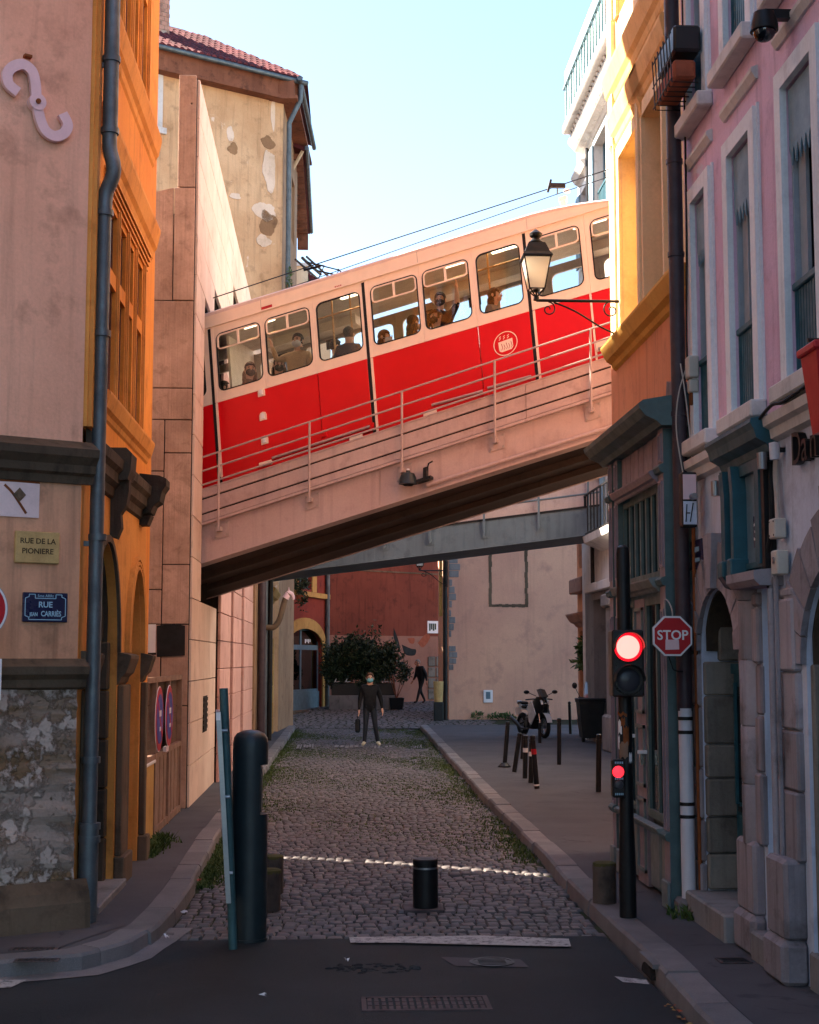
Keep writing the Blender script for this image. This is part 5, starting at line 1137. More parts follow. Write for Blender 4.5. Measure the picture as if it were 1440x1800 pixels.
# arch 1: voussoirs, jamb blocks, door
def voussoirs(cu, a, sp, h, th, n, m='worn_stone'):
    for k in range(n):
        t0, t1 = PI*k/n+.01, PI*(k+1)/n-.01; e = th*(1.25 if k == n//2 else random.uniform(.85, 1.1))
        pts = [(cu+a*math.cos(t0), sp+h*math.sin(t0)), (cu+(a+e)*math.cos(t0), sp+(h+e)*math.sin(t0)), (cu+(a+e)*math.cos((t0+t1)/2), sp+(h+e)*math.sin((t0+t1)/2)), (cu+(a+e)*math.cos(t1), sp+(h+e)*math.sin(t1)), (cu+a*math.cos(t1), sp+h*math.sin(t1)), (cu+a*math.cos((t0+t1)/2), sp+h*math.sin((t0+t1)/2))]
        part('voussoir', m, pk, lambda b: b.prism(pts, 0, .03+(.05 if k == n//2 else random.uniform(0, .015))), TP3)
part('arch_shade', 'soot_shade_stone', pk, lambda b: b.spandrel(10.53, 11.60, 2.2, 2.67, -.3, -.035), TP3)  # dark colour paints the shade under the door arch
part('arch_shade', 'soot_shade_stone', pk, lambda b: b.spandrel(7.62, 8.98, 2.1, 2.70, -.5, -.035), TP3)  # same painted shade for the nearer arch
voussoirs(11.07, .55, 2.2, .48, .34, 11); voussoirs(8.3, .70, 2.1, .62, .36, 11)
def pier(u0, u1, v0, v1, w, m='worn_stone', hs=(.34, .5), rnd=None):
    v = v0; rr = random.Random(int(u0*100))
    while v < v1-.05:
        h = min(rr.uniform(*hs), v1-v); bx('stone', m, pk, TP3, u0+rr.uniform(-.012, .012), u1+rr.uniform(-.012, .012), v+.004, v+h-.004, -.02, w+rr.uniform(-.008, .012), c=.016); v += h
pier(11.62, 11.86, .13, 2.2, .03, hs=(.3, .5)); pier(10.32, 10.52, .86, 2.2, .005); pier(9.1, 9.50, .86, 2.6, .05); pier(9.92, 10.06, .86, 2.6, .03)
# round column between the two doorways
def f(b):
    p = [(.14, .86), (.14, 2.55), (.17, 2.62), (.19, 2.7), (.001, 2.7)]; b.lathe([(.001, .84)]+p, (XP-.03, 10.19, 0), 20)
vv = .85
for hd_ in (.42, .40, .46, .42):
    part('column_drum', 'worn_stone', pk, lambda b: b.lathe([(.001, vv), (.132, vv), (.14, vv+.012), (.14, vv+hd_-.016), (.132, vv+hd_-.004), (.001, vv+hd_-.004)], (XP+.05, 10.19, 0), 20), None, True); vv += hd_
part('column_cap', 'worn_stone', pk, lambda b: b.lathe([(.001, 2.55), (.14, 2.55), (.17, 2.62), (.19, 2.7), (.001, 2.7)], (XP+.05, 10.19, 0), 20), None, True)
for u0, u1, w in ((10.0, 10.44, .08), (9.12, 9.52, .14)):
    bx('pier_base', 'worn_stone', pk, TP3, u0, u1, .38, .88, -.02, w, c=.025); bx('pier_base', 'worn_stone', pk, TP3, u0-.02, u1+.02, .10, .39, -.02, w+.03, c=.04)
# far jamb of the arch, rough blocks facing the street mouth
v = .32; k = 0
while v < 2.6:
    h = random.uniform(.24, .40); bx('stone', 'rough_block', pk, None, XP+(.01 if v < 2 else .13), XP+.46, 11.56+random.uniform(-.02, .01), 11.64, v+.004, min(v+h, 2.68)-.004, c=.014); v += h; k += 1
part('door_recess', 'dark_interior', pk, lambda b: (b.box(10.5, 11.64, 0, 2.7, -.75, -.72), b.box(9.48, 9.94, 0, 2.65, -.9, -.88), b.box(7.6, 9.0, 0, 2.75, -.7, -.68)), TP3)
dr = part('door', 'teal_paint', pk, lambda b: (b.box(10.54, 11.55, .32, 2.02, -.30, -.24), b.box(10.52, 11.56, 2.02, 2.10, -.32, -.22), b.box(11.03, 11.07, 2.1, 2.66, -.30, -.25)), TP3)
for a, c in ((10.58, 11.03), (11.07, 11.52)):
    part('panel', 'teal_paint', dr, lambda b: (b.cbox(a+.05, c-.05, .40, .92, -.24, -.22, .01), b.box(a+.03, a+.06, 1.0, 1.95, -.24, -.215), b.box(c-.06, c-.03, 1.0, 1.95, -.24, -.215)), TP3); part('pane', 'dark_glass', dr, lambda b: (b.box(a+.08, c-.08, 1.02, 1.92, -.239, -.232), b.box(a, c, 2.12, 2.66, -.285, -.28)), TP3)
part('letter_slot', 'black_iron', dr, lambda b: b.box(11.2, 11.4, .95, .99, -.24, -.21), TP3)
bx('door_step', 'grey_stone', pk, TP3, 10.50, 11.66, .10, .31, -.6, .16, c=.015); bx('door_step', 'grey_stone', pk, TP3, 9.50, 9.98, .10, .30, -.9, .12, c=.015); bx('door_step', 'grey_stone', pk, TP3, 7.6, 9.05, .10, .34, -.6, .02, c=.015)
bx('passage_wall', 'lilac_base', pk, TP3, 9.925, 9.94, .3, 2.6, -.85, -.03)
bx('inner_jamb', 'rough_block', pk, TP3, 8.93, 8.997, .34, 2.1, -.5, -.02, c=.01)
bx('door_board', 'old_wood', pk, TP3, 7.62, 8.98, .34, 2.1, -.56, -.5); part('grille', 'black_iron', pk, lambda b: [b.tube([TP3((8.2+.1*k, .35, -.4)), TP3((8.2+.1*k, 2.5, -.4))], .01, 6) for k in range(8)])
mb = thing('mailbox', (XP+.3, 9.7, 1.2), 'blue-grey letterbox inside the narrow dark doorway', 'mailbox')
bx('body', 'blue_grey_wood', mb, TP3, 9.60, 9.86, 1.28, 1.62, -.12, -.03, c=.012); bx('flap', 'aluminium', mb, TP3, 9.64, 9.82, 1.52, 1.56, -.03, -.02)
# dark green bay over the doorway
gb = thing('green_overdoor', (XP-.1, 10.1, 2.75), 'dark green timber overdoor panel with canopy and house number', 'overdoor panel')
TGb = TX(XP-.0)
bx('back_panel', 'blue_grey_wood', gb, TGb, 9.62, 10.58, 2.78, 3.50, 0.0, .05)
part('canopy', 'teal_paint', gb, lambda b: b.profile([(3.50, 0), (3.52, .06), (3.57, .08), (3.61, .15), (3.67, .165), (3.71, .19), (3.74, .185), (3.78, 0)], 9.46, 10.66), TGb)
for k, (u, w) in enumerate(((10.54, .10), (10.40, .13), (10.25, .10), (10.10, .15))): part('shutter_stile', 'teal_paint', gb, lambda b: (b.box(u-.035, u+.035, 2.82, 3.30, .05, w), b.prism([(u-.035, 3.30), (u+.035, 3.30), (u+.08, 3.50), (u+.01, 3.50)], .05, w), b.cbox(u-.055, u+.055, 2.72, 2.84, .04, w+.03, .01), b.profile([(2.64, .03), (2.66, w-.02), (2.72, w+.02), (2.72, .03)], u-.04, u+.04)), TGb)
for u0, u1 in ((9.64, 9.74), (9.74, 10.17)): bx('frame_rail', 'teal_paint', gb, TGb, u0, u1, 3.42 if u0 > 9.7 else 2.78, 3.50, .05, .09)
bx('side_post', 'black_iron', gb, TGb, 9.55, 9.62, 2.70, 3.48, 0, .08)
part('bottom_trim', 'teal_paint', gb, lambda b: [b.prism([(9.7+.15*k, 2.78), (9.82+.15*k, 2.78), (9.76+.15*k, 2.70)], .01, .05) for k in range(5)]+[b.box(9.64, 10.58, 2.76, 2.8, .0, .07)], TGb)
def flip(T, uc): return lambda p: T((2*uc-p[0], p[1], p[2]))
nb_ = thing('house_number', (XP-.06, 9.83, 2.95), 'small framed house number 3 on the overdoor panel', 'house number')
bx('plate', 'sign_blue', nb_, TGb, 9.78, 9.88, 2.90, 3.12, .05, .06, c=.003); text_mesh('lettering', '3', .17, 'sign_white', nb_, flip(TGb, 9.83), 9.83, 2.95, .062, .003)
part('hood_stone', 'worn_stone', pk, lambda b: b.profile([(2.62, 0), (2.62, .16), (2.66, .2), (2.72, .2), (2.74, 0)], 9.42, 10.1), TP3)
# pipes, cables, boxes
rp = thing('street_downpipe', (2.82, 11.72, .1), 'tall dark rain pipe with white lower section between shopfront and pink house', 'downpipe')
part('upper_pipe', 'dark_pipe', rp, lambda b: (b.tube([(2.83, 11.72, 1.72), (2.83, 11.72, 14)], .062, 14), [b.tube([(2.83, 11.72, z-.02), (2.83, 11.72, z+.02)], .07, 14) for z in (2.4, 4.15, 5.5, 6.3, 7.1, 8.2, 9.5)]), None, True)
part('lower_pipe', 'white_pipe', rp, lambda b: b.tube([(2.83, 11.70, .2), (2.83, 11.71, 1.74)], .056, 14), None, True)
part('clamp', 'black_iron', rp, lambda b: [b.tube([(2.83, 11.71, z-.014), (2.83, 11.71, z+.014)], .062, 14) for z in (1.66, 1.55, .98, .88)], None, True)
part('shoe', 'granite', rp, lambda b: b.cbox(2.73, 2.95, 11.6, 11.82, .11, .24, .03))
part('rusty_pipe', 'rust', rp, lambda b: b.tube([(2.915, 11.66, .15), (2.915, 11.66, 4.3)], .016, 8), None, True)
part('cable', 'black_rubber', rp, lambda b: b.tube(smooth_path([(2.9, 11.64, 4.3), (2.88, 11.62, 4.8), (2.9, 11.62, 6), (2.9, 11.62, 9), (2.9, 11.62, 13)], 6), .009, 6), None, True)
for pts in ([(2.88, 11.6, 4.55), (2.80, 11.6, 4.3), (2.78, 11.62, 4.0), (2.83, 11.6, 3.6), (2.86, 11.6, 3.4)], [(2.82, 11.6, 4.55), (2.86, 11.58, 4.2), (2.9, 11.58, 3.7)], [(2.70, 11.85, 2.2), (2.74, 11.7, 2.5), (2.70, 11.8, 2.62), (2.72, 11.82, 2.35)]): part('loop_cable', 'cable_grey', rp, lambda b: b.tube(smooth_path(pts, 6), .006, 5), None, True)
jb = thing('junction_box', (2.9, 11.6, 4.4), 'cluster of junction box and cable glands beside the dark rain pipe', 'junction box')
part('box', 'box_beige', jb, lambda b: (b.cbox(2.86, 2.95, 11.5, 11.62, 4.42, 4.60, .01), b.cbox(2.87, 2.95, 11.52, 11.60, 4.30, 4.41, .01))); part('gland', 'rust', jb, lambda b: b.tube([(2.9, 11.56, 4.2), (2.9, 11.56, 4.3)], .02, 8))
ls = thing('lightbox_sign', (2.85, 11.45, 3.2), 'small projecting sign box with white and dark panels by the rain pipe', 'sign')
part('case', 'black_iron', ls, lambda b: b.cbox(2.75, 2.87, 11.34, 11.46, 3.18, 3.62, .008)); part('face', 'iron_pink', ls, lambda b: b.box(2.757, 2.863, 11.332, 11.34, 3.40, 3.60)); part('lower_face', 'lilac_base', ls, lambda b: b.box(2.757, 2.863, 11.332, 11.34, 3.20, 3.385))
part('drawing', 'black_iron', ls, lambda b: (b.tube([(2.775, 11.33, 3.22), (2.785, 11.33, 3.36)], .005, 5), b.tube([(2.785, 11.33, 3.29), (2.81, 11.33, 3.29)], .005, 5), b.tube([(2.81, 11.33, 3.22), (2.835, 11.33, 3.37)], .005, 5))); part('lamp', 'aluminium', ls, lambda b: b.lathe([(.001, 0), (.024, 0), (.028, .07), (.001, .07)], (2.83, 11.26, 3.42), 12, 'y'), None, True)
wl = thing('street_plate', (2.94, 11.6, 2.85), 'small dark blue street plate on the pink house beside the rain pipe', 'street sign')
bx('plate', 'sign_blue', wl, TP3, 11.44, 11.80, 2.86, 3.10, .0, .03, c=.004); part('lettering', 'sign_line', wl, lambda b: [b.box(11.52+.03*k, 11.54+.03*k, 3.0, 3.04, .03, .032) for k in range(6)]+[b.box(11.5+.03*k, 11.52+.03*k, 2.92, 2.95, .03, .032) for k in range(8)], TP3)
for i, (u, v, h, lab) in enumerate(((9.33, 2.92, .13, 'upper beige cable box below the green overdoor'), (9.30, 2.68, .16, 'lower beige cable box with round cap'))):
    q = thing('cable_box', (XP-.1, u, v), lab, 'cable box'); bx('case', 'box_beige', q, TP3, u-.065, u+.065, v, v+h, .02, .10, c=.008)
    if i: part('cap', 'aluminium', q, lambda b: disc(b, u, v+h*.6, .022, .10, .108, 14), TP3)
    else: part('cover_screw', 'black_iron', q, lambda b: [disc(b, u+a, v+h*.5+c, .006, .10, .104, 8) for a in (-.045, .045) for c in (-.045, .045)], TP3)
cbm = thing('wall_cables', (XP-.05, 9.45, 2.7), 'bundle of grey and black cables running down the wall by the boxes', 'cables')
part('grey_cable', 'cable_grey', cbm, lambda b: [b.tube(smooth_path([TP3((9.40+.025*k, 3.48, .03)), TP3((9.39+.025*k, 3.35, .04)), TP3((9.38+.02*k, 3.2, .04)), TP3((9.34+.02*k, 3.04, .05))], 5), .008, 6) for k in range(3)], None, True)
part('black_hose', 'black_rubber', cbm, lambda b: b.tube(smooth_path([TP3((9.52, 3.48, .04)), TP3((9.51, 3.3, .04)), TP3((9.50, 3.0, .05)), TP3((9.58, 2.80, .06)), TP3((9.54, 2.62, .06)), TP3((9.46, 2.58, .06))], 6), .018, 8), None, True)
part('string_wire', 'black_rubber', cbm, lambda b: b.tube(smooth_path([TP3((9.55, 3.72, .12)), TP3((9.2, 3.78, .12)), TP3((8.9, 3.76, .12)), TP3((8.0, 3.8, .12))], 4), .012, 6), None, True)
part('pipe', 'worn_stone', cbm, lambda b: (b.tube([TP3((9.45, .4, .075)), TP3((9.45, 2.6, .075))], .028, 10), b.tube([TP3((9.36, .4, .07)), TP3((9.36, 2.68, .07)), TP3((9.40, 2.68, .07)), TP3((9.45, 2.6, .075))], .016, 8)), None, True)
for i, (u, v, w, lab) in enumerate(((10.74, 3.42, .09, 'round wall lamp on the far side of the green overdoor'), (9.50, 3.46, .10, 'cylindrical wall lamp above the near post of the green overdoor'), (9.32, 3.50, .07, 'white box lamp on the wall right of the green overdoor'))):
    q = thing('wall_lamp', (XP-w, u, v), lab, 'lamp'); c = TP3((u, v, w))
    part('body', 'aluminium' if i < 2 else 'white_pipe', q, lambda b: b.lathe([(.001, -.06), (.032, -.06), (.036, .05), (.001, .06)], c, 14), None, True); part('bracket', 'black_iron', q, lambda b: b.box(u-.012, u+.012, v-.01, v+.02, 0, w-.02), TP3)
# shop letters, red sign, dome camera, flower box
dl = thing('shop_letters', (XP-.03, 9.0, 3.35), 'dark metal shop letters Dan on the pale wall at the right edge', 'lettering')
for ch_, du in (('D', 0), ('a', .2), ('n', .36)): text_mesh('letter', ch_, .30, 'black_iron', dl, flip(TP3, 9.0), 8.97+du, 3.36, .03, .05, 'LEFT', .9)
rsn = thing('red_sign', (2.7, 7.94, 3.4), 'red tapered hanging sign with lid at the right picture edge', 'sign')
part('body', 'sign_red', rsn, lambda b: b.add([(2.70, 7.85, 3.40), (2.92, 7.85, 3.40), (2.70, 8.02, 3.40), (2.92, 8.02, 3.40), (2.66, 7.8, 3.85), (2.95, 7.8, 3.85), (2.66, 8.07, 3.85), (2.95, 8.07, 3.85)], [(0, 1, 3, 2), (4, 6, 7, 5), (0, 4, 5, 1), (2, 3, 7, 6), (0, 2, 6, 4), (1, 5, 7, 3)])); part('lid', 'sign_red', rsn, lambda b: b.cbox(2.64, 2.97, 7.78, 8.09, 3.85, 3.90, .01))
part('lettering', 'sign_white', rsn, lambda b: b.box(2.76, 2.88, 7.812, 7.83, 3.60, 3.66)); part('bracket', 'black_iron', rsn, lambda b: b.tube([(2.95, 7.94, 3.93), (2.66, 7.94, 3.93)], .012, 6))
cd = thing('dome_camera', (2.8, 8.95, 6.2), 'black dome security camera on the pink house at the top right edge', 'camera')
c = Vector((2.74, 8.86, 6.16)); part('housing', 'black_iron', cd, lambda b: (b.lathe([(.001, .12), (.07, .12), (.09, .04), (.09, .0), (.001, .0)], c, 18), b.box(2.74, 2.95, 8.83, 8.89, 6.24, 6.30)), None, True); part('dome', 'dark_glass', cd, lambda b: b.ball(c, (.075, .075, .07), 14, 8), None, True)
fb = thing('flower_box', (2.75, 11.35, 6.9), 'black wire window basket holding terracotta planters on the pink house', 'flower box')
bx('planter', 'terracotta', fb, TP3, 11.02, 11.62, 6.74, 6.90, .10, .28, c=.02); bx('planter', 'moto_black', fb, TP3, 11.0, 11.6, 6.96, 7.18, .06, .28, c=.02)
part('wire_basket', 'black_iron', fb, lambda b: [b.tube([TP3((11.0+.1*k, 6.7, .09)), TP3((11.0+.1*k, 6.7, .30)), TP3((11.0+.1*k, 7.12, .32))], .006, 5) for k in range(7)]+[b.tube([TP3((10.98, v, .31)), TP3((11.64, v, .31))], .006, 5) for v in (6.72, 6.9, 7.1)])

# ---------------------------------------------------------------- white apartment house beyond the bridge
XW = 6.4; TW = TX(XW)
wh = thing('white_apartment_house', (8, 32, 0), 'tall white house with balconies and bracketed cornice beyond the bridge at right', 'house')
WH = [(33.0, 34.5, 12.7, 14.8), (35.6, 36.5, 12.3, 14.2), (32.6, 33.6, 5.2, 7.6), (34.8, 35.6, 5.2, 7.6), (30.2, 31.6, 12.7, 14.8), (33.2, 35.8, 0, 3.6)]
part('wall', 'white_stone', wh, lambda b: b.wall(26, 37, 3.9, 17.6, .4, WH[:5]), TW); part('ground_wall', 'grey_stone', wh, lambda b: b.wall(26, 37, 0, 3.9, .4, WH[5:]), TW); part('gable', 'white_stone', wh, lambda b: b.box(6.4, 11, 37, 37.4, 0, 17.6)); part('gable', 'white_stone', wh, lambda b: b.box(6.8, 11, 25.7, 26.0, 0, 17.6)); part('roof', 'white_stone', wh, lambda b: b.box(6.1, 11, 25.7, 37.5, 17.6, 17.9))
for h in WH[:5]:
    window(wh, TW, *h, -.15, 'blue_grey_wood', 'window_glass', 2, 3, .06)
    part('surround', 'white_stone', wh, lambda b: (b.box(h[0]-.2, h[0], h[2]-.1, h[3]+.2, 0, .07), b.box(h[1], h[1]+.2, h[2]-.1, h[3]+.2, 0, .07), b.box(h[0], h[1], h[3], h[3]+.2, 0, .069)), TW); mould('hood', 'white_stone', h[3]+.22, (1.4, 1.8), h[0]-.3, h[1]+.3, TW, wh)
    part('shutter', 'awning_blue', wh, lambda b: b.box(h[1]+.02, h[1]+.55, h[2], h[3], .08, .12), TW)
    gr_ = part('window_rail', 'teal_paint', wh, lambda b: b.box(h[0], h[1], h[2]+.85, h[2]+.9, -.04, .0), TW)
    for k in range(9): q = MB(TW); u = h[0]+(h[1]-h[0])*(k+.5)/9; q.box(u-.05, u+.05, h[2], h[2]+.85, -.035, -.02); q.build('slat', 'teal_paint', gr_)
part('doorway', 'dark_interior', wh, lambda b: b.box(33.2, 35.8, 0, 3.6, -.5, -.41), TW)
mould('balcony_cornice', 'white_stone', 14.95, (1.9, 3.2), 26.4, 35.9, TW, wh)
bx('balcony_slab', 'white_stone', wh, TW, 26.4, 35.6, 15.45, 15.68, 0, .68, c=.03)
for k in range(31): part('modillion', 'white_stone', wh, lambda b: b.profile([(15.08, 0), (15.06, .2), (15.16, .36), (15.3, .42), (15.44, .55), (15.44, 0)], 26.6+.29*k, 26.75+.29*k), TW)
bl = part('balcony_railing', 'blue_grey_wood', wh, lambda b: (b.box(26.4, 35.6, 16.62, 16.68, .58, .66), b.box(26.4, 35.6, 15.72, 15.76, .6, .64)), TW)
for k in range(24): q = MB(TW); q.box(26.5+.38*k, 26.54+.38*k, 15.68, 16.64, .605, .635); q.build('baluster', 'blue_grey_wood', bl)
bx('balcony_screen', 'pale_green', wh, TW, 26.4, 35.58, 15.76, 16.6, .595, .602)
bx('storey_band', 'white_stone', wh, TW, 26, 36.2, 3.78, 4.0, 0, .16, c=.02); part('balcony_slab', 'white_stone', wh, lambda b: b.profile([(4.72, 0), (4.74, .1), (4.84, .32), (4.9, .46), (5.06, .5), (5.08, 0)], 30, 34.4), TW)
bl = part('balcony_railing', 'black_iron', wh, lambda b: (b.box(30, 34.4, 6.02, 6.06, .42, .46), b.box(30, 34.4, 5.1, 5.13, .42, .46), b.box(34.36, 34.4, 5.1, 6.04, 0, .45)), TW)
for k in range(8): q = MB(TW); q.tube([(34.38-.42*k, 5.08, .44), (34.38-.42*k, 6.04, .44)], .018, 6); q.build('baluster', 'black_iron', bl)
for u0, u1 in ((31.7, 32.5),):
    bx('pillar', 'grey_stone', wh, TW, u0, u1, .9, 3.3, 0, .32, c=.02); bx('pillar_cap', 'grey_stone', wh, TW, u0-.08, u1+.08, 3.3, 3.6, 0, .42, c=.04); bx('pillar_base', 'grey_stone', wh, TW, u0-.1, u1+.1, .1, .92, 0, .42, c=.05)
part('downpipe', 'black_iron', wh, lambda b: b.tube([TW((35.3, 4, .1)), TW((35.3, 15, .1))], .05, 8), None, True)
bh_ = thing('brick_house', (7, 38.4, 0), 'narrow red-brick and plaster house front between white house and yellow gable', 'house')
TBk = TX(6.62)
part('wall', 'salmon_render', bh_, lambda b: b.wall(37.4, 39.5, 0, 9, .4, [(38.2, 39.2, .2, 2.9), (38.2, 39.2, 4.6, 6.4)]), TBk); window(bh_, TBk, 38.2, 39.2, 4.6, 6.4, -.1, 'blue_grey_wood', cols=2, rows=3)
part('door', 'shop_grey', bh_, lambda b: b.box(38.2, 39.2, .2, 2.9, -.3, -.2), TBk); mould('lintel', 'brick', 3.0, (1.6, 2.2), 37.5, 39.45, TBk, bh_); part('sill', 'brick', bh_, lambda b: b.cbox(37.5, 39.4, 3.9, 4.3, 0, .25, .03), TBk)

# ---------------------------------------------------------------- yellow gable house
YG = 49.0; TY = frame((0, YG, 0), (1, 0, 0), (0, -1, 0))
gx0 = ony(789, 1200, YG).x; gx1 = ony(1034, 1200, YG).x
yg = thing('yellow_gable_house', (6.3, 51, 0), 'plain yellow-pink gable wall with bricked-up window outline facing the street', 'house')
part('gable_wall', 'yellow_gable', yg, lambda b: (b.box(gx0, gx1+1.5, -.2, 9.6, -5, 0)), TY)
def PY(px, py): p = ony(px, py, YG); return p.x, p.z
a, c = PY(862, 1062), PY(925, 950)
for k, d in enumerate(((a[0]-.04, a[0]+.05, a[1], c[1]), (c[0]-.05, c[0]+.04, a[1], c[1]), (a[0]-.05, c[0]+.05, a[1]-.09, a[1]))):
    def f(b):
        n = 12
        for j in range(n):
            if k < 2: b.box(d[0]+random.uniform(-.02, .01), d[1]+random.uniform(-.01, .02), d[2]+(d[3]-d[2])*j/n, d[2]+(d[3]-d[2])*(j+1)/n, .0, .012)
            else: b.box(d[0]+(d[1]-d[0])*j/n, d[0]+(d[1]-d[0])*(j+1)/n, d[2]+random.uniform(-.02, .01), d[3]+random.uniform(-.01, .02), 0, .012)
    part('bricked_window_edge', 'dark_stone', yg, f, TY)
for px0, py0, px1, py1 in ((789, 1015, 806, 966), (789, 1068, 798, 1018), (789, 1178, 803, 1135), (789, 1120, 797, 1072)):
    p, q = PY(px0, py0), PY(px1, py1); n = 4
    for j in range(n): v0_ = p[1]+(q[1]-p[1])*j/n; bx('quoin', 'grey_stone', yg, TY, p[0]+.01, q[0]+random.uniform(-.12, .08), v0_+.01, v0_+(q[1]-p[1])/n-.01, -.02, .02, c=.008)
p, q = PY(850, 1235), PY(866, 1213); bx('meter_cover', 'sign_white', yg, TY, p[0], q[0], p[1], q[1], 0, .04, c=.008); bx('meter_print', 'blue_grey_wood', yg, TY, p[0]+.08, q[0]-.08, p[1]+.12, q[1]-.06, .04, .043)
part('corner_pipe', 'black_iron', yg, lambda b: b.tube([(gx0-.12, YG-.05, 0), (gx0-.12, YG-.05, 9)], .08, 10), None, True)
part('corner_strip', 'ochre_stone', yg, lambda b: b.box(gx0-.3, gx0-.2, 3.6, 6, -.3, -.1), TY)
rr = random.Random(8)
for i, (px, w_, n_) in enumerate(((838, .5, 60), (868, 1.2, 160), (893, .5, 60))):
    p = ony(px, 1264, YG-.15); b = MB(); leaves(b, (p.x, YG-.2, rise(0, YG)+.13), (w_*.6, .12, .14), n_, .12, rr)
    q = thing('wall_weed', (p.x, YG-.2, rise(0, YG)), 'low green weed clump at the foot of the yellow gable, '+('left' if i == 0 else 'largest, middle' if i == 1 else 'right')+' one', 'weed', 'weeds along the yellow gable'); b.build('foliage', 'leaf_bright', q, norm=False)

# ---------------------------------------------------------------- red houses closing the street
RA, RB, RC = Vector((-1.75, 51.8, 0)), Vector((-.36, 56.2, 0)), Vector((5.2, 60.4, 0))
def seg(a, b_): u = (b_-a).normalized(); w = Vector((u.y, -u.x, 0)); return frame(a, u, w), u, w, (b_-a).length
T1_, U1_, W1_, L1_ = seg(RA, RB); T3_, U3_, W3_, L3_ = seg(RB, RC)
def P1_(px, py): return onpl(px, py, RA, U1_, W1_)
def P3_(px, py): return onpl(px, py, RB, U3_, W3_)
rh = thing('red_corner_house', (-1, 54, .2), 'red house with arched shop window at the end of the street', 'house')
a0, a1 = P1_(503, 1200)[0], P1_(566, 1200)[0]; vs_, vc_ = P1_(540, 1135)[1], P1_(535, 1104)[1]
w0, w1 = P1_(523, 1010), P1_(548, 1036)
part('wall', 'red_render', rh, lambda b: (b.wall(-.6, L1_, 0, 9, .4, [(a0, a1, 0, vc_), (w0[0], w1[0], w1[1], w0[1]+1.5)]), b.spandrel(a0, a1, vs_, vc_, -.4, -.001)), T1_)
part('arch_stone', 'ochre_stone', rh, lambda b: ribbon(b, [((a0+a1)/2+((a1-a0)/2+.18)*math.cos(PI*k/18), vs_+(vc_-vs_+.18)*math.sin(PI*k/18)) for k in range(19)], .4, 0, .05), T1_)
part('jamb', 'ochre_stone', rh, lambda b: (b.box(a1, a1+.42, .2, vs_, 0, .05), b.box(a0-.3, a0, .2, vs_, 0, .05)), T1_)
window(rh, T1_, a0, a1, .95, vs_-.05, -.15, 'blue_grey_wood', 'dark_glass', 2, 1, .1, .14); window(rh, T1_, a0, a1, vs_-.05, vc_, -.15, 'blue_grey_wood', 'dark_glass', 2, 1, .08, .14)
bx('stall_riser', 'blue_grey_wood', rh, T1_, a0, a1, .15, .95, -.2, -.1); part('window_print', 'sign_white', rh, lambda b: (b.box(a0+.5, a0+.75, 1.5, 2.3, -.17, -.165), [b.box(a0+(a1-a0)*.62+.18*k, a0+(a1-a0)*.62+.12+.18*k, 2.75+.05*(k % 2), 2.9, -.17, -.165) for k in range(4)]), T1_)
window(rh, T1_, w0[0], w1[0], w1[1], w0[1]+1.5, -.15, 'blue_grey_wood', 'window_glass', 2, 1, .08); part('window_surround', 'ochre_stone', rh, lambda b: (b.box(w0[0]-.55, w0[0], w1[1]-.1, w0[1]+1.5, 0, .04), b.box(w1[0], w1[0]+.5, w1[1]-.1, w0[1]+1.5, 0, .04), b.box(w0[0]-.6, w1[0]+2.2, w1[1]-.3, w1[1]-.12, 0, .12)), T1_)
part('downpipe', 'zinc_pipe', rh, lambda b: b.tube([T1_((L1_-.12, .2, .1)), T1_((L1_-.12, 8, .1))], .09, 10), None, True); bx('plinth_stone', 'dark_stone', rh, T1_, a0-.2, a0+1.6, .1, .32, 0, .35, c=.03)
tw_ = thing('terracotta_house', (2.5, 59, .4), 'long terracotta wall with pinkish lower band closing the view', 'house')
vb = P3_(640, 1117)[1]
part('upper_wall', 'terracotta_wall', tw_, lambda b: b.box(0.02, L3_, vb, 9.5, -3, 0), T3_); part('lower_wall', 'pinkish_low', tw_, lambda b: b.box(0.02, L3_, 0, vb, -3, .012), T3_)
part('wall_strip', 'pinkish_low', tw_, lambda b: b.box(.02, .3, 0, vb, .012, .05), T3_); v_ = P3_(640, 1003)[1]; bx('string_line', 'dark_stone', tw_, T3_, .3, L3_-.6, v_-.03, v_+.03, 0, .03)
p, q = P3_(751, 1230), P3_(779, 1153)
for j in range(4):
    for k in range(2): bx('stone', 'rough_block', tw_, T3_, p[0]+(q[0]-p[0])*k/2+.02, p[0]+(q[0]-p[0])*(k+1)/2-.02, p[1]+(q[1]-p[1])*j/4+.02, p[1]+(q[1]-p[1])*(j+1)/4-.02, .012, .06, c=.03)
# wall painting fragments (dark and ochre shapes)
sa_ = thing('wall_painting', T3_((P3_(712, 1130)[0], vb, .02)), 'fragment of dark and orange painted figure on the pinkish wall', 'wall painting')
for m_, pts in (('black_rubber', ((692, 1104), (699, 1122), (703, 1140), (697, 1137), (692, 1120))), ('black_rubber', ((706, 1133), (722, 1140), (731, 1142), (728, 1152), (712, 1150))), ('terracotta', ((716, 1122), (728, 1122), (727, 1131), (720, 1130))), ('terracotta', ((734, 1130), (748, 1115), (756, 1120), (744, 1138)))):
    cl_ = [Vector((*P3_(*p), 0)) for p in pts]; cl_ = cl_+cl_[:1]
    part('shape', m_, sa_, lambda b: b.prism([(q.x, q.y) for q in smooth_path(cl_, 5)[:-1]], .0125, .015), T3_)
p, q = P3_(751, 1113), P3_(774, 1092); po = thing('poster', T3_((p[0], p[1], .02)), 'small white poster with green picture on the terracotta wall', 'poster')
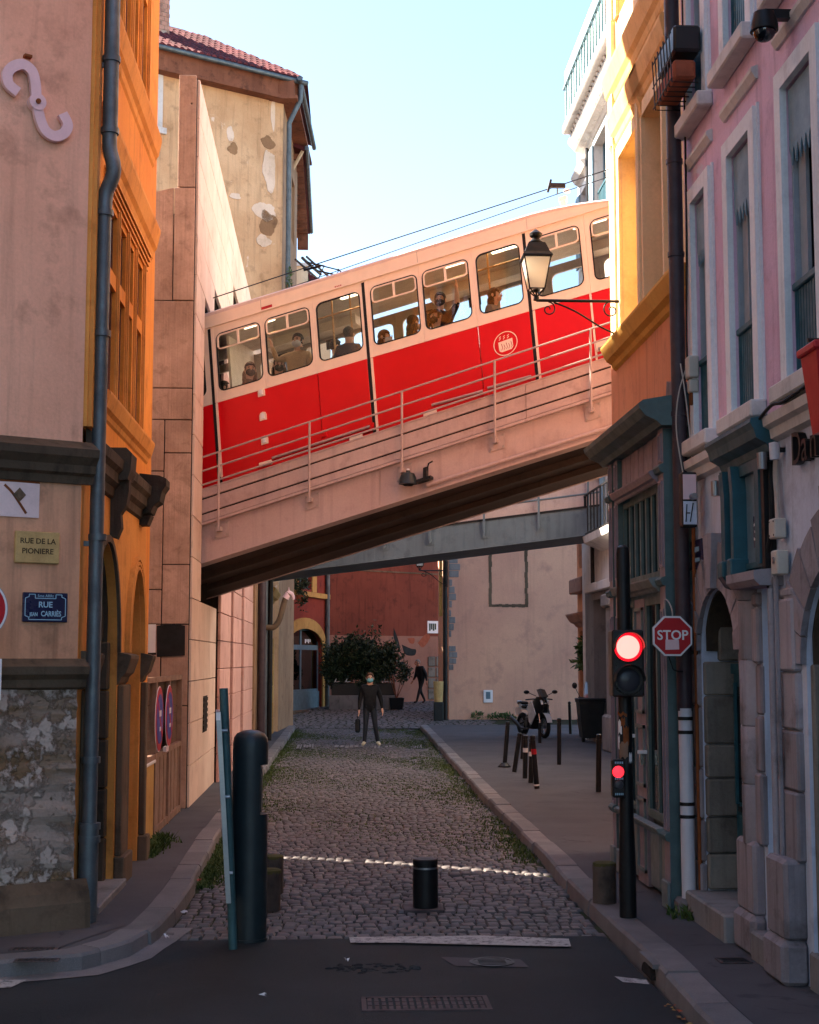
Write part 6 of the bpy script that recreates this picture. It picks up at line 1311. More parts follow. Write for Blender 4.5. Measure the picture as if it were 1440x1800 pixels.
bx('sheet', 'sign_white', po, T3_, p[0], q[0], p[1], q[1], .0, .03); part('print', 'leaf_dark', po, lambda b: [b.box(p[0]+.08+.1*k, p[0]+.16+.1*k, p[1]+.1+.05*(k % 2), q[1]-.1, .03, .034) for k in range(4)], T3_)
cc = thing('wall_camera', T3_((P3_(768, 1042)[0], P3_(768, 1042)[1], .3)), 'small bullet security camera on the terracotta wall near the corner', 'camera')
p = P3_(768, 1040); c = T3_((p[0], p[1], .4)); part('housing', 'black_iron', cc, lambda b: b.lathe([(.001, .12), (.07, .1), (.1, -.1), (.06, -.2), (.001, -.2)], c, 12), None, True); part('arm', 'black_iron', cc, lambda b: b.tube([(p[0], p[1]+.12, .4), (p[0]+.1, p[1]+.25, .3), (p[0]+.5, p[1]+.22, .02)], .03, 6), T3_)

# ---------------------------------------------------------------- unseen wall and wing added to shape the sun (behind the left row)
yd = thing('sun_slot_blocker', (-5.5, 18, 0), 'added unseen wall and wing behind the gate that block and shape the sun', 'building')
part('sun_slot_wall', 'cream_wall', yd, lambda b: b.wall(15.75, 20.66, 0, 11.75, .2, [(17.98, 18.26, 2.9, 5.85)]), frame((-5.0, 0, 0), (0, 1, 0), (1, 0, 0)))  # slot sized to let one strip of sun onto the street
part('sun_block_wing', 'cream_wall', yd, lambda b: b.box(-4.8, -2.75, 15.72, 16.78, 4.2, 15))  # added to set the edge of the sunlit patch opposite

# ---------------------------------------------------------------- unseen house added behind the viewer to darken the street mouth
def plain_house(name, label, x0, x1, y0, y1, h, m, T, u0, u1):
    t = thing(name, ((x0+x1)/2, (y0+y1)/2, 0), label, 'house')
    ws = [(u, u+1.1, v, v+1.9) for v in (1.0, 4.4, 7.8, 11.2) if v+2.4 < h for u in [u0+1.2+2.6*k for k in range(int((u1-u0-2)/2.6))]]
    part('front_wall', m, t, lambda b: b.wall(u0, u1, 0, h, .3, ws), T)
    for q in ws: window(t, T, *q, -.12, 'shutter_grey', 'window_glass', 2, 3)
    part('block', m, t, lambda b: b.box(x0, x1, y0, y1, 0, h)); part('roof', 'roof_tile', t, lambda b: b.box(x0-.3, x1+.3, y0-.3, y1+.3, h+.01, h+.3))
plain_house('sky_blocker_house', 'added unseen house left of the junction behind the viewer, cutting the skylight', -18, -6, -9, 5.5, 22, 'grey_stone', frame((-5.5, 0, 0), (0, 1, 0), (1, 0, 0)), -9, 5.5)
# ================================================================ STREET FURNITURE
emit('signal_red_core', (1.0, .10, .085, 1), 1.15); emit('signal_red_ring', (1.0, .004, .014, 1), .28); emit('signal_red_small', (1.0, .018, .03, 1), .5)
plain('signal_dark', lin(58, 58, 64), .35, 0, .1)
# access-control totem
P = onz(437, 1652, 0)
tt = thing('access_totem', (P.x, P.y, 0), 'thick dark green access-control pillar with domed top at the street mouth', 'bollard')
def f(b):
    n = 40; rings = [(.145, 0, 9), (.145, .02, 9), (.137, .02, 9), (.137, .95, 9), (.137, .951, .085), (.137, 1.325, .085), (.137, 1.326, 9), (.137, 1.48, 9), (.130, 1.53, 9), (.105, 1.565, 9), (.06, 1.585, 9), (.002, 1.592, 9)]
    vs = []
    for r, z, cl in rings:
        for k in range(n): w = 2*PI*k/n; vs.append((P.x+min(r*math.cos(w), cl), P.y+r*math.sin(w), z))
    m = len(rings); b.add(vs, [(i*n+k, i*n+(k+1) % n, (i+1)*n+(k+1) % n, (i+1)*n+k) for i in range(m-1) for k in range(n)]+[tuple(range((m-1)*n, m*n)), tuple(range(n-1, -1, -1))])
part('body', 'bollard_green', tt, f, None, True)
part('reader_panel', 'moto_black', tt, lambda b: b.box(P.x+.078, P.x+.092, P.y-.09, P.y+.09, .97, 1.30))
# edge-on road sign on its leaning post
P = onz(410, 1668, 0); hd = Vector((-.085, 1, 0)).normalized()
es = thing('edge_on_sign', (P.x, P.y, 0), 'leaning green post with a metal sign plate seen edge-on beside the totem', 'sign')
top = ony(393, 1210, P.y-.02); part('post', 'post_green', es, lambda b: b.tube([(P.x, P.y, 0), (top.x, P.y, top.z)], .033, 14), None, True)
p1, p2 = ony(384, 1252, P.y-.1), ony(402, 1588, P.y-.1)
part('plate', 'aluminium', es, lambda b: b.add([p+hd*k*.62+Vector((dx, 0, 0)) for p in (p1, p2) for k in (0, 1) for dx in (-.018, .018)], [(0, 1, 3, 2), (4, 6, 7, 5), (0, 4, 5, 1), (2, 3, 7, 6), (0, 2, 6, 4), (1, 5, 7, 3)]))
part('plate_face', 'sign_blue_light', es, lambda b: b.add([p+hd*k*.6+hd*.01+Vector((-.0195, 0, 0)) for p in (p1-Vector((0, 0, .05)), p2+Vector((0, 0, .05))) for k in (0, 1)], [(0, 1, 3, 2)]))
part('clamp', 'aluminium', es, lambda b: [b.tube([(p1.x+(p2.x-p1.x)*t, P.y-.03, p1.z+(p2.z-p1.z)*t), (P.x+(top.x-P.x)*(p1.z+(p2.z-p1.z)*t)/top.z+.02, P.y-.03, p1.z+(p2.z-p1.z)*t)], .014, 8) for t in (.1, .45, .85)])
part('sticker', 'sign_white', es, lambda b: b.add([p1+Vector((dx, -.003, -dz)) for dx, dz in ((-.016, .0), (.016, 0), (.016, .06), (-.016, .06))], [(0, 1, 2, 3)]))
# weathered round stumps
def stump(px, Y, z0, r, h, lab):
    X = ony(px, 1560, Y).x; t = thing('post_stump', (X, Y, z0), lab, 'bollard', 'weathered stump bollards')
    rr = random.Random(int(px)); b = MB(); n = 22; vs = []
    prof = [(1., 0), (1., .45), (.98, .80), (1.02, .93), (.97, 1.), (.85, 1.015), (.01, 1.0)]
    jit = [1+rr.uniform(-.035, .035) for _ in range(n)]
    for q, v in prof:
        for k in range(n): w = 2*PI*k/n; vs.append((X+r*q*jit[k]*math.cos(w), Y+r*q*jit[k]*math.sin(w), z0+v*h))
    b.add(vs, [(i*n+k, i*n+(k+1) % n, (i+1)*n+(k+1) % n, (i+1)*n+k) for i in range(6) for k in range(n)]); b.build('trunk', 'stump_wood', t, True)
    b = MB()
    b.lathe([(r*1.03, h*.94), (r*1.0, h*1.02), (r*.8, h*1.045), (.01, h*1.05)], (X, Y, z0), 18); b.build('moss_cap', 'moss', t, True)
stump(474, 12.75, 0, .098, .33, 'mossy round stump bollard behind the totem, nearer of two'); stump(479, 13.65, 0, .098, .33, 'mossy round stump bollard behind the totem, farther of two'); stump(1063, 12.25, .12, .097, .32, 'mossy round stump bollard on the right pavement behind the signal pole')
P = onz(748, 1600, 0)
rb = thing('rising_bollard', (P.x, P.y, 0), 'short dark steel rising bollard in the middle of the cobbles', 'bollard')
part('cylinder', 'black_iron', rb, lambda b: b.lathe([(.108, 0), (.108, .375), (.104, .378), (.104, .386), (.108, .389), (.108, .425), (.100, .434), (.01, .434)], (P.x, P.y, 0), 32), None, True)
part('reflective_band', 'aluminium', rb, lambda b: b.lathe([(.1088, .352), (.1088, .368)], (P.x, P.y, 0), 32), None, True)
part('base_plate', 'old_iron', rb, lambda b: b.cbox(P.x-.19, P.x+.15, P.y-.16, P.y+.16, -.01, .028, .006))
# traffic signal
X, Y = 2.31, 11.56
ts = thing('traffic_signal', (X, Y, .12), 'black traffic signal pole showing a red light with small repeater below', 'traffic light')
part('pole', 'black_iron', ts, lambda b: b.lathe([(.068, .12), (.068, .5), (.056, .9), (.054, 2.98), (.046, 3.03), (.02, 3.05), (.001, 3.05)], (X, Y, 0), 20), None, True)
c = ony(1100, 1166, Y-.12); hw, hh = .126, .262
o = part('head', 'moto_black', ts, lambda b: b.cbox(c.x-hw, c.x+hw, Y-.22, Y-.05, c.z-hh, c.z+hh, .012))
for dz, k in ((.127, 0), (-.127, 1)):
    z = c.z+dz
    part('lens' if k else 'red_lens', 'signal_dark' if k else 'signal_red_core', o, lambda b: b.lathe([(.094, 0), (.08, -.012), (.05, -.02), (.001, -.024)], (c.x, Y-.222, z), 28, 'y'), None, True)
    part('lens_ring', 'moto_black' if k else 'signal_red_ring', o, lambda b: b.lathe([(.094, -.224), (.112, -.224), (.112, -.219), (.094, -.219), (.094, -.224)], (c.x, Y, z), 28, 'y'), None, True)
    part('visor', 'moto_black', o, lambda b: b.add([(c.x+r*math.cos(a), Y-.22-d*(1 if math.sin(a) > -.2 else .2), z+r*math.sin(a)) for r in (.114, .118) for d in (0, .10) for a in [2*PI*q/28 for q in range(28)]], [(s*28+q, s*28+(q+1) % 28, s*28+28+(q+1) % 28, s*28+28+q) for s in (0, 2) for q in range(28)]), None, True)
r = ony(1085, 1368, Y-.06)
o = part('repeater', 'moto_black', ts, lambda b: b.cbox(r.x-.05, r.x+.05, Y-.13, Y-.04, r.z-.145, r.z+.15, .012))
part('repeater_red', 'signal_red_small', o, lambda b: b.lathe([(.046, 0), (.035, -.012), (.001, -.018)], (r.x-.004, Y-.131, r.z+.055), 20, 'y'), None, True); part('repeater_lens', 'signal_dark', o, lambda b: b.lathe([(.036, 0), (.03, -.01), (.001, -.014)], (r.x, Y-.131, r.z-.045), 20, 'y'), None, True)
part('lettering', 'sign_line', o, lambda b: [b.box(r.x-.03+.014*k, r.x-.022+.014*k, Y-.1325, Y-.131, z, z+.016) for z in (r.z-.125, r.z-.005, r.z+.118) for k in range(5)])
for k, (z, w, h, m_, a0) in enumerate(((1.60, 1.2, .10, 'sign_white', 3.4), (1.53, .8, .14, 'rust', 4.6), (1.48, .9, .1, 'sign_white', 3.2), (1.42, 1.3, .12, 'gate_brown', 4.2), (1.64, .6, .06, 'rust', 4.2), (1.36, .5, .07, 'sign_white', 5.2), (1.70, 1.5, .025, 'rust', 4.0))):
    part('sticker', m_, ts, lambda b: b.add([(X+(.0565+.001*k)*math.cos(a0+w*(q/6-.5)), Y+(.0565+.001*k)*math.sin(a0+w*(q/6-.5)), zz+.012*math.sin(q*2+k)) for zz in (z-h/2, z+h/2) for q in range(7)], [(q, q+1, q+8, q+7) for q in range(6)]))
# stop sign
Y = 11.30; c = ony(1182, 1118, Y); Tst = frame((c.x, Y, c.z), (1, 0, 0), (0, -1, 0)); Tst0 = Tst
ss = thing('stop_sign', (c.x, Y, c.z), 'red octagonal STOP sign with a white sticker', 'traffic sign')
oct_ = lambda r: [(r*math.cos(PI/8+k*PI/4), r*math.sin(PI/8+k*PI/4)) for k in range(8)]
part('rim', 'sign_white', ss, lambda b: b.prism(oct_(.168), .0, .006), Tst); part('face', 'sign_red', ss, lambda b: b.prism(oct_(.153), .006, .009), Tst); part('back', 'aluminium', ss, lambda b: b.prism(oct_(.17), -.014, 0), Tst)
text_mesh('lettering', 'STOP', .105, 'sign_white', ss, Tst, 0, -.028, .0105, .003, sx=.98, bold=.002); part('sticker', 'iron_pink', ss, lambda b: b.prism([(-.06, -.108), (.05, -.105), (.048, -.03), (-.058, -.028)], .0125, .014), Tst)
part('bracket', 'black_iron', ss, lambda b: (b.tube([(.05, .03, -.01), (.12, .03, -.2), (.22, .03, -.44)], .014, 6), b.tube([(.05, -.05, -.01), (.12, -.05, -.2), (.22, -.05, -.44)], .014, 6)), Tst)
part('cable', 'black_rubber', ss, lambda b: b.tube(smooth_path([(-.03, -.15, -.02), (.0, -.22, -.05), (.06, -.27, -.2), (.2, -.28, -.42)], 5), .005, 5), Tst)
# slim street posts
posts = [((887, 1348), (893, 1268), 'slim black street post with foot plate, leftmost by the motorcycle'), ((904, 1357), (914, 1288), 'slim black street post leaning right, second from the left'), ((918, 1334), (921, 1290), 'slim black street post mostly hidden behind the leaning ones'), ((923, 1368), (924, 1292), 'slim black street post with a white sticker'), ((933, 1376), (935, 1298), 'slim black street post just left of the one with red tag'), ((944, 1386), (936, 1292), 'slim black street post leaning left with a red tag'), ((983, 1344), (983, 1262), 'slim black street post standing alone right of the motorcycle'), ((1003, 1290), (1001, 1233), 'slim black street post farthest back near the bin'), ((1052, 1392), (1053, 1290), 'slim black street post nearest the signal pole'), ((949, 1306), (949, 1270), 'slim black street post under the motorcycle front wheel')]
for i, ((px, py), (qx, qy), lab) in enumerate(posts):
    p = onz(px, py, .12); q = ony(qx, qy, p.y); t = thing('street_post', (p.x, p.y, .12), lab, 'bollard', 'slim black street posts')
    d = (q-p); part('shaft', 'black_iron', t, lambda b: (b.tube([p, p+d*.9], .042, 12), b.tube([p+d*.9, p+d*.92], .034, 12), b.tube([p+d*.92, p+d*.985, p+d], [.044, .042, .02], 12)), None, True)
    if i == 0: part('foot_plate', 'black_iron', t, lambda b: b.lathe([(.12, 0), (.12, .02), (.06, .08), (.001, .08)], p, 14), None, True)
    if i in (3, 4, 5): m_ = 'sign_red' if i == 5 else 'sign_white'; f_ = .66 if i < 5 else .70; part('sticker', m_, t, lambda b: b.tube([p+d*(f_-.06), p+d*(f_+.04)], .0435, 12, False))
    if i == 5: part('low_tag', 'sign_white', t, lambda b: b.tube([p+d*.05, p+d*.08], .0435, 12, False))

# ---------------------------------------------------------------- wall lanterns
def lantern(name, base, tip, label, s=1.0, lamp=True, glow='lantern_glass_white'):
    """scrolled iron arm from base to tip, four-sided lantern standing on the tip"""
    base, tip = Vector(base), Vector(tip); t = thing(name, base, label, 'street lamp'); d = (tip-base); L = d.length; u = d.normalized(); Z = Vector((0, 0, 1)); V = lambda a, z: base+u*a+Z*z
    def f(b):
        b.tube([V(0, 0), V(L, 0)], .017*s, 8); b.tube([V(0, -.42*s), V(0, .2*s)], .02*s, 8)
        b.tube(smooth_path([V(.02, -.40*s), V(.25*L, -.30*s), V(.55*L, -.12*s), V(.8*L, -.02*s)], 6), .010*s, 6)
        for c0, r0, sg in ((.86*L, .085*s, 1), (.13*L, .10*s, -1)):
            pts = [V(c0+sg*r0*(1-k/30)*math.cos(PI/2+k*.32), -.10*s+r0*(1-k/30)*math.sin(PI/2+k*.32)) for k in range(26)]; b.tube(pts, .008*s, 6)
    part('arm', 'black_iron', t, f, None, True)
    part('wall_plate', 'black_iron', t, lambda b: b.tube([V(-.02, -.45*s), V(-.02, .25*s)], .035*s, 8))
    w0, w1, h = .085*s, .15*s, .36*s; x, y, z = tip.x, tip.y, tip.z+.12*s
    part('stem', 'black_iron', t, lambda b: (b.lathe([(.001, -.13*s), (.035*s, -.12*s), (.03*s, -.08*s), (.012*s, -.06*s), (.012*s, -.02*s), (.05*s, 0), (.001, 0)], (x, y, z), 12), [b.tube([(x, y, z-.09*s), (x+a*w0*.9, y+c*w0*.9, z)], .008*s, 6) for a, c in ((1, 1), (1, -1), (-1, 1), (-1, -1))]), None, True)
    cs = [(-1, -1), (1, -1), (1, 1), (-1, 1)]; B_ = [Vector((x+a*w0, y+c*w0, z)) for a, c in cs]; T_ = [Vector((x+a*w1, y+c*w1, z+h)) for a, c in cs]
    fr = part('frame', 'black_iron', t, lambda b: [b.tube([B_[k], T_[k]], .008*s, 6) for k in range(4)]+[b.tube([B_[k], B_[(k+1) % 4]], .008*s, 6) for k in range(4)]+[b.tube([T_[k], T_[(k+1) % 4]], .012*s, 6) for k in range(4)])
    for k in range(4):
        q = MB(); i_ = Vector((x, y, z+h/2)); q.add([p+(i_-p)*.03 for p in (B_[k], B_[(k+1) % 4], T_[(k+1) % 4], T_[k])]+[p+(i_-p)*.05 for p in (B_[k], B_[(k+1) % 4], T_[(k+1) % 4], T_[k])], [(0, 1, 2, 3), (4, 5, 6, 7), (0, 1, 5, 4), (1, 2, 6, 5), (2, 3, 7, 6), (3, 0, 4, 7)]); q.build('pane', glow, fr)
    part('roof', 'black_iron', t, lambda b: b.add([(x+a*q, y+c*q, z+h+v) for q, v in ((w1*1.12, 0), (w1*1.12, .015*s), (w1*.95, .05*s), (w1*.62, .17*s)) for a, c in cs], [(4*i+k, 4*i+(k+1) % 4, 4*i+4+(k+1) % 4, 4*i+4+k) for i in range(3) for k in range(4)]+[(0, 1, 2, 3), (12, 13, 14, 15)]))
    part('finial', 'black_iron', t, lambda b: b.lathe([(.075*s, .17*s), (.085*s, .19*s), (.06*s, .21*s), (.04*s, .24*s), (.07*s, .26*s), (.075*s, .29*s), (.04*s, .32*s), (.015*s, .34*s), (.001, .345*s)], (x, y, z+h), 14), None, True)
    return t
s_ = NT('opal_glass'); tl_ = s_.n('ShaderNodeBsdfTranslucent'); tl_.inputs[0].default_value = (.95, .92, .85, 1); mx_ = s_.n('ShaderNodeMixShader'); mx_.inputs[0].default_value = .72; s_.set((.97, .96, .93, 1), .3); s_.l(s_.b.outputs[0], mx_.inputs[1]); s_.l(tl_.outputs[0], mx_.inputs[2]); s_.l(mx_.outputs[0], s_.out.inputs[0])
bp = onx(1094, 530, 3.0); tp = ony(943, 528, bp.y)
lantern('wall_lantern', (3.0, bp.y, bp.z), (tp.x, bp.y, tp.z), 'black iron wall lantern with bright white glass in front of the red car', .93, True, 'opal_glass')
bp = ony(784, 1003, YG-.2); tp = ony(738, 1003, YG-.2)
lantern('wall_lantern', bp, tp, 'distant wall lantern on the corner of the yellow gable below the grey bridge', 1.25, True, 'opal_glass')
bp = onx(1044, 874, 6.4-.05); tp = ony(988, 874, bp.y)
lantern('wall_lantern', bp, tp, 'iron lantern arm on the white house seen under the pink bridge', 1.3, True, 'opal_glass')

# ---------------------------------------------------------------- motorcycle, bin, scooter
def place(o, fwd):
    f_ = Vector((fwd[0], fwd[1], 0)).normalized(); l_ = Vector((-f_.y, f_.x, 0)); o = Vector(o)
    return lambda p: o+f_*p[0]+l_*p[1]+Vector((0, 0, p[2]))
def wheel(parent, Tm, x, z, r, wd, m='black_rubber', rim='aluminium'):
    def tor(b, R, rr, sq=1.):
        n, k = 28, 8; b.add([(x+(R+rr*math.cos(2*PI*j/k))*math.cos(2*PI*i/n), rr*sq*math.sin(2*PI*j/k), z+(R+rr*math.cos(2*PI*j/k))*math.sin(2*PI*i/n)) for i in range(n) for j in range(k)], [(i*k+j, i*k+(j+1) % k, ((i+1) % n)*k+(j+1) % k, ((i+1) % n)*k+j) for i in range(n) for j in range(k)])
    w_ = part('wheel', m, parent, lambda b: tor(b, r-wd/2, wd/2), Tm, True)
    part('rim', rim, w_, lambda b: (tor(b, r-wd, .012, 3.), b.lathe([(.05, -.05), (.05, .05)], (x, 0, z), 12, 'y'), [b.tube([(x, .0, z), (x+(r-wd)*math.cos(a), 0, z+(r-wd)*math.sin(a))], .014, 6) for a in [2*PI*k/5 for k in range(5)]]), Tm, True)
    part('brake_disc', 'chrome', w_, lambda b: b.lathe([(.08, .06), (.14, .06), (.14, .066), (.08, .066)], (x, 0, z), 20, 'y'), Tm, True)
fwp = onz(957, 1298, .12); Tm = place((fwp.x-.68*.27, fwp.y+.68*.96, .12), (.28, -.96))
mc = thing('motorcycle', Tm((0, 0, 0)), 'white and black motorcycle parked before the yellow gable', 'motorcycle')
wheel(mc, Tm, .68, .31, .31, .11); wheel(mc, Tm, -.70, .31, .31, .15)
part('frame', 'moto_black', mc, lambda b: (b.tube([(-.70, .1, .31), (-.25, .1, .42), (.0, .08, .72), (.42, .0, .92)], .03, 8), b.tube([(-.70, -.1, .31), (-.25, -.1, .42), (.0, -.08, .72), (.42, .0, .92)], .03, 8), b.tube([(-.25, 0, .72), (-.85, 0, .88)], .04, 8)), Tm, True)
part('engine', 'moto_black', mc, lambda b: (b.cbox(-.22, .28, -.17, .17, .22, .55, .05), b.lathe([(.001, -.2), (.11, -.2), (.11, .2), (.001, .2)], (-.05, 0, .36), 14, 'y')), Tm, True)
part('fork', 'chrome', mc, lambda b: [b.tube([(.68, y, .31), (.46, y, .96)], [.03, .022], 8) for y in (-.1, .1)], Tm, True)
part('front_mudguard', 'moto_white', mc, lambda b: b.add([(.68+.345*math.cos(a), y, .31+.345*math.sin(a)) for a in [PI*(.1+.75*k/10) for k in range(11)] for y in (-.075, .075)], [(2*k, 2*k+1, 2*k+3, 2*k+2) for k in range(10)]), Tm, True)
part('tank', 'moto_white', mc, lambda b: b.add([(x, y*w, z) for x, w, z0, z1 in ((-.20, .12, .70, .78), (.0, .17, .68, .90), (.20, .18, .68, .96), (.36, .13, .72, .93)) for y, z in ((-1, z0), (-.8, (z0+z1)/2+.05), (-.35, z1), (.35, z1), (.8, (z0+z1)/2+.05), (1, z0))], [(6*i+k, 6*i+k+1, 6*i+7+k, 6*i+6+k) for i in range(3) for k in range(5)]+[tuple(range(6)), tuple(range(18, 24))]), Tm, True)
part('fairing', 'moto_black', mc, lambda b: b.add([(x, y*w, z) for x, w, z0, z1 in ((.22, .20, .45, .95), (.45, .21, .50, 1.06), (.66, .15, .62, 1.06), (.76, .06, .74, .98)) for y, z in ((-.6, z0), (-1, (z0+z1)/2), (-.55, z1), (.55, z1), (1, (z0+z1)/2), (.6, z0))], [(6*i+k, 6*i+(k+1) % 6, 6*i+6+(k+1) % 6, 6*i+6+k) for i in range(3) for k in range(6)]+[tuple(range(6)), tuple(range(18, 24))]), Tm, True)
part('side_fairing', 'moto_white', mc, lambda b: [b.prism([(.60, .62), (.34, .95), (.12, .82), (.16, .42), (.30, .34)], sg*.205-.012, sg*.205+.012) for sg in (-1, 1)], lambda p: Tm((p[0], p[2], p[1])))
part('headlight', 'sign_white', mc, lambda b: b.add([(.74, -.11, .86), (.74, .11, .86), (.70, .13, .98), (.70, -.13, .98), (.77, 0, .90)], [(0, 1, 4), (1, 2, 4), (2, 3, 4), (3, 0, 4)]), Tm)
part('windscreen', 'dark_glass', mc, lambda b: b.add([(.66, -.13, 1.05), (.66, .13, 1.05), (.46, .12, 1.24), (.44, 0, 1.27), (.46, -.12, 1.24), (.70, 0, 1.06)], [(0, 5, 3, 4), (5, 1, 2, 3)]), Tm, True)
part('handlebar', 'moto_black', mc, lambda b: (b.tube(smooth_path([(.34, -.38, .98), (.42, -.2, 1.0), (.44, 0, .99), (.42, .2, 1.0), (.34, .38, .98)], 4), .018, 8)), Tm, True)
for sg in (-1, 1): part('mirror', 'moto_black', mc, lambda b: (b.tube([(.5, sg*.15, 1.08), (.46, sg*.36, 1.17)], .010, 6), b.ball((.46, sg*.40, 1.18), (.03, .085, .05), 10, 6)), Tm, True)
part('seat', 'black_rubber', mc, lambda b: (b.cbox(-.55, -.18, -.13, .13, .74, .82, .03), b.cbox(-.86, -.52, -.10, .10, .82, .91, .03)), Tm, True)
part('tail', 'moto_white', mc, lambda b: b.add([(-.5, -.14, .70), (-.5, .14, .70), (-.5, .13, .82), (-.5, -.13, .82), (-.98, -.05, .86), (-.98, .05, .86), (-.98, .05, .93), (-.98, -.05, .93)], [(0, 1, 2, 3), (4, 5, 6, 7), (0, 1, 5, 4), (1, 2, 6, 5), (2, 3, 7, 6), (3, 0, 4, 7)]), Tm)
part('exhaust', 'moto_black', mc, lambda b: b.tube([(.1, -.2, .22), (-.3, -.22, .22), (-.55, -.24, .34), (-.95, -.24, .48)], [.025, .03, .06, .06], 10), Tm, True); part('number_plate', 'sign_white', mc, lambda b: b.box(-1.02, -1.0, -.09, .09, .55, .75), Tm); part('side_stand', 'moto_black', mc, lambda b: b.tube([(-.1, .12, .28), (-.12, .3, .0)], .012, 6), Tm)
bp = onz(1030, 1304, .12); X, Y = bp.x+.12, bp.y
bn = thing('wheeled_bin', (X, Y, .12), 'dark wheeled rubbish bin by the white house pillar', 'bin')
part('body', 'bin_green', bn, lambda b: b.add([(X+a*w, Y+c*w*.9, z) for w, z in ((.235, .22), (.245, .3), (.31, 1.08), (.33, 1.09), (.33, 1.13)) for a, c in ((-1, -1), (1, -1), (1, 1), (-1, 1))], [(4*i+k, 4*i+(k+1) % 4, 4*i+4+(k+1) % 4, 4*i+4+k) for i in range(4) for k in range(4)]+[(0, 1, 2, 3), (16, 17, 18, 19)]))
part('lid', 'bin_green', bn, lambda b: b.cbox(X-.34, X+.34, Y-.32, Y+.32, 1.13, 1.19, .02)); part('wheel', 'black_rubber', bn, lambda b: [b.lathe([(.001, -.03), (.10, -.03), (.10, .03), (.001, .03)], (X+a, Y-.1, .22), 14, 'x') for a in (-.2, .2)], None, True); part('handle', 'bin_green', bn, lambda b: b.tube([(X-.25, Y+.36, 1.1), (X+.25, Y+.36, 1.1)], .018, 8))
Tm = place((X+.35, Y+1.3, .12), (-.35, -1)); scn = thing('scooter', Tm((0, 0, 0)), 'scooter parked behind the bin with only mirrors and windshield showing', 'scooter')
wheel(scn, Tm, .6, .22, .22, .10); wheel(scn, Tm, -.6, .22, .22, .12)
part('body', 'moto_black', scn, lambda b: (b.cbox(-.85, -.1, -.16, .16, .35, .78, .06), b.cbox(-.2, .4, -.15, .15, .2, .3, .03), b.add([(.35, -.18, .3), (.35, .18, .3), (.5, .14, 1.0), (.5, -.14, 1.0), (.62, -.1, .35), (.62, .1, .35), (.58, .08, .95), (.58, -.08, .95)], [(0, 1, 2, 3), (4, 5, 6, 7), (0, 1, 5, 4), (1, 2, 6, 5), (2, 3, 7, 6), (3, 0, 4, 7)])), Tm, True); part('seat', 'black_rubber', scn, lambda b: b.cbox(-.85, -.1, -.15, .15, .78, .86, .03), Tm)
part('windshield', 'window_glass', scn, lambda b: b.add([(.55, -.2, 1.0), (.55, .2, 1.0), (.42, .17, 1.45), (.42, -.17, 1.45)], [(0, 1, 2, 3)]), Tm); part('handlebar', 'moto_black', scn, lambda b: b.tube([(.45, -.35, 1.06), (.48, 0, 1.04), (.45, .35, 1.06)], .02, 8), Tm, True); 
for sg in (-1, 1): part('mirror', 'moto_black', scn, lambda b: (b.tube([(.45, sg*.3, 1.06), (.46, sg*.42, 1.3)], .009, 6), b.ball((.46, sg*.44, 1.36), (.03, .07, .08), 10, 6)), Tm, True)

# ---------------------------------------------------------------- planters and plants
rr = random.Random(17)
def PGr(px, Y): return ony(px, 1200, Y).x
YPl = 54.6; x0, x1 = PGr(583, YPl), PGr(694, YPl); zg = rise(0, YPl)
pb = thing('long_planter', ((x0+x1)/2, YPl, zg), 'long black planter box on a pale kerb before the terracotta wall', 'planter')
part('kerb', 'grey_stone', pb, lambda b: b.cbox(x0-.1, x1+.1, YPl-.35, YPl+.5, zg-.1, zg+.5, .03)); part('box', 'moto_black', pb, lambda b: b.cbox(x0, x1, YPl-.25, YPl+.3, zg+.502, zg+.95, .02)); part('soil', 'cobble_bed', pb, lambda b: b.box(x0+.04, x1-.04, YPl-.2, YPl+.26, zg+.95, zg+.955))
part('lettering', 'sign_white', pb, lambda b: [b.tube(smooth_path([(x0+a, YPl-.26, zg+.98), (x0+a+.08, YPl-.26, zg+1.12), (x0+a+.05, YPl-.26, zg+1.0), (x0+a+.2, YPl-.26, zg+1.02)], 4), .012, 5) for a in (.1, .5, 1.0, 1.9)])
for i, (px, h_, w_, lab) in enumerate(((592, 1.25, .45, 'leftmost dark leafy bush in the long planter'), (618, 1.55, .6, 'tall dark bush second in the long planter'), (645, 1.5, .6, 'dark bush above the walking man in the long planter'), (672, 1.35, .55, 'dark bush at the right end of the long planter'))):
    X = PGr(px, YPl); t = thing('planter_bush', (X, YPl, zg+.95), lab, 'bush', 'bushes in the long planter')
    b = MB(); leaves(b, (X, YPl, zg+.95+h_*.55), (w_*1.0, .5, h_*.5), 3400, .17, rr); b.build('foliage', 'leaf_dark', t, norm=False)
    part('stem', 'old_wood', t, lambda b: [b.tube([(X+rr.uniform(-.1, .1), YPl, zg+.94), (X+rr.uniform(-.3, .3), YPl+rr.uniform(-.1, .1), zg+.95+h_*.8)], [.025, .008], 6) for k in range(5)])
X = PGr(697, YPl-.5); t = thing('potted_shrub', (X, YPl-.5, zg), 'loose shrub in a square dark pot beside the long planter', 'potted plant')
part('pot', 'moto_black', t, lambda b: b.add([(X+a*w, YPl-.5+c*w, zg+z) for w, z in ((.22, 0), (.28, .42), (.24, .42), (.22, .36)) for a, c in ((-1, -1), (1, -1), (1, 1), (-1, 1))], [(4*i+k, 4*i+(k+1) % 4, 4*i+4+(k+1) % 4, 4*i+4+k) for i in range(3) for k in range(4)]+[(0, 1, 2, 3), (12, 13, 14, 15)]))
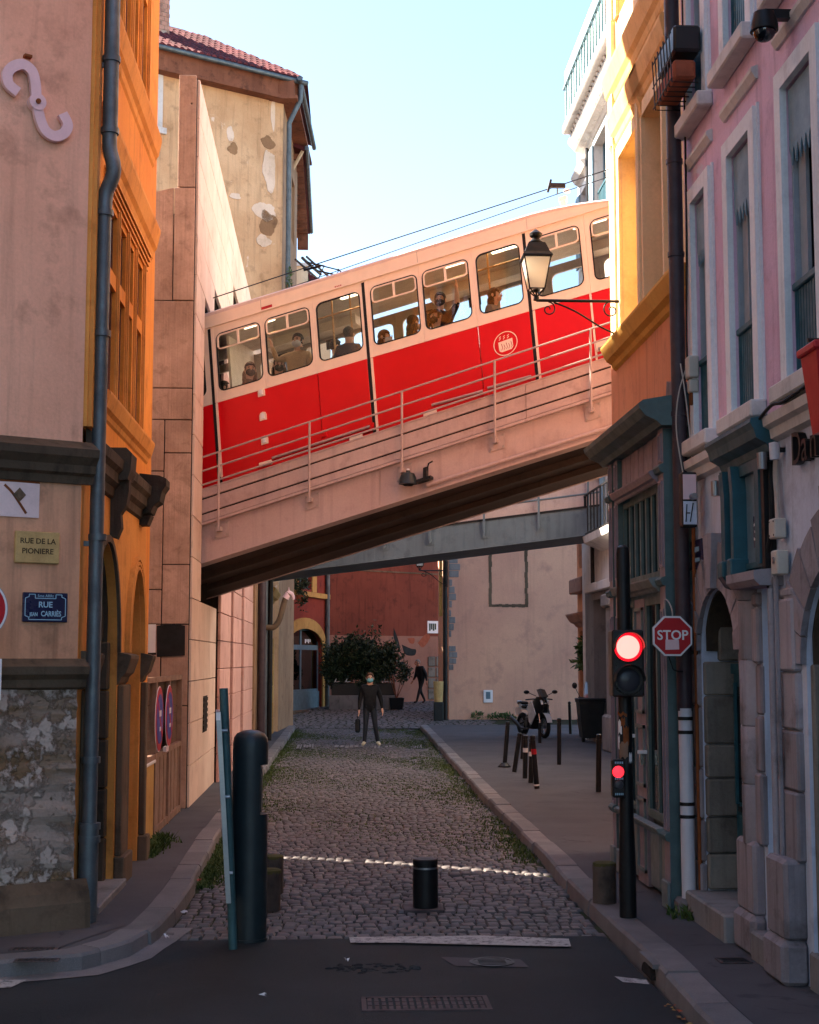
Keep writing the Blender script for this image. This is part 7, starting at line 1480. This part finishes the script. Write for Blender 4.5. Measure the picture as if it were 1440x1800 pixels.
b = MB(); leaves(b, (X+.15, YPl-.5, zg+1.25), (.5, .35, .5), 520, .13, rr); b.build('foliage', 'leaf_dark', t, norm=False); part('stem', 'old_wood', t, lambda b: [b.tube([(X, YPl-.5, zg+.36), (X+rr.uniform(-.3, .5), YPl-.5, zg+1.3)], [.02, .006], 6) for k in range(6)])
p = ony(1028, 1140, 38.3); X = p.x; t = thing('doorway_plant', (p.x, 38.3, 0), 'leafy plant in a tall pot beside the house door near the bin', 'potted plant'); b = MB(); leaves(b, p, (.28, .25, .3), 420, .2, rr, -.2); b.build('foliage', 'leaf_bright', t, norm=False); part('trunk', 'old_wood', t, lambda b: b.tube([(X, 38.3, .5), p], [.03, .02], 8)); part('pot', 'terracotta', t, lambda b: b.lathe([(.16, .10), (.22, .55), (.24, .58), (.2, .58), (.001, .54)], (X, 38.3, 0), 16), None, True)
p = T1_((P1_(512, 1020)[0], P1_(512, 1022)[1], .35)); t = thing('window_plant', p, 'hanging green plant below the red house window at left', 'plant'); b = MB(); leaves(b, p, (.35, .3, .6), 500, .16, rr); b.build('foliage', 'leaf_dark', t, norm=False); part('pot', 'terracotta', t, lambda b: b.lathe([(.10, -.75), (.16, -.5), (.001, -.5)], p, 12), None, True)
t = thing('corner_pot', (gx0-.32, 48.6, rise(0, 48.6)), 'tan pot with dark base at the corner pipe of the yellow gable', 'pot'); part('pot', 'plaque_stone', t, lambda b: b.lathe([(.14, .62), (.17, 1.3), (.001, 1.3)], (gx0-.38, 48.55, rise(0, 48.6)), 14), None, True); part('stand', 'bin_green', t, lambda b: b.cbox(gx0-.54, gx0-.22, 48.4, 48.7, rise(0, 48.6)-.02, rise(0, 48.6)+.62, .03))
# ================================================================ PEOPLE
def person(label, loc, face, top, bottom, shoe, skin='skin', pose=None, seated=False, hair='hair_dark', hair_len=0, mask=None, h=1.75, head_turn=0., coat=0., bare=False):
    """one continuous skinned body; hair, face and mask are children; face = angle the person looks to (0 = to the camera)"""
    J = dict(pel=(0, 0, .95), sp=(0, .0, 1.12), ch=(0, .005, 1.31), nk=(0, 0, 1.47), h0=(0, -.012, 1.545), h1=(0, -.018, 1.635), h2=(0, -.005, 1.715))
    for s, n in ((1, 'L'), (-1, 'R')):
        J.update({'sh'+n: (s*.175, .005, 1.40), 'el'+n: (s*.235, .03, 1.13), 'wr'+n: (s*.245, -.03, .89), 'ha'+n: (s*.245, -.05, .81), 'hi'+n: (s*.085, 0, .90), 'kn'+n: (s*.10, -.02, .50), 'an'+n: (s*.105, .025, .085), 'to'+n: (s*.12, -.13, .04)})
    if seated:
        for k in J: J[k] = (J[k][0], J[k][1], J[k][2]-.45)
        for s, n in ((1, 'L'), (-1, 'R')): J.update({'kn'+n: (s*.11, -.42, .50), 'an'+n: (s*.11, -.42, .085), 'to'+n: (s*.12, -.56, .04), 'el'+n: (s*.235, -.04, .70), 'wr'+n: (s*.15, -.26, .60), 'ha'+n: (s*.12, -.33, .58)})
    if pose: J.update(pose)
    R = dict(pel=(.145, .105), sp=(.138, .10), ch=(.165, .115), nk=(.052, .055), h0=(.066, .082), h1=(.080, .100), h2=(.055, .072))
    for n in 'LR': R.update({'sh'+n: (.072, .07), 'el'+n: (.052, .052), 'wr'+n: (.033, .030), 'ha'+n: (.036, .020), 'hi'+n: (.092, .095), 'kn'+n: (.062, .064), 'an'+n: (.045, .05), 'to'+n: (.045, .035)})
    if coat:
        for k in ('pel', 'sp', 'ch', 'shL', 'shR', 'elL', 'elR'): R[k] = (R[k][0]*(1+coat), R[k][1]*(1+coat))
    E = [('pel', 'sp', 0), ('sp', 'ch', 0), ('ch', 'nk', 0), ('nk', 'h0', 2), ('h0', 'h1', 2), ('h1', 'h2', 2)]
    for n in 'LR': E += [('ch', 'sh'+n, 0), ('sh'+n, 'el'+n, 0), ('el'+n, 'wr'+n, 2 if bare else 0), ('wr'+n, 'ha'+n, 2), ('pel', 'hi'+n, 1), ('hi'+n, 'kn'+n, 1), ('kn'+n, 'an'+n, 1), ('an'+n, 'to'+n, 3)]
    for s, n in ((1, 'L'), (-1, 'R')):       # five fingers, slightly curled
        a, w = Vector(J['ha'+n]), Vector(J['wr'+n]); d = (a-w).normalized(); side = d.cross(Vector((s*1., 0, .3))).normalized(); pn = d.cross(side)
        for k, (off, ln) in enumerate(((-.024, .062), (-.008, .074), (.008, .07), (.023, .055))):
            p = a+side*off+d*.025; q = p+d*ln*.5+pn*.006*s; r = q+d*ln*.45+pn*.018*s
            for nm, v, rr in (('f%d0' % k+n, p, .011), ('f%d1' % k+n, q, .0095), ('f%d2' % k+n, r, .008)): J[nm] = tuple(v); R[nm] = (rr, rr)
            E += [('ha'+n, 'f%d0' % k+n, 2), ('f%d0' % k+n, 'f%d1' % k+n, 2), ('f%d1' % k+n, 'f%d2' % k+n, 2)]
        t0 = w.lerp(a, .55)-side*.032; t1 = t0+d*.035-side*.022+pn*.01*s
        J['t0'+n] = tuple(t0); J['t1'+n] = tuple(t1); R['t0'+n] = (.014, .014); R['t1'+n] = (.010, .010); E += [('ha'+n, 't0'+n, 2), ('t0'+n, 't1'+n, 2)]
    k_ = h/1.75; names = list(J); idx = {n: i for i, n in enumerate(names)}
    me = bpy.data.meshes.new('person'); me.from_pydata([Vector(J[n])*k_ for n in names], [(idx[a], idx[b_]) for a, b_, _ in E], [])
    ob = bpy.data.objects.new('person', me); C.objects.link(ob)
    sk = ob.modifiers.new('skin', 'SKIN'); sk.use_smooth_shade = True
    if not me.skin_vertices: 
        bm = bmesh.new(); bm.from_mesh(me); bm.verts.layers.skin.verify(); bm.to_mesh(me); bm.free()
    for n in names: sv = me.skin_vertices[0].data[idx[n]]; sv.radius = (R[n][0]*k_, R[n][1]*k_); sv.use_root = (n == 'pel')
    ss_ = ob.modifiers.new('sub', 'SUBSURF'); ss_.levels = 2; ss_.render_levels = 2
    PEOPLE.append((ob, J, R, E, k_, (top, bottom, skin, shoe)))
    ob.location = loc; ob.rotation_euler = (0, 0, face); ORG[ob.name] = Vector((0, 0, 0)); tag(ob, label, 'person')
    # head details
    hc = Vector(J['h1'])*k_; ca, sa = math.cos(head_turn), math.sin(head_turn)
    HT = lambda p: hc+k_*Vector((p[0]*ca-p[1]*sa, p[0]*sa+p[1]*ca, p[2]))
    def shell(b, c, r, keep, n=18, m=12):
        q = MB(); q.ball(c, r, n, m); used = [f for f in q.f if keep(sum((q.v[i] for i in f), Vector())/len(f))]; b.add(q.v, used)
    part('hair', hair, ob, lambda b: (shell(b, (0, .018, .032), (.094, .112, .108), lambda c: c.y > -.045 or c.z > .075), [b.ball((sx*.075, .035, -.09-.07*j), (.05, .06, .09), 8, 6) for sx in (-1, 1) for j in range(hair_len)], [b.ball((0, .085, -.1-.07*j), (.085, .04, .1), 8, 6) for j in range(hair_len)]), HT, True)
    part('face', skin, ob, lambda b: (b.ball((0, -.118, -.012), (.014, .022, .026), 8, 6), [b.ball((sx*.088, .005, -.005), (.012, .024, .032), 8, 6) for sx in (-1, 1)], b.ball((0, -.075, -.055), (.05, .045, .05), 10, 7)), HT, True)
    part('eyes', 'hair_dark', ob, lambda b: [(b.ball((sx*.034, -.108, .012), (.014, .008, .008), 8, 5), b.box(sx*.034-.018, sx*.034+.018, -.112, -.104, .028, .034)) for sx in (-1, 1)], HT)
    if mask:
        part('mask', mask, ob, lambda b: (shell(b, (0, -.05, -.052), (.078, .088, .062), lambda c: c.y < -.06), [b.tube([(sx*.07, -.085, -.04), (sx*.092, .0, .0)], .003, 4) for sx in (-1, 1)]), HT, True)
    else: part('mouth', 'skin_b', ob, lambda b: b.ball((0, -.116, -.058), (.024, .008, .007), 8, 5), HT)
    return ob
PEOPLE = []
# walkers
p = onz(650, 1311, .03)
person('walking man in black jumper and dark jeans with blue mask on the cobbles', (p.x, p.y, .02), rad(4), 'cloth_black', 'cloth_jeans', 'shoe_white', 'skin', dict(knL=(.13, -.05, .49), anL=(.20, .02, .09), toL=(.23, -.12, .04), knR=(-.10, -.03, .5), anR=(-.13, -.02, .085), toR=(-.20, -.14, .04), elL=(.27, .03, 1.14), wrL=(.30, .0, .90), haL=(.31, -.02, .82), wrR=(-.26, -.01, .88), haR=(-.265, -.02, .80)), mask='mask_blue', hair='hair_brown', coat=.2, h=1.78)
q = Vector((p.x-.30, p.y-.05, 0))
bc = thing('briefcase', (q.x, q.y, .4), 'black briefcase carried by the walking man', 'briefcase')
part('case', 'moto_black', bc, lambda b: b.cbox(q.x-.06, q.x+.06, q.y-.17, q.y+.17, .36, .70, .03)); part('handle', 'moto_black', bc, lambda b: b.tube(smooth_path([(q.x, q.y-.07, .69), (q.x, q.y-.05, .76), (q.x, q.y+.05, .76), (q.x, q.y+.07, .69)], 4), .012, 6), None, True); part('clasp', 'chrome', bc, lambda b: b.box(q.x-.064, q.x-.058, q.y-.02, q.y+.02, .58, .62))
Y2 = 57.6; X2 = ony(741, 1200, Y2).x
person('man in dark coat walking away to the left by the terracotta wall', (X2, Y2, rise(0, Y2)-.01), rad(-62), 'cloth_black', 'cloth_black', 'shoe_black', 'skin_b', dict(knL=(.1, -.16, .5), anL=(.1, -.28, .09), toL=(.11, -.42, .06), knR=(-.1, .02, .5), anR=(-.1, .22, .12), toR=(-.1, .1, .03), sp=(0, -.03, 1.12), ch=(0, -.08, 1.30), nk=(0, -.13, 1.45), h0=(0, -.16, 1.52), h1=(0, -.19, 1.60), h2=(0, -.18, 1.68), elR=(-.24, -.1, 1.12), wrR=(-.25, -.22, .92), haR=(-.25, -.27, .85), elL=(.24, .06, 1.13), wrL=(.25, .08, .9), haL=(.25, .09, .82), shL=(.18, -.07, 1.40), shR=(-.18, -.07, 1.40)), hair='hair_grey', coat=.38, h=1.76)
# passengers: heads located through the car windows
def rider(label, px, py, q, top, seated, **k):
    a, v = PR(px, py, q); hz = 1.635-(.45 if seated else 0); P_ = TR((a, v, q)); k.setdefault('h', 1.7)
    return person(label, (P_.x, P_.y, P_.z-hz*k['h']/1.75), k.pop('face', th_*-1), top, 'cloth_jeans', 'shoe_black', seated=seated, **k)
rider('child passenger low in the first car window', 394, 682, -.35, 'cloth_navy', True, h=1.5, face=rad(90))
rider('long-haired passenger with black mask in the first car window', 438, 650, -.36, 'cloth_brown', True, hair='hair_brown', hair_len=4, mask='mask_black', face=rad(90), head_turn=rad(-80))
rider('curly-haired seated passenger with dark mask in the second car window', 489, 642, -.35, 'cloth_brown', True, hair='hair_dark', hair_len=3, mask='mask_black', face=rad(90), head_turn=rad(-85))
rider('standing passenger in tan jacket with white mask holding the rail', 524, 600, -.34, 'cloth_tan', False, mask='mask_white', hair='hair_dark', face=rad(-20), coat=.1, pose=dict(elR=(-.33, -.05, 1.33), wrR=(-.42, -.06, 1.55), haR=(-.44, -.06, 1.63)))
rider('passenger in navy jacket seen from behind in the third car window', 613, 588, -.34, 'cloth_navy', False, hair='hair_dark', face=rad(150), coat=.2, h=1.62)
rider('dark-haired passenger half hidden in the third car window', 590, 610, -.75, 'cloth_grey', False, hair='hair_dark', face=rad(100), h=1.6)
rider('brown-haired passenger with white mask looking down in the fourth car window', 675, 594, -.36, 'cloth_grey', True, hair='hair_brown', hair_len=2, mask='mask_white', face=rad(80), head_turn=rad(-25))
rider('dark silhouette of a standing passenger in the fourth car window', 726, 568, -.9, 'cloth_black', False, hair='hair_dark', hair_len=2, face=rad(120))
rider('standing passenger raising an arm in the fifth car window', 774, 528, -.45, 'cloth_black', False, hair='hair_dark', mask='mask_black', face=rad(-15), bare=True, pose=dict(elL=(.28, -.05, 1.55), wrL=(.27, -.06, 1.78), haL=(.27, -.06, 1.86)))
rider('seated passenger with black mask and cream bag in the fifth car window', 768, 558, -.36, 'cloth_cream', True, hair='hair_dark', mask='mask_black', face=rad(-90), head_turn=rad(50))
rider('long-haired passenger in grey leaning in the sixth car window', 868, 520, -.32, 'cloth_grey', False, hair='hair_dark', hair_len=4, face=rad(60), h=1.6)
# grow the bodies, then colour each face by the limb it belongs to
bpy.context.view_layer.update(); dg = bpy.context.evaluated_depsgraph_get()
for ob, J, R, E, k_, ms in PEOPLE:
    me = bpy.data.meshes.new_from_object(ob.evaluated_get(dg)); me.name = 'person'
    me.materials.clear()
    for m_ in ms: me.materials.append(mat(m_))
    segs_ = [(Vector(J[a])*k_, Vector(J[b_])*k_, sum(R[a])/2*k_, sum(R[b_])/2*k_, t) for a, b_, t in E]
    for f_ in me.polygons:
        c = f_.center; best = None
        for a, b_, r0, r1, t in segs_:
            ab = b_-a; u = max(0, min(1, (c-a).dot(ab)/max(ab.length_squared, 1e-9))); d = (c-a-ab*u).length-(r0+(r1-r0)*u)
            if best is None or d < best[0]: best = (d, t)
        f_.material_index = best[1]; f_.use_smooth = True
    ob.modifiers.clear(); ob.data = me
